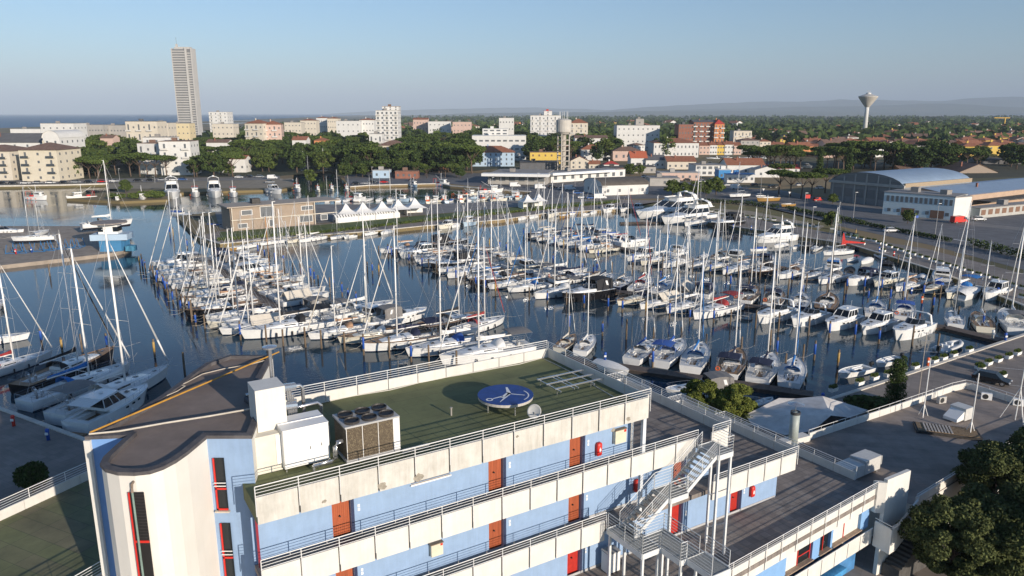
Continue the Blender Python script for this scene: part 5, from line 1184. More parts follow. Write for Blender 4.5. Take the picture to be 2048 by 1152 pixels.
# north quay row (bows to us)
GG = 'small boats along the green quay'
for k, (c_, x, y) in enumerate([('O', 450, 505), ('d', 466, 503), ('d', 489, 497), ('d', 519, 494), ('d', 549, 490), ('j', 577, 489), ('a', 606, 487), ('d', 660, 482), ('D', 683, 481), ('d', 728, 474), ('E', 757, 472), ('C', 880, 460), ('E', 900, 458), ('V', 930, 455), ('d', 997, 446), ('E', 1035, 443), ('E', 1058, 440), ('C', 1097, 437), ('O', 1120, 438), ('B', 1140, 432), ('D', 1165, 434), ('E', 1180, 431), ('H', 1212, 427), ('N', 1243, 426), ('H', 1270, 425)]):
    q = P(x, y, 0); place(c_, q.x + 3.2*.45, q.y + 4.5, atan2(-.88, -.47) + RND.uniform(-.1, .1), ORD[k] + ' from left on the green quay', GG, {'d': .78, 'a': .8, 'j': .8}.get(c_, .85))
# motor yachts on the promenade
at('Z', 1408, 424, 1252, 442, 'biggest of the yachts near the lawn').scale[2] *= .60; at('F', 1420, 438, 1322, 450, 'second yacht near the lawn').scale[2] *= .66; at('a', 1428, 446, 1362, 455, 'right of the two big motor yachts', sc_=1.15)
at('K', 1492, 450, 1408, 462, 'under white winter cover by the promenade', lab='black hulled cruiser', sc_=1.25)
at('F', 1588, 478, 1505, 487, 'alone at the promenade', sc_=.95).scale[2] *= .85
for k, (c_, x, y, b0, b1) in enumerate([('E', 1572, 492, 1548, 496), ('D', 1600, 494, 1585, 499), ('P', 1620, 492, 1606, 500), ('R', 1637, 496, 1625, 503), ('D', 1655, 494, 1670, 498), ('d', 1700, 506, 1646, 512), ('P', 1702, 500, 1735, 503), ('D', 1712, 520, 1694, 525), ('E', 1740, 522, 1722, 529), ('R', 1755, 512, 1770, 520), ('B', 1530, 500, 1500, 503)]):
    at(c_, x, y, b0, b1, ORD[k] + ' small craft from left by promenade', group='small craft along the promenade')
# fishing harbour and channel
GH = 'fishing boats in the inner harbour'
for k, (c_, x, y, b0, b1, lab) in enumerate([('T', 45, 398, 105, 401, 'wooden trawler with brown nets'), ('T', 195, 397, 130, 402, 'excursion boat with long awning'), ('U', 240, 401, 232, 408, 'tiny yellow fishing boat'), ('T', 282, 396, 288, 408, 'white trawler with red buoy'),
    ('T', 590, 379, 600, 387, 'red and white trawler'), ('U', 633, 380, 640, 388, 'red fishing boat'), ('U', 660, 379, 668, 385, 'small red fishing boat'), ('U', 690, 379, 697, 386, 'cream fishing boat'),
    ('V', 820, 372, 836, 376, 'pale blue fishing boat'), ('T', 862, 370, 905, 374, 'blue and white trawler'), ('T', 958, 386, 1006, 385, 'cream trawler'), ('V', 940, 398, 975, 396, 'small fishing boat'), ('U', 905, 400, 930, 402, 'small fishing boat'), ('U', 890, 404, 862, 404, 'small fishing boat'), ('V', 1010, 396, 1040, 397, 'small fishing boat'), ('U', 930, 392, 950, 391, 'small fishing boat'), ('U', 985, 402, 1010, 402, 'small fishing boat'), ('T', 690, 400, 735, 404, 'white trawler with red awning'), ('V', 790, 402, 815, 404, 'blue netted boat')]):
    at(c_, x, y, b0, b1, ORD[k] + ' from left, inner harbour', lab=lab, group=GH)
at('F', 345, 386, 346, 405, 'at the old quay left of the masts', lab='white excursion ship with two decks', sc_=1.25); at('F', 428, 384, 432, 402, 'second excursion ship at the old quay', lab='white two-deck excursion ship', sc_=1.2); at('T', 390, 386, 392, 400, 'between the two excursion ships', lab='small white trawler', sc_=.95); at('T', 466, 386, 468, 400, 'right of the excursion ships', lab='grey-white trawler', sc_=.9); at('H', 535, 384, 566, 389, 'behind the brown club house', lab='white motor catamaran', sc_=1.2)
for k, (x, y) in enumerate([(352, 428), (372, 434), (392, 440), (408, 447), (425, 455)]):
    q = P(x, y, 0); place('BEPDB'[k], q.x, q.y, 2.7, ORD[k] + ' from left at the club house tip', 'covered boats at the club house tip')
for k, (x, y) in enumerate([(617, 352), (608, 345), (612, 338), (622, 330), (634, 326), (650, 345), (657, 338), (645, 332)]):
    q = P(x, y, 0); place('dadddajd'[k], q.x, q.y, 1.9+.2*k, ORD[k] + ' in the canal below the bridge', 'historic boats in the canal', .9)
# central canal boats beyond the market roofs
for k, (x, y) in enumerate([(1188, 322), (1200, 318), (1212, 316), (1226, 319), (1238, 316), (1345, 312), (1358, 309), (1372, 313), (1425, 320), (1450, 318), (1470, 322), (1495, 320), (1520, 319)]):
    q = P(x, y, 0); place('HMHHMFHMMHMHM'[k], q.x, q.y, 2.4+.3*(k % 3), ORD[k] + ' in the town dock', 'motorboats in the town dock', 1.0)

for k in range(13):
    q = P(852+k*17+RND.uniform(-4, 4), 405-k*.75, 0); place('UdVBUdEUVdDUd'[k], q.x, q.y, RND.uniform(1.0, 2.0), ORD[k] + ' from left behind the marquees', 'small craft behind the marquees', .72)
for k in range(9):
    q = P(655+k*21, 402.5-k*.3, 0); place('dadMddaEd'[k], q.x, q.y, RND.uniform(1.2, 1.9), ORD[k] + ' from left beyond the tents', 'boats moored beyond the tents', .8)
# piles ------------------------------------------------------------------
def make_pile(m2, nm='mooring_pile'):
    t = thing(nm, None, 'mooring pile'); mb = MB(); mb.smooth = True; mb.lathe([(.15, -.6), (.15, 1.2), (.14, 2.9), (.10, 3.0)], 8); mb.build('post', PILEM, t)
    if m2:
        mb = MB(); mb.smooth = True; mb.lathe([(.175, .9), (.175, 2.5), (.16, 2.52)], 8); mb.build('sleeve', m2, t)
    return t
PL = [[make_pile(None), False, 'bare brown timber mooring pile'], [make_pile(PILEB), False, 'timber mooring pile with blue sleeve'], [make_pile(PILEY), False, 'timber mooring pile with ochre sleeve']]
def pile(k, x, y, where, rz=None):
    root, used, l = PL[k]; lab = l + ', ' + where
    if not used: PL[k][1] = True; root.location = (x, y, 0); root['label'] = lab; root['group'] = 'mooring piles'; return root
    return dup(root, (x, y, 0), RND.uniform(0, 6), lab, 'mooring piles', (1, 1, RND.uniform(.8, 1.15)))
def pile_row(A, Bp, side, dist, n, where, blue=.5):
    A = Vector(A); Bp = Vector(Bp); d = (Bp-A).normalized(); nn = Vector((-d.y, d.x))*side; LN = (Bp-A).length
    for i in range(n):
        q = A + d*(LN*(i+.5)/n + RND.uniform(-.7, .7)) + nn*(dist+RND.uniform(-.6, .8)); r = RND.random(); k = 1 if r < blue else (2 if r > .95 else 0)
        pile(k, q.x, q.y, ORD[i] + ' ' + where)
pile_row(PA[0], PA[1], -1, 13.8, 26, 'outer side of left pontoon', .35); pile_row(PA[1], PA[2], -1, 12.5, 11, 'off left pontoon near end', .35)
pile_row(PA[0], PA[1], 1, 13.5, 18, 'inner side of the left pontoon'); pile_row(PB[0], PB[1], -1, 13.5, 15, 'left of the middle pontoon'); pile_row(PB[0], PB[1], 1, 13, 12, 'right of the middle pontoon')
pile_row(PC[0], PC[1], 1, 14.5, 20, 'beyond the right pontoon'); pile_row(PC[0], PC[1], -1, 13.2, 19, 'in front of the right pontoon'); pile_row(PD[1], PD[2], -1, 13, 19, 'in front of the far pontoon'); pile_row(PD[0], PD[1], -1, 13, 8, 'left of the far pontoon head')
pile_row(PE[0], PE[1], 1, 14, 9, 'beyond the near pontoon', .3)
for k, (px, py) in enumerate([(1915, 640), (1965, 655), (1865, 610), (1540, 690), (1628, 720), (1675, 735), (1570, 742), (340, 470), (347, 478), (360, 487), (375, 497), (388, 505), (735, 545), (745, 548), (758, 550), (100, 552), (84, 690), (125, 705), (165, 705), (215, 700), (310, 715), (370, 750), (1305, 735), (1710, 480), (1795, 530)]):
    q = P(px, py, 0); pile(k % 3 if k % 3 else 0, q.x, q.y, ['alone in open water', 'tall one by the quay', 'leaning slightly'][k % 3] + ' ' + ORD[k] + ' single pile')
# ================================================================== vegetation
def leaves(mb, c, r, n, size, flat=1.0, bias=.55):
    if size < .14: bias = .25
    c = Vector(c)
    for _ in range(n):
        d = Vector((RND.gauss(0, 1), RND.gauss(0, 1), RND.gauss(0, 1)))
        if d.length < .01: continue
        d.normalize(); rr = RND.uniform(.62, 1.05); p = c + Vector((d.x*r[0], d.y*r[1], d.z*r[2]))*rr
        nn = (d*bias + Vector((RND.gauss(0, .5), RND.gauss(0, .5), RND.gauss(0, .5)+.15))).normalized()
        a = nn.cross(Vector((RND.gauss(0, 1), RND.gauss(0, 1), RND.gauss(0, 1)))).normalized(); b_ = nn.cross(a); s = size*RND.uniform(.6, 1.3)
        o = mb._a([p-a*s, p-b_*s*.7*flat, p+a*s, p+b_*s*.7*flat]); mb.face((o, o+1, o+2, o+3))
def tree(kind, seed, m=None, near=False):
    RND.seed(seed); t = thing({'pine': 'pine_tree', 'round': 'tree', 'tall': 'cypress', 'poplar': 'poplar', 'shrub': 'shrub'}[kind], None, 'tree' if kind != 'shrub' else 'shrub')
    cr = MB(); tr = MB(); tr.smooth = True; sz = .55; per = 70
    if near: sz = .15; per = 520
    if kind == 'pine':
        Hh = 10; R_ = 5.2
        tr.tube((0, 0, -.5), (.25, 0, Hh*.55), .32, 7, .22)
        for k in range(7):
            a = k*.9+RND.random(); rr = R_*RND.uniform(.4, .72); e = (rr*cos(a), rr*sin(a), Hh*.86); tr.tube((.2, 0, Hh*.5+.2*RND.random()), e, .14, 5, .05)
        for k in range(26):
            a = k*2.4; rr = R_*sqrt((k+.5)/26)*.85; leaves(cr, (rr*cos(a), rr*sin(a), Hh*.93 + .9*(1-(rr/R_)**2) + RND.uniform(-.3, .3)), (1.5, 1.5, .8), per, sz*.8)
        m = m or LF_PINE
    elif kind == 'round':
        Hh = 9; tr.tube((0, 0, -.5), (.1, 0, Hh*.5), .26, 7, .16)
        for k in range(6):
            a = k*1.05; tr.tube((.1, 0, Hh*.4), (2*cos(a), 2*sin(a), Hh*.7), .1, 5, .04)
        for k in range(90 if near else 26):
            a = RND.uniform(0, 6.28); f_ = RND.random(); zz = Hh*(.28+.68*f_); rr = 3.5*sqrt(max(.05, 1-(2*f_-1)**2*.85))*RND.uniform(.35, 1.08); q = RND.uniform(.35, 1.1) if near else RND.uniform(1.0, 1.7)
            leaves(cr, (rr*cos(a), rr*sin(a), zz), (q*RND.uniform(.8, 1.3), q*RND.uniform(.8, 1.3), q*.8), int(per*(.4+q) if near else per), sz*.85)
        m = m or LF_DARK
    elif kind == 'poplar':
        Hh = 14; tr.tube((0, 0, -.5), (0, 0, Hh*.7), .25, 6, .08)
        for k in range(26):
            f_ = k/25; a = k*2.4; rr = 1.3*sin(pi*min(1, f_*.9+.12))**.7*RND.uniform(.3, .9); leaves(cr, (rr*cos(a), rr*sin(a), Hh*(.12+.86*f_)), (1.1, 1.1, 1.2), per, sz*.75)
        m = m or LF_DARK
    elif kind == 'tall':
        Hh = 8; tr.tube((0, 0, -.5), (0, 0, Hh*.6), .2, 6, .06)
        for k in range(22):
            f_ = k/21; leaves(cr, (.5*cos(k*2.4), .5*sin(k*2.4), Hh*(.05+.9*f_)), (1.05*(1-.55*f_), 1.05*(1-.55*f_), .8), per, sz*.6)
        m = m or LF_DARK
    else:
        tr.tube((0, 0, -.3), (0, 0, .8), .08, 5)
        for k in range(12):
            a = k*2.4; rr = 1.0*sqrt(k/12); leaves(cr, (rr*cos(a), rr*sin(a), .9+.5*RND.random()), (.65, .65, .6), per if not near else 300, sz*.55 if not near else .13)
        m = m or LF_MID
    cr.build('crown', m, t); tr.build('trunk', BARK, t); return t
TP = {}
def tproto(kind, v, m):
    key = (kind, v, m.name)
    if key not in TP: TP[key] = [tree(kind, hash(kind) % 97 + v*13 if False else {'pine': 5, 'round': 25, 'poplar': 45, 'tall': 65, 'shrub': 85}[kind]+v, m), False]
    return TP[key]
def plant(kind, x, y, h, label, group, m=None, v=None, z=1.0, wide=1.0):
    base = {'pine': 11.0, 'round': 9.5, 'poplar': 14.3, 'tall': 8.2, 'shrub': 1.9}[kind]
    v = RND2.randrange(3) if v is None else v
    m = m or {'pine': LF_PINE, 'round': RND2.choice([LF_DARK, LF_DARK, LF_MID]), 'poplar': LF_DARK, 'tall': LF_DARK, 'shrub': LF_MID}[kind]
    pr = tproto(kind, v, m); s = h/base; sc_ = (s*wide, s*wide, s)
    if not pr[1]: pr[1] = True; o = pr[0]; o.location = (x, y, z); o.rotation_euler = (0, 0, RND2.uniform(0, 6)); o.scale = sc_; o['label'] = label
    else: o = dup(pr[0], (x, y, z), RND2.uniform(0, 6), label, None, sc_)
    if group: o['group'] = group
    return o
RND2 = random.Random(5)
def near_y(py, z=1): return P(1024, py, z).y
def trees_px(lst, label, group, kind='round', h=12, m=None, wide=1.0, hv=.18):
    for k, q in enumerate(lst):
        p = P(q[0], q[1], 1); plant(q[2] if len(q) > 2 else kind, p.x, p.y, (q[3] if len(q) > 3 else h)*RND2.uniform(1-hv, 1+hv), label, group, m, wide=wide)
def scatter(x0, x1, Y0, Y1, n, label, group, kinds, h=13, m=None, wide=1.15):
    """x0..x1 photo columns, Y0..Y1 distances"""
    rows_ = max(1, int(sqrt(n*(Y1-Y0)/max(1, (x1-x0)/F*(Y0+Y1)/2))+.5)); per = max(1, n//rows_)
    for r in range(rows_):
        for i in range(per):
            Y = Y0+(Y1-Y0)*(r+RND2.random())/rows_; px = x0+(x1-x0)*(i+RND2.uniform(.1, .9))/per; X = (px-1024)/F*Y*.99
            plant(RND2.choice(kinds), X, Y, h*RND2.uniform(.75, 1.2), label, group, m, wide=wide)

# ================================================================== buildings of the town
WINM = bpy.data.meshes.new('window'); _m = MB(); _m.box(-.5, .5, -.06, .0, 0, 1)
for a_ in (_m,):
    WINM.from_pydata([tuple(v) for v in a_.v], [], a_.f); WINM.materials.append(M('window_dark', (.13, .14, .15), .3, 0))
WINS = WINM.copy(); WINS.materials.clear(); WINS.materials.append(M('green_shutter', (.10, .16, .12), .7, .1)); WINB = WINM.copy(); WINB.materials.clear(); WINB.materials.append(M('brown_shutter', (.2, .11, .07), .7, .1))
BALM = bpy.data.meshes.new('balcony'); _m = MB(); _m.box(-.5, .5, -1.2, 0, -.12, .0); _m.box(-.5, .5, -1.22, -1.15, 0, .95)
BALM.from_pydata([tuple(v) for v in _m.v], [], _m.f); BALM.materials.append(M('balcony_white', (.62, .60, .56), .7, .05)); BALD = BALM.copy(); BALD.materials.clear(); BALD.materials.append(M('balcony_dark_glass', (.06, .07, .08), .3, .1))
def inst(me, nm, parent, loc, scale=(1, 1, 1), rz=0):
    o = bpy.data.objects.new(nm, me); LINK(o); o.parent = parent; o.location = loc; o.scale = scale; o.rotation_euler = (0, 0, rz); return o
WHT = M('town_white', (.66, .65, .62), .85, .06, .3); CRM = M('town_cream', (.62, .56, .46), .85, .06, .3); PNK = M('town_pink', (.58, .42, .35), .85, .06, .3); YEL = M('town_yellow', (.66, .46, .10), .85, .06, .3)
BRK = M('town_brick', (.28, .12, .08), .9, .15, .5); GRY = M('town_grey', (.38, .36, .33), .85, .1, .3); ORG = M('town_orange', (.58, .24, .10), .85, .06, .3); LBL = M('town_pale_blue', (.42, .54, .66), .85, .05, .3); DGR = M('town_dark_grey', (.12, .12, .125), .85, .15, .3)
TILE = M('terracotta_tiles', (.24, .085, .045), .9, .3, .8, col2=(.36, .15, .08), streak=1, detail=8); TILEB = M('brown_tiles', (.15, .085, .06), .9, .3, .8, col2=(.24, .15, .11), detail=8); TILER = M('red_roof', (.42, .05, .04), .8, .15, .6); FLAT = M('flat_roof_gravel', (.28, .26, .24), .95, .2, .4, detail=8); DFLAT = M('dark_flat_roof', (.07, .065, .06), .95, .25, .4)
def block(A, Bp, depth, z1, label, cat='building', wall=WHT, roof=FLAT, kind='flat', floors=3, cols=5, rh=2.0, name='building', win=WINM, bal=None, wsz=(1.1, 1.3), z0=1.0, sides=True, over=.5, group=None, skip=()):
    A = Vector(A[:2]); Bp = Vector(Bp[:2]); d = Bp-A; Wd = d.length; rz = atan2(d.y, d.x)
    t = thing(name, label, cat, (A.x, A.y, z0), rz, group); h = z1-z0
    mb = MB(); mb.box(0, Wd, 0, depth, -.5, h)
    if kind == 'gable': [mb.poly([(x, 0, h), (x, depth, h), (x, depth/2, h+rh-.1)]) for x in (0, Wd)]
    if kind == 'gablex': [mb.poly([(0, y, h), (Wd, y, h), (Wd/2, y, h+rh-.1)]) for y in (0, depth)]
    mb.build('wall', wall, t)
    if kind == 'flat':
        mb = MB(); mb.box(-.15, Wd+.15, -.15, depth+.15, h, h+.25)
        mb.box(Wd*.3, Wd*.3+2.5, depth*.4, depth*.4+2.5, h+.25, h+1.9); mb.build('roof', roof, t)
    elif kind == 'hip':
        mb = MB(); e = over; k = min(depth, Wd)/2*.98; o = mb._a([(-e, -e, h), (Wd+e, -e, h), (Wd+e, depth+e, h), (-e, depth+e, h)])
        if Wd >= depth: r0, r1 = (k, depth/2, h+rh), (Wd-k, depth/2, h+rh)
        else: r0, r1 = (Wd/2, k, h+rh), (Wd/2, depth-k, h+rh)
        q = mb._a([r0, r1])
        if Wd >= depth: fs = [(o, o+1, q+1, q), (o+1, o+2, q+1), (o+2, o+3, q, q+1), (o+3, o, q)]
        else: fs = [(o, o+1, q), (o+1, o+2, q+1, q), (o+2, o+3, q+1), (o+3, o, q, q+1)]
        for f in fs: mb.face(f)
        mb.face((o+3, o+2, o+1, o)); ro = mb.build('roof', roof, t)
        mb = MB(); mb.box(Wd*.35, Wd*.35+.8, depth*.45, depth*.45+.6, h+rh*.5, h+rh+1.0); mb.build('chimney', wall, ro)
    elif kind in ('gable', 'gablex'):
        mb = MB(); e = over
        if kind == 'gable': # ridge along front
            mb.loft([[(-e, -e, h-.1), (-e, depth/2, h+rh), (-e, depth+e, h-.1), (-e, depth/2, h+rh-.15)], [(Wd+e, -e, h-.1), (Wd+e, depth/2, h+rh), (Wd+e, depth+e, h-.1), (Wd+e, depth/2, h+rh-.15)]])
        else:
            mb.loft([[(-e, -e, h-.1), (Wd/2, -e, h+rh), (Wd+e, -e, h-.1), (Wd/2, -e, h+rh-.15)], [(-e, depth+e, h-.1), (Wd/2, depth+e, h+rh), (Wd+e, depth+e, h-.1), (Wd/2, depth+e, h+rh-.15)]])
        ro = mb.build('roof', roof, t)
        mb = MB(); mb.box(Wd*.3, Wd*.3+.7, depth*.3, depth*.3+.6, h, h+rh+.8); mb.build('chimney', BRK, ro)
    elif kind == 'vault':
        mb = MB(); mb.smooth = True; n = 12; rr = []
        for i in range(n+1):
            q = pi*i/n; rr.append((Wd/2-(Wd/2+.3)*cos(q), h+rh*sin(q)))
        mb.loft([[(x, -.4, z) for x, z in rr], [(x, depth+.4, z) for x, z in rr]], False, False); mb.build('roof', roof, t)
        g_ = MB(); g_.loft([[(x, 0, z-.03) for x, z in rr], [(x, depth, z-.03) for x, z in rr]]); g_.build('gable', wall, t)
    fh = h/floors
    for f in range(floors):
        for c in range(cols):
            if (f, c) in skip: continue
            x = Wd*(c+.5)/cols; z = fh*f+fh*.32; w_ = min(wsz[0], Wd/cols*.62); hh = min(wsz[1], fh*.55)
            if bal and c % 2 == 0 and f > 0:
                inst(bal, 'balcony', t, (x, -.01, fh*f+.05), (min(Wd/cols*1.3, 4), 1, 1)); hh = fh*.7; z = fh*f+.1
            inst(win, 'window', t, (x, -.01, z), (w_, 1, hh))
        if sides:
            nd = max(1, int(depth/5))
            for c in range(nd):
                y = depth*(c+.5)/nd
                inst(win, 'window', t, (Wd+.01, y, fh*f+fh*.32), (min(wsz[0], 1.2), 1, min(wsz[1], fh*.55)), pi/2)
    return t
def bpx(px0, px1, ytop, Y, depth, label, rz=0, **k):
    q0, q1 = PY(px0, ytop, Y), PY(px1, ytop, Y); W_ = q1.x-q0.x; B_ = (q1.x, q1.y+tan_(rz)*W_)
    if rz: A_ = (q0.x, q0.y - tan_(rz)*W_*.5); B_ = (q1.x, q1.y + tan_(rz)*W_*.5)
    else: A_ = (q0.x, q0.y); B_ = (q1.x, q1.y)
    return block(A_, B_, depth, q0.z, label, **k)
def tan_(d): return math.tan(radians(d))
if True:
    # left hotel
    bpx(-70, 18, 303, 392, 26, 'cream hotel wing with brown tiled roof at the left edge', wall=CRM, roof=TILEB, kind='hip', floors=4, cols=3, rh=3, bal=BALD, name='hotel')
    bpx(36, 112, 300, 386, 22, 'cream hotel block with three long dark balconies on the left', wall=M('hotel_cream', (.62, .56, .44), .85, .05, .3), roof=TILEB, kind='hip', floors=4, cols=3, rh=3.4, bal=BALD, name='hotel', over=.9)
    bpx(-60, 92, 285, 430, 20, 'white hotel wing with dark tiled roof behind the cream hotel', wall=WHT, roof=DGR, kind='gable', floors=5, cols=6, rh=5, name='hotel')
    bpx(85, 118, 276, 420, 25, 'white round-gabled hotel wing behind the cream hotel', wall=WHT, roof=WHT, kind='vault', floors=5, cols=2, rh=4, name='hotel')
    bpx(80, 146, 247, 640, 20, 'white seafront block with roof antennas on the left', wall=WHT, floors=4, cols=5)
    bpx(146, 205, 250, 690, 15, 'long grey-white seafront building with a row of windows', wall=GRY, floors=3, cols=10); bpx(200, 250, 251, 700, 15, 'lower grey seafront building beside the domed hotel', wall=GRY, floors=3, cols=8)
    bpx(250, 313, 243, 560, 16, 'cream hotel with flat overhanging roof and ball ornament', wall=CRM, roof=DGR, floors=4, cols=6, bal=BALM, name='hotel')
    bpx(300, 335, 246, 600, 15, 'sand coloured block right of the ball-topped hotel', wall=CRM, floors=4, cols=3)
    bpx(20, 80, 258, 700, 12, 'low white building by the beach at the far left', wall=WHT, floors=2, cols=6)
    bpx(335, 378, 247, 760, 14, 'pale yellow block at the foot of the skyscraper', wall=M('pale_yellow', (.66, .55, .34), .85, .05), floors=4, cols=5)
    bpx(417, 454, 224, 900, 18, 'narrow white tower block right of the skyscraper', wall=WHT, floors=9, cols=4, bal=BALM)
    bpx(424, 466, 248, 740, 15, 'grey-cream building below the narrow white block', wall=CRM, floors=4, cols=5)
    bpx(272, 318, 287, 432, 14, 'white modern house left half with flat brown roof', wall=WHT, roof=TILEB, floors=3, cols=3, rz=-8, bal=BALM)
    bpx(318, 378, 283, 425, 16, 'white modern apartment house with balconies near the left road', wall=WHT, roof=TILEB, floors=4, cols=3, bal=BALM, rz=6)
    bpx(285, 340, 275, 446, 12, 'white stair block with glass corner above the modern house', wall=WHT, floors=5, cols=3)
    bpx(152, 186, 316, 445, 10, 'small pink house with red hip roof on the left', wall=PNK, roof=TILE, kind='hip', floors=2, cols=2, rh=3)
    bpx(200, 225, 276, 500, 9, 'small pinkish house among the left trees', wall=PNK, roof=TILEB, kind='gable', floors=2, cols=3)
    bpx(488, 526, 247, 610, 16, 'orange and cream apartment block with red roof, left half', wall=CRM, roof=TILE, kind='hip', floors=5, cols=4, rh=3, bal=BALM, name='apartment_block', rz=-10)
    bpx(526, 561, 249, 615, 16, 'orange apartment block with balconies, right half', wall=PNK, roof=TILE, kind='hip', floors=5, cols=4, rh=3, bal=BALM, name='apartment_block', rz=10)
    for (a, c, y, Y, wl, rf, kd, lab) in [(568, 602, 245, 880, CRM, FLAT, 'flat', 'sandy'), (600, 632, 241, 950, CRM, TILE, 'hip', 'cream'), (632, 654, 236, 1000, WHT, TILE, 'hip', 'white'), (654, 676, 237, 980, CRM, TILE, 'hip', 'red-roofed sand'), (672, 720, 242, 800, WHT, FLAT, 'flat', 'long white'), (718, 748, 240, 810, WHT, TILE, 'hip', 'white red-roofed'), (826, 855, 239, 900, PNK, TILE, 'gable', 'pink'), (856, 900, 243, 880, WHT, FLAT, 'flat', 'low white'), (905, 942, 244, 860, PNK, FLAT, 'flat', 'low pinkish'), (998, 1028, 236, 820, WHT, FLAT, 'flat', 'white')]:
        bpx(a, c, y, Y, 16, lab+' building on the skyline %s the white tower block' % ('left of' if a < 760 else 'right of'), wall=wl, roof=rf, kind=kd, floors=4, cols=5, sides=False)
    bpx(751, 795, 221, 640, 18, 'white nine-storey tower block with balconies standing above the trees', wall=WHT, floors=9, cols=5, bal=BALM, name='tower_block', wsz=(1.6, 1.5))
    bpx(764, 797, 213, 650, 12, 'white penthouse storeys on top of the tower block', wall=WHT, roof=TILEB, floors=2, cols=3, name='penthouse', z0=37.6)
    bpx(756, 812, 291, 470, 14, 'cream villa with brown hip roof in front of the forest', wall=CRM, roof=TILEB, kind='hip', floors=2, cols=3, rh=3)
    bpx(738, 764, 268, 560, 10, 'small white modern villa under the tower block', wall=WHT, floors=3, cols=3, bal=BALM)
    bpx(584, 612, 280, 540, 11, 'white house with dark red roof left in the forest', wall=WHT, roof=TILE, kind='gable', floors=2, cols=3, rh=2.5)
    bpx(628, 655, 281, 555, 10, 'orange house half hidden in the forest', wall=ORG, roof=TILE, kind='hip', floors=2, cols=2)
    bpx(412, 455, 285, 520, 11, 'white villa between dark pines left of the bridge', wall=WHT, roof=TILEB, kind='gable', floors=2, cols=3); bpx(435, 490, 318, 445, 10, 'pale green house with dark red roof by the canal road', wall=WHT, roof=TILE, kind='gable', floors=1, cols=4)
    bpx(944, 1052, 272, 560, 25, 'long white modern institute with ribbon windows', wall=WHT, roof=WHT, floors=3, cols=9, wsz=(5, 1.2)); bpx(965, 1016, 258, 575, 14, 'white upper storeys of the institute', wall=WHT, roof=WHT, floors=2, cols=4, z0=18.9, wsz=(4, 1))
    bpx(944, 1029, 305, 497, 18, 'pale blue house with orange hip roof beside the harbour', wall=LBL, roof=TILE, kind='hip', floors=3, cols=8, rh=4, wsz=(.9, 1.4))
    bpx(1060, 1122, 305, 522, 14, 'bright yellow house with flat roof left of the lattice water tower', wall=YEL, roof=TILEB, floors=2, cols=5, win=WINB)
    bpx(1061, 1122, 231, 800, 22, 'large white building complex behind the lattice water tower', wall=WHT, floors=6, cols=8, bal=BALM); bpx(1088, 1104, 222, 805, 9, 'white stair tower of the complex with red top', wall=WHT, roof=TILER, floors=2, cols=1, z0=32.5)
    bpx(1140, 1176, 246, 740, 16, 'apartment block with orange hip roof right of the lattice water tower', wall=CRM, roof=TILE, kind='hip', floors=5, cols=4, rh=4, bal=BALM)
    bpx(1234, 1320, 251, 720, 22, 'wide white hospital-like block above the central trees', wall=WHT, floors=4, cols=9); bpx(1272, 1288, 238, 735, 9, 'grey lift tower on the wide white block', wall=GRY, floors=1, cols=1, z0=24)
    bpx(1150, 1215, 276, 600, 14, 'white villa with stepped gables left of centre trees', wall=WHT, roof=TILEB, kind='gable', floors=3, cols=5, bal=BALM)
    bpx(1162, 1206, 299, 560, 13, 'pale blue-white house with orange hip roof near the town dock', wall=WHT, roof=TILE, kind='hip', floors=2, cols=3, rh=3.4)
    bpx(1226, 1284, 302, 555, 15, 'pink brick hall with brown hip roof and arched windows', wall=PNK, roof=TILEB, kind='hip', floors=1, cols=4, rh=3, wsz=(1.5, 2.2))
    bpx(1358, 1392, 249, 690, 18, 'dark brick block, low left part', wall=BRK, roof=DGR, floors=5, cols=6); bpx(1388, 1432, 244, 690, 20, 'tall dark brick apartment block with dormers', wall=BRK, roof=DGR, kind='gable', floors=6, cols=7, bal=BALM, name='apartment_block'); bpx(1430, 1449, 248, 685, 20, 'orange and white end of the brick apartment block', wall=ORG, roof=TILER, kind='hip', floors=6, cols=3, bal=BALM, name='apartment_block', rh=4)
    bpx(1308, 1398, 286, 600, 26, 'long white school-like building with wide red hip roof', wall=WHT, roof=TILE, kind='hip', floors=2, cols=12, rh=3.4, wsz=(.9, 1.8))
    for k, (a, c, y, wl, lab) in enumerate([(1399, 1420, 291, PNK, 'pink'), (1420, 1435, 290, WHT, 'white'), (1435, 1450, 290, YEL, 'pale yellow'), (1449, 1468, 289, WHT, 'white wide'), (1466, 1483, 291, PNK, 'salmon')]):
        bpx(a, c, y, 640, 14, lab+' terraced house number %s from the left in the row along the dock' % ORD[k], wall=wl, roof=TILE, kind='gable', floors=2, cols=3, rh=2.5)
    bpx(1482, 1520, 281, 660, 16, 'grey townhouse with brown roof right of the terrace row', wall=GRY, roof=TILEB, kind='hip', floors=3, cols=4); bpx(1519, 1542, 283, 660, 14, 'cream townhouse beside the grey one', wall=CRM, roof=TILE, kind='hip', floors=3, cols=3); bpx(1540, 1570, 289, 665, 13, 'white townhouse behind the pine grove', wall=WHT, roof=TILE, kind='gable', floors=2, cols=4)
    bpx(1468, 1504, 262, 760, 14, 'pale green block among town trees', wall=CRM, floors=3, cols=5, bal=BALM)
    # market halls and quay buildings
    t = block(P(976, 368, 1), P(1092, 370, 1), 30, 6.0, 'white fish market hall with wide projecting canopy', wall=GRY, roof=FLAT, floors=1, cols=6, name='market_hall', wsz=(3, 2))
    mb = MB(); mb.box(-2, 31, -6, -.16, 4.3, 5.6); mb.build('canopy', WHITE, t)
    t = block(P(1102, 366, 1), P(1250, 356, 1), 14, 5.6, 'second long market hall with white canopy edge', wall=WHT, roof=FLAT, floors=1, cols=9, name='market_hall', wsz=(2, 2)); mb = MB(); mb.box(-2, 40, -4, -.16, 4.0, 5.1); mb.build('canopy', WHITE, t)
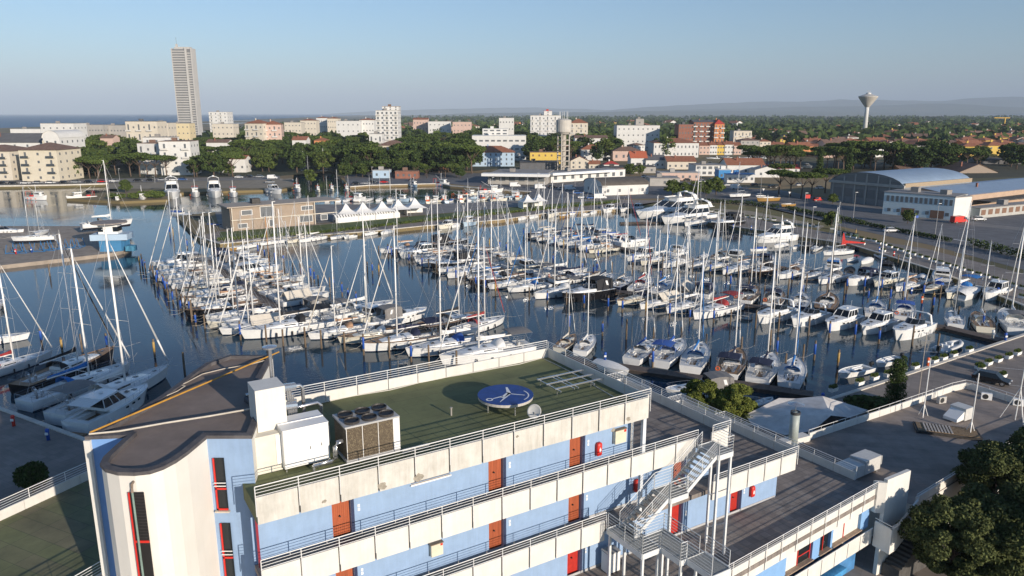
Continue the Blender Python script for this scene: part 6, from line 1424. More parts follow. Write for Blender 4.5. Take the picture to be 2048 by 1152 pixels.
    block(P(1204, 392, 1), P(1296, 383, 1), 2, 4.6, 'white side wall annex of the vaulted hall', wall=WHT, floors=1, cols=8, name='annex', z0=1, wsz=(1.0, .8), sides=False)
    t = block(P(1168, 383, 1), P(1204, 391.5, 1), 22, 5.2, 'white hall with dark curved roof near the green verge', wall=WHT, roof=M('old_fibre_cement', (.11, .095, .08), .95, .2, .5), kind='vault', floors=1, cols=2, rh=2.6, name='boat_shed')
    bpx(1141, 1178, 322, 470, 14, 'beige house with orange gable roof behind the market', wall=CRM, roof=TILE, kind='gablex', floors=2, cols=3, rh=3); bpx(1178, 1200, 328, 468, 9, 'low beige annex with orange roof behind the market', wall=CRM, roof=TILE, kind='gable', floors=1, cols=2)
    bpx(1262, 1294, 316, 480, 14, 'low restaurant with bright orange roof', wall=WHT, roof=M('orange_roof', (.50, .13, .06), .85, .1), kind='gable', floors=1, cols=3, rh=4); bpx(1292, 1330, 320, 478, 12, 'low white restaurant with slate roof', wall=WHT, roof=DGR, kind='gable', floors=1, cols=4, rh=3)
    bpx(1208, 1238, 329, 462, 8, 'small pavilion with bright red roof', wall=WHT, roof=TILER, kind='hip', floors=1, cols=2, rh=2)
    bpx(1335, 1392, 323, 470, 16, 'wide building with dark red tiled roof beside the boatyard', wall=CRM, roof=TILE, kind='gable', floors=1, cols=5, rh=3)
    bpx(1040, 1118, 326, 452, 22, 'dark flat-roofed warehouse at the foot of the lattice water tower', wall=DGR, roof=DFLAT, floors=1, cols=6); bpx(1205, 1262, 336, 435, 14, 'brown flat-roofed workshop beside the market', wall=BRK, roof=DFLAT, floors=1, cols=3); bpx(1262, 1312, 334, 440, 14, 'low grey workshop beside the brown one', wall=GRY, roof=DFLAT, floors=1, cols=3)
    bpx(1300, 1360, 357, 360, 14, 'grey concrete shed behind green shrubs', wall=GRY, roof=FLAT, floors=1, cols=1)
    bpx(1392, 1450, 331, 420, 18, 'white and blue boatyard office with large windows', wall=WHT, roof=FLAT, floors=2, cols=5, wsz=(2.5, 1.5)); bpx(1438, 1462, 340, 395, 8, 'bright blue boatyard pavilion', wall=M('pavilion_blue', (.03, .22, .50), .6, .2), roof=WHT, floors=1, cols=2)
    bpx(1455, 1530, 330, 425, 16, 'white hall with dark red roof at the boatyard', wall=WHT, roof=TILE, kind='gable', floors=1, cols=5, rh=3.5); bpx(1455, 1510, 349, 378, 6, 'low boatyard hall with blue fascia', wall=WHT, roof=M('pavilion_blue2', (.03, .20, .48), .6, .2), floors=1, cols=5)
    bpx(1510, 1560, 340, 410, 10, 'white gabled shed left of the pines', wall=WHT, roof=GRY, kind='gablex', floors=1, cols=2, rh=2); bpx(1540, 1600, 337, 440, 12, 'white shed with bright red roof', wall=WHT, roof=TILER, kind='gable', floors=1, cols=4)
    bpx(1320, 1400, 346, 392, 12, 'pink and white snack bar building in the boatyard', wall=PNK, roof=GRY, floors=1, cols=6)
    bpx(745, 778, 341, 405, 8, 'pale blue and white kiosk on the fishing quay', wall=LBL, roof=GRY, floors=1, cols=2); bpx(790, 835, 343, 402, 8, 'brown timber restaurant on the fishing quay', wall=BRK, roof=TILEB, floors=1, cols=4)
    bpx(855, 892, 317, 470, 10, 'low brick house with brown hip roof at the forest edge', wall=ORG, roof=TILEB, kind='hip', floors=1, cols=2, rh=2.5)
    # clubhouse on the green quay
    t = block(P(463, 463, 1), P(632, 448, 1), 9, 7.9, 'brown two-storey yacht club house with flat dark roof', wall=M('clubhouse_brown', (.33, .26, .20), .85, .08, .5), roof=DFLAT, floors=1, cols=1, name='club_house', sides=False, skip={(0, 0)})
    for (x, z, w_, h_) in [(5, 4.6, 3, 1.3), (11.2, 3.6, 4, 3), (24, 4.7, 3.6, 1.2), (12.3, .6, 1.2, 2), (23.5, 1.0, 4, 1.9), (3.5, .8, 2.5, 1.2), (29.5, 1.2, 2, 1.6)]:
        inst(WINM, 'window', t, (x*.98, -.02, z), (w_, 1, h_))
        o = inst(WINM, 'window_frame', t, (x*.98, .04, z-.12), (w_+.3, 1, h_+.24)); o.data = WINM.copy() if 'WINW' not in globals() else WINW
        if 'WINW' not in globals(): WINW = o.data; WINW.materials.clear(); WINW.materials.append(WHITE)
    mb = MB(); mb.box(-1, 34, -1, 10, 6.95, 7.3); mb.build('eaves', M('clubhouse_fascia', (.38, .32, .26), .8, .1), t); mb = MB(); mb.box(0, 33, -.9, -.8, 3.2, 3.45); [mb.box(x, x+.2, -.95, -.75, 0, 7) for x in (.2, 25.5, 32.5)]; mb.build('balcony_rail', CRM, t)
    # right hand halls
    VB = M('blue_metal_roof', (.26, .34, .44), .45, .08, .3); SG = M('seagreen_wall', (.50, .60, .64), .8, .06, .4)
    p0, p1 = Vector((127, 298.5, 1)), Vector((143, 273, 1))
    t = block(p0, p1, 46, 8.4, 'large exhibition hall with blue curved metal roof and glazed gable', wall=M('hall_grey', (.22, .22, .22), .85, .1, .4), roof=VB, kind='vault', floors=1, cols=1, rh=4.8, name='exhibition_hall', sides=False, skip={(0, 0)})
    Wd = (Vector(p1[:2])-Vector(p0[:2])).length
    for k in range(6):
        inst(WINM, 'window', t, (Wd*(k+.7)/6.4, -.02, 7.9), (Wd/6.4*.8, 1, .9+2.8*sin(pi*(k+.5)/6))); inst(WINM, 'window', t, (Wd*(k+.7)/6.4, -.02, 2.5), (Wd/6.4*.7, 1, 3.2))
    mb = MB(); [mb.box(Wd*(k+.22)/6.4, Wd*(k+.22)/6.4+.5, -.3, 0, 0, 7.4+4.3*sin(pi*(k+.2)/6.4)**.7) for k in range(7)]; mb.box(-.5, Wd+.5, -.8, 0, 7.4, 8.4); mb.build('pilaster', GRY, t)
    for k in range(9): inst(WINM, 'roof_light', t, (Wd*.965, 5+6*k, 8.6), (.4, 3.5, .3)) if k < 7 else None
    mb = MB(); mb.box(Wd-.3, Wd+.5, 0, 46, 7.6, 9.1); mb.build('gutter', M('gutter_tan', (.35, .27, .18), .8, .1), t)
    t = block(P(1764, 428, 1), P(1905, 441, 1), 12, 8.6, 'white and pale blue curved office in front of the blue hall', wall=SG, roof=M('office_roof_rim', (.25, .24, .23), .9, .1), floors=1, cols=1, name='office', sides=False, skip={(0, 0)})
    Wo = (P(1905, 441, 1)-P(1764, 428, 1)).length
    for k in range(7):
        x = Wo*(k+.7)/7.3
        for dx in (-.75, .75): inst(WINM, 'window', t, (x+dx, -.02, 4.7), (.9, 1, 1.9))
        if k in (2, 5): inst(WINB, 'garage_door', t, (x, -.02, .2), (4.2, 1, 2.6))
        else: inst(WINM, 'window', t, (x, -.02, 1.2), (1.1, 1, 1.1))
    for k in range(2): inst(WINM, 'window', t, (Wo+.01, 3+5*k, 3.8), (3, 1, 2.6), pi/2)
    q0, q1 = P(1905, 441, 1), P(1938, 438, 1)
    block(q0, q1, 12, 8.4, 'bright white end block of the curved office', wall=WHT, floors=1, cols=1, name='office', skip={(0, 0)}, sides=True, wsz=(1, 3))
    t = block((157, 262), (235, 312), 26, 6.8, 'long warehouse with grey-blue roof and orange lower walls at the right', wall=M('warehouse_orange', (.46, .33, .24), .85, .1, .3), roof=VB, kind='gable', floors=1, cols=7, rh=1.8, name='warehouse', wsz=(4, 1.2), sides=False)
    mb = MB(); mb.box(10, 90, -6, -.2, 3.4, 3.8); mb.build('canopy', DFLAT, t)
    block(P(1958, 437, 1), P(2140, 418, 1), 5, 4.2, 'long low row of grey garages at the right edge', wall=M('garage_panel', (.42, .41, .38), .8, .08, .6), roof=FLAT, floors=1, cols=14, name='garages', wsz=(2.6, 2.3), win=WINB, sides=False)
    bpx(1905, 2120, 340, 520, 40, 'huge dark barrel roofed shed behind the right trees', wall=DGR, roof=DFLAT, kind='vault', floors=1, cols=1, rh=7, name='warehouse', sides=False, skip={(0, 0)})
    bpx(1912, 2000, 345, 440, 26, 'old warehouse with brown gable roof at the right', wall=M('old_plaster', (.30, .24, .19), .9, .12), roof=TILEB, kind='gablex', floors=1, cols=2, rh=5, name='warehouse', rz=8)
    bpx(1800, 1850, 338, 450, 12, 'orange-walled shed with brown roof behind the blue hall', wall=ORG, roof=TILEB, kind='gable', floors=1, cols=2, rh=2)
    # red-roofed old town
    protos = []
    def hp(wl, rf, kd, w_, d_, h_, rh):
        RND.seed(3); t = block((0, 0), (w_, 0), d_, h_, None, 'house', wall=wl, roof=rf, kind=kd, floors=2, cols=3, rh=rh, name='house', z0=0, sides=False, wsz=(.9, 1.2)); return [t, False]
    for a in [(WHT, TILE, 'gable', 11, 9, 6, 2.2), (CRM, TILE, 'hip', 12, 10, 6, 2.2), (PNK, TILEB, 'gable', 13, 9, 6, 2.4), (WHT, TILEB, 'hip', 10, 9, 6.5, 2), (ORG, TILE, 'gable', 12, 9, 5.5, 2.2), (YEL, TILE, 'hip', 11, 10, 6, 2.2), (GRY, TILE, 'gablex', 10, 12, 6, 2.6), (WHT, TILE, 'gablex', 10, 12, 6, 2.6)]: protos.append(hp(*a))
    hn = ['white house with orange gable roof', 'cream house with orange hip roof', 'pink house with brown roof', 'white house with brown hip roof', 'orange house with tiled roof', 'yellow house with tiled roof', 'grey gable-fronted house', 'white gable-fronted house']
    def houses(x0, x1, Y0, Y1, n, where, big=1.0):
        for k in range(n):
            i = RND2.randrange(8); Y = Y0 + (Y1-Y0)*((k % 5)+RND2.random())/5; px = x0+(x1-x0)*(k+RND2.random())/n; X = (px-1024)/F*Y
            lab = hn[i]+', '+where; pr = protos[i]; s = big*RND2.uniform(.85, 1.35)
            if not pr[1]: pr[1] = True; o = pr[0]; o.location = (X, Y, .8); o.rotation_euler = (0, 0, RND2.uniform(-.5, .7)); o.scale = (s*1.15, s, s*.95); o['label'] = lab; o['group'] = 'houses '+where
            else: dup(pr[0], (X, Y, .8), RND2.uniform(-.5, .7), lab, 'houses '+where, (s*1.15, s, s*.95))
    houses(1570, 2080, 590, 780, 46, 'in the old town behind the pine grove', 1.15); houses(1480, 2080, 780, 1150, 50, 'in the far part of the old town', 1.2)
    houses(1040, 1480, 640, 900, 30, 'in the trees behind the town dock'); houses(1620, 2060, 1200, 2200, 20, 'scattered beyond the mushroom water tower', 1.3)
    houses(560, 940, 1000, 1500, 20, 'on the distant shore skyline', 1.8); houses(800, 1480, 1500, 2600, 22, 'far off in the plain', 1.6)
    # skyscraper
    A_, C_ = PY(343, 98, 1066), PY(381, 98, 1066); wsk = C_.x-A_.x
    t = thing('skyscraper', 'tall slender grey skyscraper rising above the seaside town', 'skyscraper', (A_.x, 1066, 1)); CONS = M('skyscraper_concrete', (.50, .485, .46), .85, .06, .05)
    hz = A_.z-1
    mb = MB(); mb.box(0, wsk, 0, 13, 0, hz); mb.build('core', M('skyscraper_glazing', (.20, .20, .205), .5, .1, .08), t)
    for k in range(35):
        mb = MB(); z = 3+k*(hz-5)/34.5; mb.box(-.3, wsk*.66, -1.0, 0, z, z+1.35); mb.build('floor_band', CONS, t)
    mb = MB(); mb.box(wsk*.68, wsk*.78, -1.4, 1, 0, hz+2); mb.box(-.7, 0, -1.2, 14, 0, hz+1); mb.box(wsk*.99, wsk*1.04, -1.2, 14, 0, hz+1); mb.box(wsk*.1, wsk*.9, 2, 12, hz, hz+3); mb.box(wsk*.15, wsk*.25, 4, 6, hz, hz+7); mb.build('pier', CONS, t)
    for k in range(34):
        mb = MB(); z = 4+k*(hz-5)/34.5; mb.box(wsk*.79, wsk*.98, -.5, 0, z, z+1.2); mb.build('balcony', CONS, t)
    mb = MB(); mb.tube((wsk*.2, 5, hz+7), (wsk*.2, 5, hz+16), .25, 5); mb.build('antenna', STEEL, t)
    # mushroom water tower
    q = PY(1730, 255, 1120); t = thing('water_tower', 'white mushroom-shaped water tower on a slim shaft', 'water tower', (q.x, 1120, 1)); WT = M('water_tower_concrete', (.50, .47, .42), .85, .08, .1)
    mb = MB(); mb.smooth = True; mb.lathe([(3.4, 0), (2.7, 36), (2.9, 43)], 20); mb.build('shaft', WHT, t)
    mb = MB(); mb.lathe([(2.9, 42.9), (6.5, 47.5), (13.2, 57), (13.4, 58.2), (12.6, 58.6), (4, 61.5), (3.6, 61.5)], 30); mb.build('tank', WT, t); mb = MB(); mb.lathe([(3.4, 61.5), (3.4, 63.2), (1, 64)], 14); [mb.tube((1.8*cos(a), 1.8*sin(a), 63), (1.8*cos(a), 1.8*sin(a), 67), .12, 4) for a in range(6)]; mb.build('lantern', WHT, t)
    # lattice water tower near
    q = P(1126, 345, 1); t = thing('water_tower', 'concrete frame water tower with round tank beside the market', 'water tower', (q.x, q.y, 1), .4); CT = M('tower_concrete', (.42, .38, .33), .9, .15, .3)
    Ht = PY(1126, 237, q.y).z-1; s = 2.5
    for a in (-1, 1):
        for b_ in (-1, 1): mb = MB(); mb.box(a*s-.3, a*s+.3, b_*s-.3, b_*s+.3, 0, Ht-9); mb.build('leg', CT, t)
    for k in range(6):
        mb = MB(); z = 3.5+k*(Ht-13)/6
        for a in (-1, 1): mb.box(-s, s, a*s-.2, a*s+.2, z, z+.5); mb.box(a*s-.2, a*s+.2, -s, s, z, z+.5)
        mb.build('brace', CT, t)
    mb = MB(); mb.lathe([(3.0, Ht-9), (4.4, Ht-7.5), (4.5, Ht-1), (3.8, Ht-.6), (1.5, Ht)], 20); mb.build('tank', M('tank_grey', (.50, .47, .42), .85, .12, .3), t)
    mb = MB(); mb.lathe([(1, 0), (1, Ht-9)], 10); mb.build('riser', CT, t)
    mb = MB(); [mb.tube((2.6*cos(a), 2.6*sin(a), Ht-1), (2.6*cos(a), 2.6*sin(a), Ht+4), .12, 4) for a in range(6)]; mb.build('antenna', GEL, t)
    # white folding bridge canopy
    q = P(628, 322, 1); t = thing('footbridge', 'white bridge with two slanting roof wings over the canal', 'bridge', (q.x, q.y, 1)); k_ = q.y/F
    mb = MB(); mb.loft([[(-37*k_, -2, 8.5), (-37*k_, 6, 8.5), (-37*k_, 6, 9.1), (-37*k_, -2, 9.1)], [(-2*k_, -2, 5.9), (-2*k_, 6, 5.9), (-2*k_, 6, 6.9), (-2*k_, -2, 6.9)]]); mb.build('roof_wing', WHITE, t)
    mb = MB(); mb.loft([[(2*k_, -2, 5.9), (2*k_, 6, 5.9), (2*k_, 6, 6.9), (2*k_, -2, 6.9)], [(37*k_, -2, 9.5), (37*k_, 6, 9.5), (37*k_, 6, 10.1), (37*k_, -2, 10.1)]]); mb.build('roof_wing', WHITE, t)
    mb = MB(); mb.box(-36*k_, 36*k_, 0, 3, .6, 1.1); mb.build('deck', CONC, t)
    for x in (-30, -16, 0, 16, 32): mb = MB(); mb.box(x*k_-.25, x*k_+.25, 1, 1.5, -1, 8 if abs(x) > 20 else 6.3); mb.build('post', WHITE, t)
    # crane
    q = PY(2008, 255, 1500); t = thing('tower_crane', 'small yellow tower crane in the distance at the right', 'crane', (q.x, 1500, 1)); YC = M('crane_yellow', (.65, .38, .02), .6, .1); mb = MB(); mb.box(-.8, .8, -.8, .8, 0, 26); mb.build('tower', YC, t); mb = MB(); mb.box(-22, 9, -.6, .6, 25, 26.4); mb.build('jib', YC, t)

# tents ---------------------------------------------------------------
def marquee(px, py, w_, lab, ph=3.2, eh=2.4, base=True, grp='pointed white marquee tents'):
    q = P(px, py, 1); t = thing('marquee', lab, 'tent', (q.x, q.y, 1), .35, grp); mb = MB(); n = 6; rr = []
    for i in range(n+1):
        f = i/n; r = w_/2*(1-f)**1.0*(1-.35*sin(pi*f)) if f < 1 else .06; rr.append([(-r, -r, eh+ph*f), (r, -r, eh+ph*f), (r, r, eh+ph*f), (-r, r, eh+ph*f)])
    mb.loft(rr); mb.build('canopy', COVW, t)
    for x in (-1, 1):
        for y in (-1, 1): mb = MB(); mb.tube((x*w_*.49, y*w_*.49, 0), (x*w_*.49, y*w_*.49, eh), .06, 5); mb.build('pole', STEEL, t)
    if base: mb = MB(); mb.box(-w_*.49, w_*.49, w_*.47, w_*.49, 0, eh); mb.box(-w_*.49, -w_*.47, -w_*.48, w_*.48, 0, eh); mb.build('side_wall', COVW, t)
for k, (x, y) in enumerate([(693, 441), (727, 438), (765, 435), (797, 431), (830, 428)]): marquee(x, y, 7.2, 'pointed white marquee, %s from the left beside the club house' % ORD[k])
for k, (x, y) in enumerate([(1055, 416), (1077, 414)]): marquee(x, y, 5.5, 'white tent with side walls, %s of the pair on the green verge' % ORD[k], 2.6)
t = thing('awning', 'long low white scalloped awning in front of the marquees', 'awning', (*P(672, 447, 1)[:2], 1), atan2((P(800, 435, 1)-P(672, 447, 1)).y, (P(800, 435, 1)-P(672, 447, 1)).x)); Ln = (P(800, 435, 1)-P(672, 447, 1)).length
mb = MB(); mb.box(0, Ln, 0, .1, 0, 1.7); mb.build('wall', COVW, t)
mb = MB(); n = 24
for k in range(n): mb.loft([[(Ln*k/n, 0, 1.7), (Ln*(k+.7)/n, 0, 1.7)], [(Ln*k/n, 1.0, 2.5), (Ln*(k+.7)/n, 1.0, 2.5)], [(Ln*k/n, 2.6, 2.8), (Ln*(k+.7)/n, 2.6, 2.8)]], False, False)
mb.build('roof', COVW, t)
# near restaurant tent
t = thing('tent_roof', 'big weathered white tarpaulin roof with two ridges beside the near quay', 'tent', (*P(1600, 850, 3.5)[:2], 1)); o0 = t.location
def TP_(x, y, z): return tuple(P(x, y, z) - o0)
TARP = M('weathered_tarpaulin', (.50, .47, .44), .8, .15, .6, detail=10, col2=(.74, .71, .67), bump=.2)
v = {k: TP_(*a) for k, a in dict(a=(1490, 830, 3.6), b=(1558, 796, 4.6), c=(1592, 797, 4.6), d=(1662, 831, 5.0), e=(1625, 862, 3.6), f=(1570, 870, 3.4), g=(1505, 850, 3.3), h=(1645, 792, 4.9), i=(1735, 820, 3.6), j=(1700, 835, 3.6)).items()}
mb = MB(); [mb.poly([v[c_] for c_ in s_]) for s_ in ('abcd', 'adeg', 'gef', 'chd', 'hijd')]; mb.build('canvas', TARP, t)
mb = MB(); mb.poly([v['d'], v['j'], tuple(Vector(v['j'])-Vector((0, 0, 1.2))), v['e']]); mb.build('gable', COVK, t)
for c_ in 'aegij': mb = MB(); mb.tube(v[c_], (v[c_][0], v[c_][1], 0), .05, 5); mb.build('pole', STEEL, t)

# trees ---------------------------------------------------------------
scatter(690, 940, 404, 426, 16, 'tree by the fishing quay in front of the forest', 'trees by the fishing quay', ['round', 'round', 'pine'], 8)
G1 = 'trees of the seaside forest'
trees_px([(196, 352), (212, 351), (232, 350), (262, 353), (280, 354), (296, 353), (312, 354), (334, 352)], 'flat-topped umbrella pine beside the road in front of the white modern house', 'umbrella pines by the left road', 'pine', 12, wide=1.15, hv=.1)
scatter(120, 215, 398, 445, 18, 'dark tree in the dense clump right of the cream hotel', 'trees right of the cream hotel', ['round', 'round', 'pine'], 13)
scatter(120, 280, 450, 560, 26, 'round tree in the wood between the cream hotel and the sea front', 'trees behind the left road', ['round', 'round', 'round', 'pine'], 17)
scatter(290, 500, 470, 700, 48, 'tree of the pine wood below the skyscraper', 'trees below the skyscraper', ['pine', 'round', 'pine'], 13)
scatter(372, 470, 400, 450, 10, 'dark tree between the modern house and the canal', 'trees beside the canal road', ['round', 'pine'], 12)
scatter(480, 740, 440, 620, 70, 'tree of the dark forest behind the white bridge', 'forest behind the white bridge', ['round', 'round', 'pine', 'round'], 14)
scatter(480, 750, 620, 800, 36, 'tree at the back of the forest left of the tower block', 'forest left of the tower block', ['pine', 'round'], 14)
scatter(695, 950, 430, 475, 34, 'front row tree between the canal and the pale blue house', 'forest front row', ['round', 'round', 'pine'], 14.5)
scatter(800, 945, 480, 640, 40, 'tree of the forest between the tower block and the institute', 'forest right of the tower block', ['round', 'pine', 'round'], 15)
scatter(800, 1060, 660, 900, 34, 'tree behind the white institute', 'trees behind the institute', ['round', 'pine'], 15)
scatter(1030, 1240, 540, 740, 42, 'tree of the wood behind the lattice water tower', 'trees behind the lattice tower', ['round', 'pine', 'round'], 14)
scatter(1180, 1360, 600, 900, 26, 'tree around the wide white block', 'trees round the wide white block', ['round'], 14)
scatter(1320, 1620, 760, 1000, 22, 'tree behind the brick apartment block', 'trees behind the brick block', ['round'], 13)
scatter(1490, 1680, 455, 490, 26, 'umbrella pine in the dense grove before the old town, left half', 'pine grove left half', ['pine'], 13.5, wide=1.1); scatter(1680, 1910, 450, 500, 30, 'umbrella pine in the dense grove before the old town, right half', 'pine grove right half', ['pine', 'pine', 'round'], 14.5)
scatter(1890, 2090, 470, 540, 18, 'dark tree before the far sheds at the right edge', 'trees at the right edge', ['round', 'pine'], 13)
scatter(1660, 2080, 1000, 1500, 24, 'dark tree in the plain around the mushroom water tower', 'trees of the plain', ['round'], 14)
trees_px([(1557, 388), (1580, 393), (1602, 397), (1622, 392), (1650, 386), (1668, 380), (1560, 372)], 'spreading umbrella pine left of the blue exhibition hall', 'pines by the exhibition hall', 'pine', 10, wide=1.2, hv=.08)
trees_px([(1638, 352, 'poplar', 17), (1695, 352, 'poplar', 16)], 'tall columnar tree rising out of the pine grove', 'columnar trees', 'poplar', 16)
trees_px([(1345, 392), (1368, 392), (1390, 392), (1412, 392), (1432, 390), (1260, 352), (1280, 350)], 'bushy green tree along the boatyard road', 'boatyard road trees', 'round', 7, m=LF_MID, wide=1.2)
trees_px([(1662, 458, 'round', 5.5), (1815, 447, 'round', 4.5), (1710, 400, 'round', 4.5), (1665, 408, 'round', 4.0), (252, 386, 'round', 6), (458, 352, 'round', 7), (622, 368, 'round', 7), (688, 356, 'round', 8), (1222, 336, 'round', 5)], 'young light green tree standing alone by a road or quay', 'single young trees', 'round', 5, m=LF_MID, wide=1.1, hv=.05)
trees_px([(225, 398, 'shrub', 2.4), (240, 399, 'shrub', 2.2), (268, 398, 'shrub', 2.4), (290, 397, 'shrub', 2.6), (305, 397, 'shrub', 3.2), (318, 397, 'shrub', 3.0)], 'green shrub on the old quay finger', 'quay finger shrubs', 'shrub', 2.5, wide=1.3)
# distant woodland mass
mb = MB(); RND.seed(9)
for k in range(6500):
    Y = 900*(7.0**RND.random()) if k % 3 else RND.uniform(820, 1500); px = RND.uniform(500 if Y > 1000 else 420, 2150); X = (px-1024)/F*Y
    if px < 760 and Y > 760/max(1, 1) and Y > 1000 + (px-420)*6: continue
    r = RND.uniform(5, 9)*(1+Y/6000); leaves(mb, (X, Y, r*.55), (r*1.5, r, r*.8), 9, r*.6)
o = mb.build('distant_woodland', LF_DARK); tag(o, 'dark mass of far trees spreading over the plain to the hills', 'woodland', kind='stuff')
# near trees bottom right
NT = []
for k, (px, py, z, h, v_, m_, w_) in enumerate([(1905, 1110, 4, 7.6, 0, LF_NEAR, 1.0), (2000, 1110, 4, 8.0, 1, LF_NEAR, 1.15), (2080, 1000, 4, 9.3, 0, LF_NEAR, 1.1), (1995, 1010, 4, 8.4, 1, LF_NEAR, 1.0), (2090, 1130, 4, 9.0, 0, LF_NEAR, 1.0)]):
    key = ('near', v_, m_.name)
    if key not in TP: TP[key] = [tree('round', 31+v_, m_, near=True), False]
    q = P(px, py, z); pr = TP[key]; s = h/9.5; lab = ['light green leafy tree in the bottom right corner beside the curved stair', 'dark leafy tree at the bottom right, second from the stair', 'dark tree at the right edge reaching over the brown roof parapet', 'dark tree behind the light one, touching the roof parapet', 'light green tree cut by the bottom right picture corner'][k]
    if not pr[1]: pr[1] = True; o = pr[0]; o.location = (q.x, q.y, 1); o.scale = (s*w_, s*w_, s); o['label'] = lab
    else: o = dup(pr[0], (q.x, q.y, 1), k*1.3, lab, None, (s*w_, s*w_, s))
for k, (px, py, h, w_, lab) in enumerate([(1405, 850, 5.6, .85, 'leafy green bush left of the tarpaulin roof, left one'), (1462, 862, 5.4, .95, 'leafy yellowish bush directly left of the tarpaulin roof')]):
    q = P(px, py, 1); key = ('near', 2, LF_LIGHT.name)
    if key not in TP: TP[key] = [tree('round', 33, LF_LIGHT, near=True), False]
    pr = TP[key]; s = h/9.5
    if not pr[1]: pr[1] = True; o = pr[0]; o.location = (q.x, q.y, 1); o.scale = (s*w_*1.2, s*w_*1.2, s); o['label'] = lab
    else: dup(pr[0], (q.x, q.y, 1), 2, lab, None, (s*w_*1.2, s*w_*1.2, s))
q = P(1788, 812, 1); t = tree('tall', 66, LF_DARK, near=True); t.location = q; t.scale = (.95, .95, .75); t['label'] = 'dark ivy-covered column-shaped tree on the near promenade'
for (px, py, h, lab) in [(1745, 822, 1.6, 'wide clipped dark bush left of the ivy column'), (1720, 818, 1.5, 'clipped dark bush beside the tarpaulin roof'), (2400, 900, 1, 'x')]:
    if px > 2300: continue
    q = P(px, py, 1); plant('shrub', q.x, q.y, h, lab, None, LF_DARK, 0, wide=1.5)
q = P(66, 985, 1); t = tree('shrub', 86, LF_DARK, near=True); t.location = q; t.scale = (1.0, 1.0, 1.5); t['label'] = 'round dark bush on the shaded lawn at the lower left'
# hedges
def hedge(a, c, wd, h, label, m=LF_DARK):
    a, c = P(*a, 1), P(*c, 1); d = c-a; t = thing('hedge', label, 'hedge', (a.x, a.y, 1), atan2(d.y, d.x)); Ln = d.length; mb = MB(); RND.seed(4)
    for k in range(int(Ln/.8)): leaves(mb, (k*.8, RND.uniform(-.2, .2), h*.55), (.7, wd/2, h*.5), 34, .28)
    mb.build('foliage', m, t)
for k, (a, c, w_, h, lab) in enumerate([((1400, 404), (1480, 409), 2, 1.6, 'hedge behind the dry lawn, left piece'), ((1480, 409), (1560, 418), 2.5, 1.8, 'hedge behind the boats on trailers'), ((1575, 420), (1735, 452), 2.2, 1.6, 'long dark hedge along the car park road'), ((1735, 452), (1905, 485), 1.6, 1.2, 'clipped low hedge right of the long one'), ((1938, 492), (2100, 530), 3.0, 2.2, 'thick dark hedge at the right edge')]): hedge(a, c, w_, h, lab)
hedge((440, 482), (640, 467), 1.2, .9, 'green weeds along the club house quay', LF_MID); hedge((640, 467), (860, 442), 1.0, .8, 'green weeds in front of the marquees', LF_MID); hedge((860, 442), (1240, 405), 1.0, .8, 'green weeds along the middle of the harbour strip', LF_MID)
# planters
t0 = thing('planter', None, 'planter'); mb = MB(); mb.loft([[(-.62, -.26, .04), (.62, -.26, .04), (.62, .26, .04), (-.62, .26, .04)], [(-.68, -.32, .5), (.68, -.32, .5), (.68, .32, .5), (-.68, .32, .5)]]); mb.build('trough', WHITE, t0)
mb = MB(); RND.seed(2); [leaves(mb, (-.45+.18*k, RND.uniform(-.08, .08), .68), (.26, .30, .24), 60, .09) for k in range(6)]; mb.build('plant', LF_MID, t0)
used = [False]
def planter(px, py, lab, rz, grp):
    q = P(px, py, 1.01)
    if not used[0]: used[0] = True; t0.location = q; t0.rotation_euler = (0, 0, rz); t0['label'] = lab; t0['group'] = grp
    else: dup(t0, tuple(q), rz, lab, grp)
zs = [(612,160),(660,168),(718,178),(770,188),(815,195),(850,212),(892,222),(935,240),(980,258),(1022,270),(1068,285),(1112,297),(1165,315),(1218,330),(1270,350),(1325,365),(1378,382),(1432,398),(1488,415),(1548,435),(1612,455),(1676,472),(1742,492),(1812,515),(1880,540),(1948,560)]
for k, (x, y) in enumerate(zs): planter(1536+x/3.84, 433+y/3.84, 'white planter with green shrub, %s from the far end of the promenade row' % ORD[k], -1.05, 'planters along the promenade')
for k, (x, y) in enumerate([(882, 270), (726, 215), (1075, 325), (1950, 630)]): planter(1536+x/3.84, 433+y/3.84, 'white planter set apart at the water side of the promenade, %s one' % ORD[k], -1.05, 'planters at the water side')
for k, (x, y) in enumerate([(300, 245), (375, 255), (440, 268), (510, 280), (585, 292), (725, 305), (805, 322), (875, 330), (965, 343), (1043, 350), (1130, 360), (1565, 425), (1650, 440), (1835, 465)]): planter(1360+x/6.02, 381.5+y/6.02, 'small white planter, %s from the left at the edge of the dry lawn' % ORD[k], -.5, 'planters at the dry lawn')
for k, (x, y) in enumerate([(500, 395), (703, 345), (817, 305), (920, 280), (1035, 235), (1130, 222), (1277, 175), (1346, 153), (1425, 128), (1545, 92)]): planter(1536+x/3.84, 680+y/3.84, 'white planter with green shrub, %s from the left along the near quay edge' % ORD[k], .58, 'planters along the near quay')
for k, (x, y) in enumerate([(1618, 220), (1692, 192), (1768, 168), (1848, 142), (1915, 115), (1800, 290), (1638, 235)]): planter(1536+x/3.84, 680+y/3.84, 'white planter with green shrub, %s in the second row by the black car' % ORD[k], .58, 'planters by the parking')
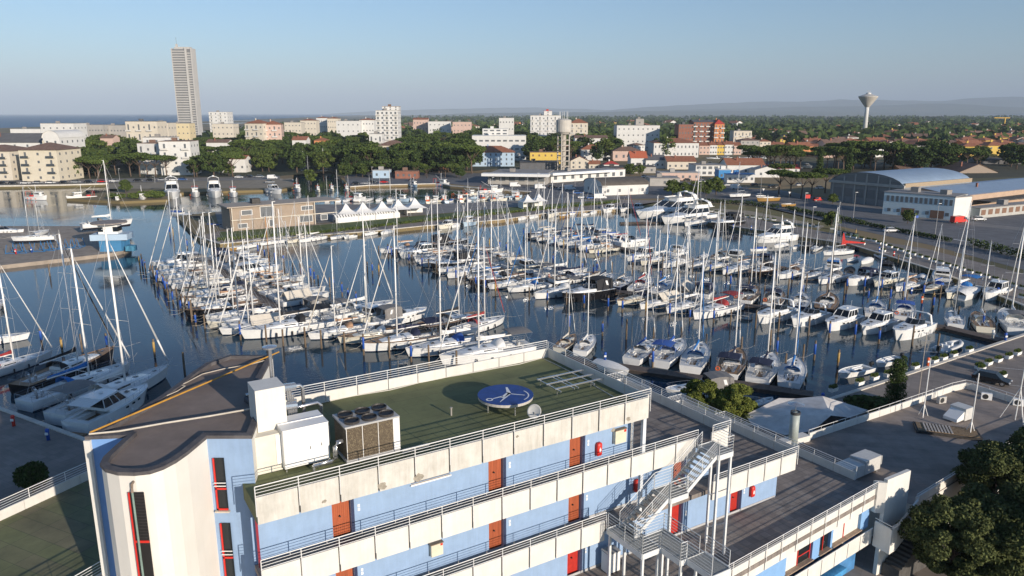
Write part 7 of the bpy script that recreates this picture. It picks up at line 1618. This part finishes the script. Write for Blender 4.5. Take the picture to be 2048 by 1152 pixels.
# service pedestals
def ped(px, py, m_, lab, h=1.3):
    q = P(px, py, 1.01); t = thing('service_pedestal', lab, 'pedestal', q); mb = MB(); mb.smooth = True; mb.lathe([(.18, 0), (.16, h*.7), (.2, h*.75), (.2, h*.95), (.12, h)], 10); mb.build('post', m_, t); mb = MB(); mb.box(-.16, .16, -.24, -.16, h*.5, h*.7); mb.build('socket_box', WHITE, t)
for k, (px, py, m_, c_) in enumerate([(1855, 733, ORANGE, 'orange-red'), (1843, 606, ORANGE, 'orange-red'), (1787, 513, RED, 'red'), (1758, 504, PILEB, 'blue'), (1822, 588, PILEB, 'blue'), (28, 852, RED, 'red'), (97, 880, PILEB, 'blue'), (1644, 806, PILEB, 'blue'), (1480, 455, RED, 'red'), (1466, 457, PILEB, 'blue'), (1002+500, 460, PILEB, 'blue'), (2010, 682, PILEB, 'blue'), (1985, 676, WHITE, 'white'), (1995, 588, PILEB, 'blue'), (32, 508, RED, 'red and white'), (64, 505, PILEB, 'blue and white'), (1210, 722, PILEB, 'blue')]):
    ped(px, py, m_, '%s service pedestal, %s of the quay posts' % (c_, ORD[k]))
# red L-shaped stand
q = P(1685, 490, 1); t = thing('boat_hoist', 'bright red L-shaped hoist arm at the promenade edge', 'hoist', q, -.15); mb = MB(); mb.loft([[(-.3, -.2, 0), (.9, -.2, 0), (.9, .2, 0), (-.3, .2, 0)], [(-.1, -.1, 3.2), (.1, -.1, 3.2), (.1, .1, 3.2), (-.1, .1, 3.2)]]); mb.build('upright', RED, t); mb = MB(); mb.loft([[(.3, -.2, .5), (.3, .2, .5), (.3, .2, 1.3), (.3, -.2, 1.3)], [(5.6, -.1, .6), (5.6, .1, .6), (5.6, .1, .8), (5.6, -.1, .8)]]); mb.build('arm', RED, t)
# cars
def car(m_, van=False):
    t = thing('van' if van else 'parked_car', None, 'van' if van else 'car'); L_, W_, h1, h2 = (5.2, 1.95, 1.1, 2.3) if van else (4.3, 1.75, .85, 1.42); mb = MB()
    pr = [(-L_/2, .35), (-L_/2+.05, h1), (-L_/2+.6, h1+.05), (L_/2-1.0, h1-.02), (L_/2-.1, h1-.2), (L_/2, .35)] if not van else [(-L_/2, .4), (-L_/2+.05, h2-.1), (L_/2-1.5, h2), (L_/2-.9, h1+.2), (L_/2-.1, h1-.1), (L_/2, .4)]
    rr = [[(x, y*W_/2*(1 if z < h1 else .94), z) for x, z in pr] for y in (-1, -.9, .9, 1)]; 
    rr = [[(x*(.98 if abs(y) == 1 else 1), y*W_/2, z*(1 if z > .5 else 1)) for x, z in pr] for y in (-1, 1)]; mb.loft(rr); mb.build('body', m_, t)
    if not van:
        mb = MB(); g_ = [(-1.75, .85), (-1.35, h2), (.5, h2), (1.25, .83)]; mb.loft([[(x, y*(W_/2-.06-(z-.85)*.28), z) for x, z in g_] for y in (-1, 1)]); mb.build('window', TINT, t)
        mb = MB(); mb.box(-1.36, .5, -W_/2+.24, W_/2-.24, h2-.01, h2+.03); mb.build('roof', m_, t)
    else: mb = MB(); mb.box(L_/2-1.65, L_/2-1.2, -W_/2-.01, W_/2+.01, h1+.25, h2-.35); mb.build('window', TINT, t)
    for x in (-L_*.31, L_*.31):
        for y in (-1, 1):
            mb = MB(); mb.tube((x, y*(W_/2-.18), .33), (x, y*(W_/2+.02), .33), .33, 14); wo = mb.build('wheel', RUBBER, t)
            mb = MB(); mb.tube((x, y*(W_/2+.0), .33), (x, y*(W_/2+.03), .33), .19, 10); mb.build('rim', STEEL, wo)
    for y in (-1, 1):
        mb = MB(); mb.box(-L_/2-.02, -L_/2+.1, y*W_*.36-.18, y*W_*.36+.18, .65, .8); mb.build('tail_light', M('tail_light_red', (.4, .01, .01), .3, 0), t)
        mb = MB(); mb.box(L_/2-.12, L_/2+.02, y*W_*.36-.18, y*W_*.36+.18, .5, .64); mb.build('headlight', GEL, t)
    return t
CP = {k: [f, n, False] for k, f, n in [('k', lambda: car(M('car_black', (.012, .012, .014), .25, 0)), 'black car'), ('s', lambda: car(M('car_silver', (.45, .46, .47), .3, .03, metal=.3)), 'silver car'), ('w', lambda: car(M('car_white', (.72, .72, .71), .3, .02)), 'white car'), ('r', lambda: car(M('car_red', (.55, .015, .012), .3, .02)), 'red car'), ('b', lambda: car(M('car_blue', (.03, .10, .30), .3, .02)), 'blue car'), ('R', lambda: car(M('van_red', (.6, .03, .02), .35, .02), True), 'bright red van'), ('W', lambda: car(M('van_white', (.7, .7, .69), .35, .02), True), 'white delivery van')]}
def cars(lst, where, rz, grp):
    for k, (c_, x, y, *r) in enumerate(lst):
        pr = CP[c_]; q = P(x, y, 1.05); a = r[0] if r else rz; lab = pr[1] + ', ' + ORD[k] + ' ' + where
        if not pr[2]: pr[2] = pr[0](); o = pr[2]; o.location = q; o.rotation_euler = (0, 0, a); o['label'] = lab; o['group'] = grp
        else: o = dup(pr[2], tuple(q), a, lab, grp)
cars([('k', 5, 368), ('k', 27, 368), ('w', 51, 368), ('s', 76, 367), ('w', 101, 367), ('k', 128, 366.5), ('s', 152, 366), ('k', 178, 365.5), ('r', 205, 365), ('w', 228, 364), ('k', 276, 363), ('k', 302, 362), ('s', 325, 361.5), ('w', 348, 361), ('b', 366, 360.5), ('k', 298, 355), ('w', 478, 356), ('k', 500, 355), ('s', 520, 355)], 'from the left in the row parked along the far left quay', .1, 'cars along the far left quay')
cars([('k', 1982, 765, -.75), ('w', 1782, 464, .12)], 'of the single cars on the promenade', 0, 'cars on the promenade'); cars([('R', 1917, 446, .25), ('w', 1957, 441, .1)], 'in front of the white office end', 0, 'vehicles at the office')
cars([('k', 712, 369), ('s', 732, 368.5), ('k', 745, 366), ('r', 768, 366), ('k', 825, 362), ('w', 1165, 397), ('b', 1183, 398), ('W', 1200, 398), ('W', 1030, 374), ('W', 1080, 378), ('k', 1105, 376), ('s', 1125, 379), ('W', 1140, 380), ('b', 1155, 388), ('W', 1472, 378), ('k', 1510, 372), ('w', 1520, 394), ('k', 1545, 376), ('s', 1455, 372), ('r', 1636, 402), ('k', 1375, 362), ('w', 1405, 365), ('w', 1425, 362), ('s', 540, 366), ('w', 1290, 355), ('W', 545, 358), ('s', 1600, 372), ('w', 1640, 378)], 'from the left among the vehicles around the market and boatyard', .15, 'vehicles round the market')
# people sized lamp posts and signs
def lamp(px, py, h, lab):
    q = P(px, py, 1); t = thing('street_lamp', lab, 'street lamp', q, 0, 'street lamps'); mb = MB(); mb.tube((0, 0, 0), (0, 0, h), .09, 6, .05); mb.build('post', M('lamp_grey', (.34, .34, .34), .6, .1), t); mb = MB(); mb.box(-.1, .7, -.12, .12, h, h+.12); mb.build('lamp_head', WHITE, t)
for k, (x, y, h) in enumerate([(1604, 470, 12), (1618, 512, 12), (1520, 402, 11), (1400, 402, 10), (1150, 372, 12), (1210, 392, 9), (1075, 395, 10), (985, 400, 9), (1870, 470, 9), (1706, 440, 9), (745, 372, 9), (310, 366, 7), (240, 366, 7)]): lamp(x, y, h, 'grey street lamp, %s of the lamps counted from the dry lawn' % ORD[k])
def sign(px, py, m_, lab, shape='disc'):
    q = P(px, py, 1); t = thing('road_sign', lab, 'road sign', q, 0); mb = MB(); mb.tube((0, 0, 0), (0, 0, 2.9), .05, 6); mb.build('post', STEEL, t); mb = MB()
    if shape == 'disc': mb.T = Matrix.Translation((0, -.06, 2.9)) @ Matrix.Rotation(pi/2, 4, 'X'); mb.lathe([(.0, 0), (.45, 0), (.45, .04), (0, .04)], 14)
    elif shape == 'tri': mb.poly([(-.5, -.07, 3.3), (0, -.07, 2.4), (.5, -.07, 3.3)])
    else: mb.box(-1.0, 1.0, -.12, -.06, 2.2, 3.6)
    mb.build('plate', m_, t)
sign(1578, 400, WHITE, 'white triangular give-way sign by the pine group', 'tri'); sign(1526, 393, WHITE, 'white triangular give-way sign near the boatyard road', 'tri'); sign(1614, 408, RED, 'red square billboard beside the pines', 'box'); sign(1638, 412, RED, 'red round advertising sign right of the billboard'); sign(1832, 452, PILEB, 'round blue sign before the curved office')
# bins
for k in range(7):
    q = P(1672+k*6.5, 468+k*1.2, 1); t = thing('waste_bin', '%s bin, %s from the left in the bin row beside the hedge' % ('white' if k % 2 else 'dark', ORD[k]), 'waste bin', q, 0, 'row of bins'); mb = MB(); mb.loft([[(-.5, -.45, .1), (.5, -.45, .1), (.5, .45, .1), (-.5, .45, .1)], [(-.6, -.55, 1.1), (.6, -.55, 1.1), (.6, .55, 1.1), (-.6, .55, 1.1)]]); mb.build('body', WHITE if k % 2 else M('bin_green', (.03, .07, .05), .6, .1), t); mb = MB(); mb.box(-.63, .63, -.58, .58, 1.1, 1.22); mb.build('lid', RUBBER, t)
# left finger quay: control cabin and cradles, boats ashore
q = P(222, 503, .9); t = thing('harbour_cabin', 'white and light blue two-level cabin at the tip of the left finger quay', 'cabin', (q.x, q.y, .9), .15)
mb = MB(); mb.prism([(-2.6, 0), (2.6, 0), (3.4, 4), (-3, 4)], 0, 2.9); mb.build('base', M('cabin_blue', (.05, .20, .38), .7, .15), t)
mb = MB(); mb.prism([(-4.4, -.6), (4.4, -.6), (4.2, 4.6), (-4.4, 4.6)], 2.9, 4.4); mb.build('deck_band', LBL, t)
mb = MB(); mb.box(-2.6, 2.0, .4, 3.6, 4.4, 6.8); mb.build('cabin', WHITE, t); mb = MB(); mb.box(-2.62, -1.4, .38, 3.62, 5, 6.2); mb.box(.9, 2.02, .38, 3.62, 5, 6.2); mb.build('window', TINT, t)
mb = MB(); mb.lathe([(4.2, 7.0), (4.2, 7.35)], 20, (-.3, 1.8, 0)); mb.build('roof', M('cabin_roof', (.25, .22, .2), .9, .2), t)
mb = MB(); mb.prism([(3.45, 0), (5.6, -.3), (5.8, 1.5), (3.45, 3)], 0, 1.3); mb.build('side_wall', M('cabin_blue2', (.08, .28, .42), .7, .15), t)
for k, (px, py) in enumerate([(22, 508), (42, 507), (78, 504), (98, 502), (128, 499), (150, 497)]):
    q = P(px, py, .9); t = thing('boat_cradle', 'blue steel boat cradle, %s from the left on the finger quay' % ORD[k], 'cradle', q, .1, 'blue boat cradles'); CB = M('cradle_blue', (.03, .14, .32), .6, .2)
    for x in (-1.3, 1.3):
        mb = MB(); mb.tube((x, 0, 0), (x*.6, 0, 2.3), .09, 5); mb.tube((x, 3, 0), (x*.6, 3, 2.3), .09, 5); mb.tube((x, 0, .1), (x, 3, .1), .09, 5); mb.build('side_frame', CB, t)
    mb = MB(); mb.tube((-1.3, 0, .1), (1.3, 0, .1), .09, 5); mb.tube((-1.3, 3, .1), (1.3, 3, .1), .09, 5); mb.build('cross_bar', CB, t)
o = at('a', 130, 478, 300, 462, 'standing on the left finger quay, nearer the cabin', lab='white racing yacht ashore', sc_=1.2); o.location.z = 2.6
o = at('d', 128, 494, 10, 500, 'standing on cradles at the front of the finger quay', lab='slim white keel boat ashore', sc_=1.1); o.location.z = 2.2
o = at('d', 95, 476, 70, 488, 'ashore at the back of the finger quay, bow to us', lab='small white yacht ashore', sc_=.9); o.location.z = 1.8
o = at('M', 0, 470, 32, 470, 'at the far left behind the finger quay', sc_=.95); 
o = at('O', 1542, 408, 1525, 409, 'lying on the dry lawn by the hedge', lab='old dark red wooden boat', sc_=1.5); o.location.z = 1.45
o = at('O', 1586, 419, 1562, 421, 'ashore on the dry lawn', lab='ochre open boat', sc_=.95); o.location.z = 1.5
o = at('d', 1492, 400, 1462, 402, 'ashore behind the dry lawn', lab='white two-masted boat', sc_=1.1); o.location.z = 1.6
# boatyard: boats ashore seen as white shapes
for k in range(16):
    x = 1405+k*14; q = P(x, 334+RND2.uniform(-4, 4)+(k % 3)*3, 1); o = place('HMEHMG'[k % 6], q.x, q.y, RND2.uniform(-2, -1), ORD[k] + ' from the left in the crowded boatyard', 'boats ashore in the boatyard', .8); o.location.z = 1.7
# air -----------------------------------------------------------------
hz_ = MB(); hz_.box(-42000, 42000, -260, 69000, -4, 1300)
hm = bpy.data.materials.new('haze'); hm.use_nodes = True; nt = hm.node_tree; nt.nodes.remove(nt.nodes['Principled BSDF'])
pv = nt.nodes.new('ShaderNodeVolumePrincipled'); pv.inputs['Color'].default_value = (.72, .85, 1.0, 1); pv.inputs['Density'].default_value = 6e-5; pv.inputs['Anisotropy'].default_value = -.18
nt.links.new(pv.outputs[0], nt.nodes['Material Output'].inputs['Volume'])
HAZE = hz_.build('haze', hm); HAZE['kind'] = 'stuff'
# any prototype never used is removed
for k_, v_ in S.items():
    if not v_[2]:
        r = v_[0]
        for c in list(r.children):
            for g in list(c.children): bpy.data.objects.remove(g)
            bpy.data.objects.remove(c)
        bpy.data.objects.remove(r)
for o in list(bpy.data.objects):
    if o.parent is None and o.type == 'EMPTY' and 'label' not in o:
        for c in list(o.children):
            for g in list(c.children): bpy.data.objects.remove(g)
            bpy.data.objects.remove(c)
        bpy.data.objects.remove(o)
for o in bpy.data.objects:
    if o.parent is None and 'label' in o and not 4 <= len(o['label'].replace('-', ' ').split()) <= 16: print('LBL', o.name, o['label'])
print('boats', NB[0], 'objects', len(bpy.data.objects), 'top', len([o for o in bpy.data.objects if o.parent is None]))
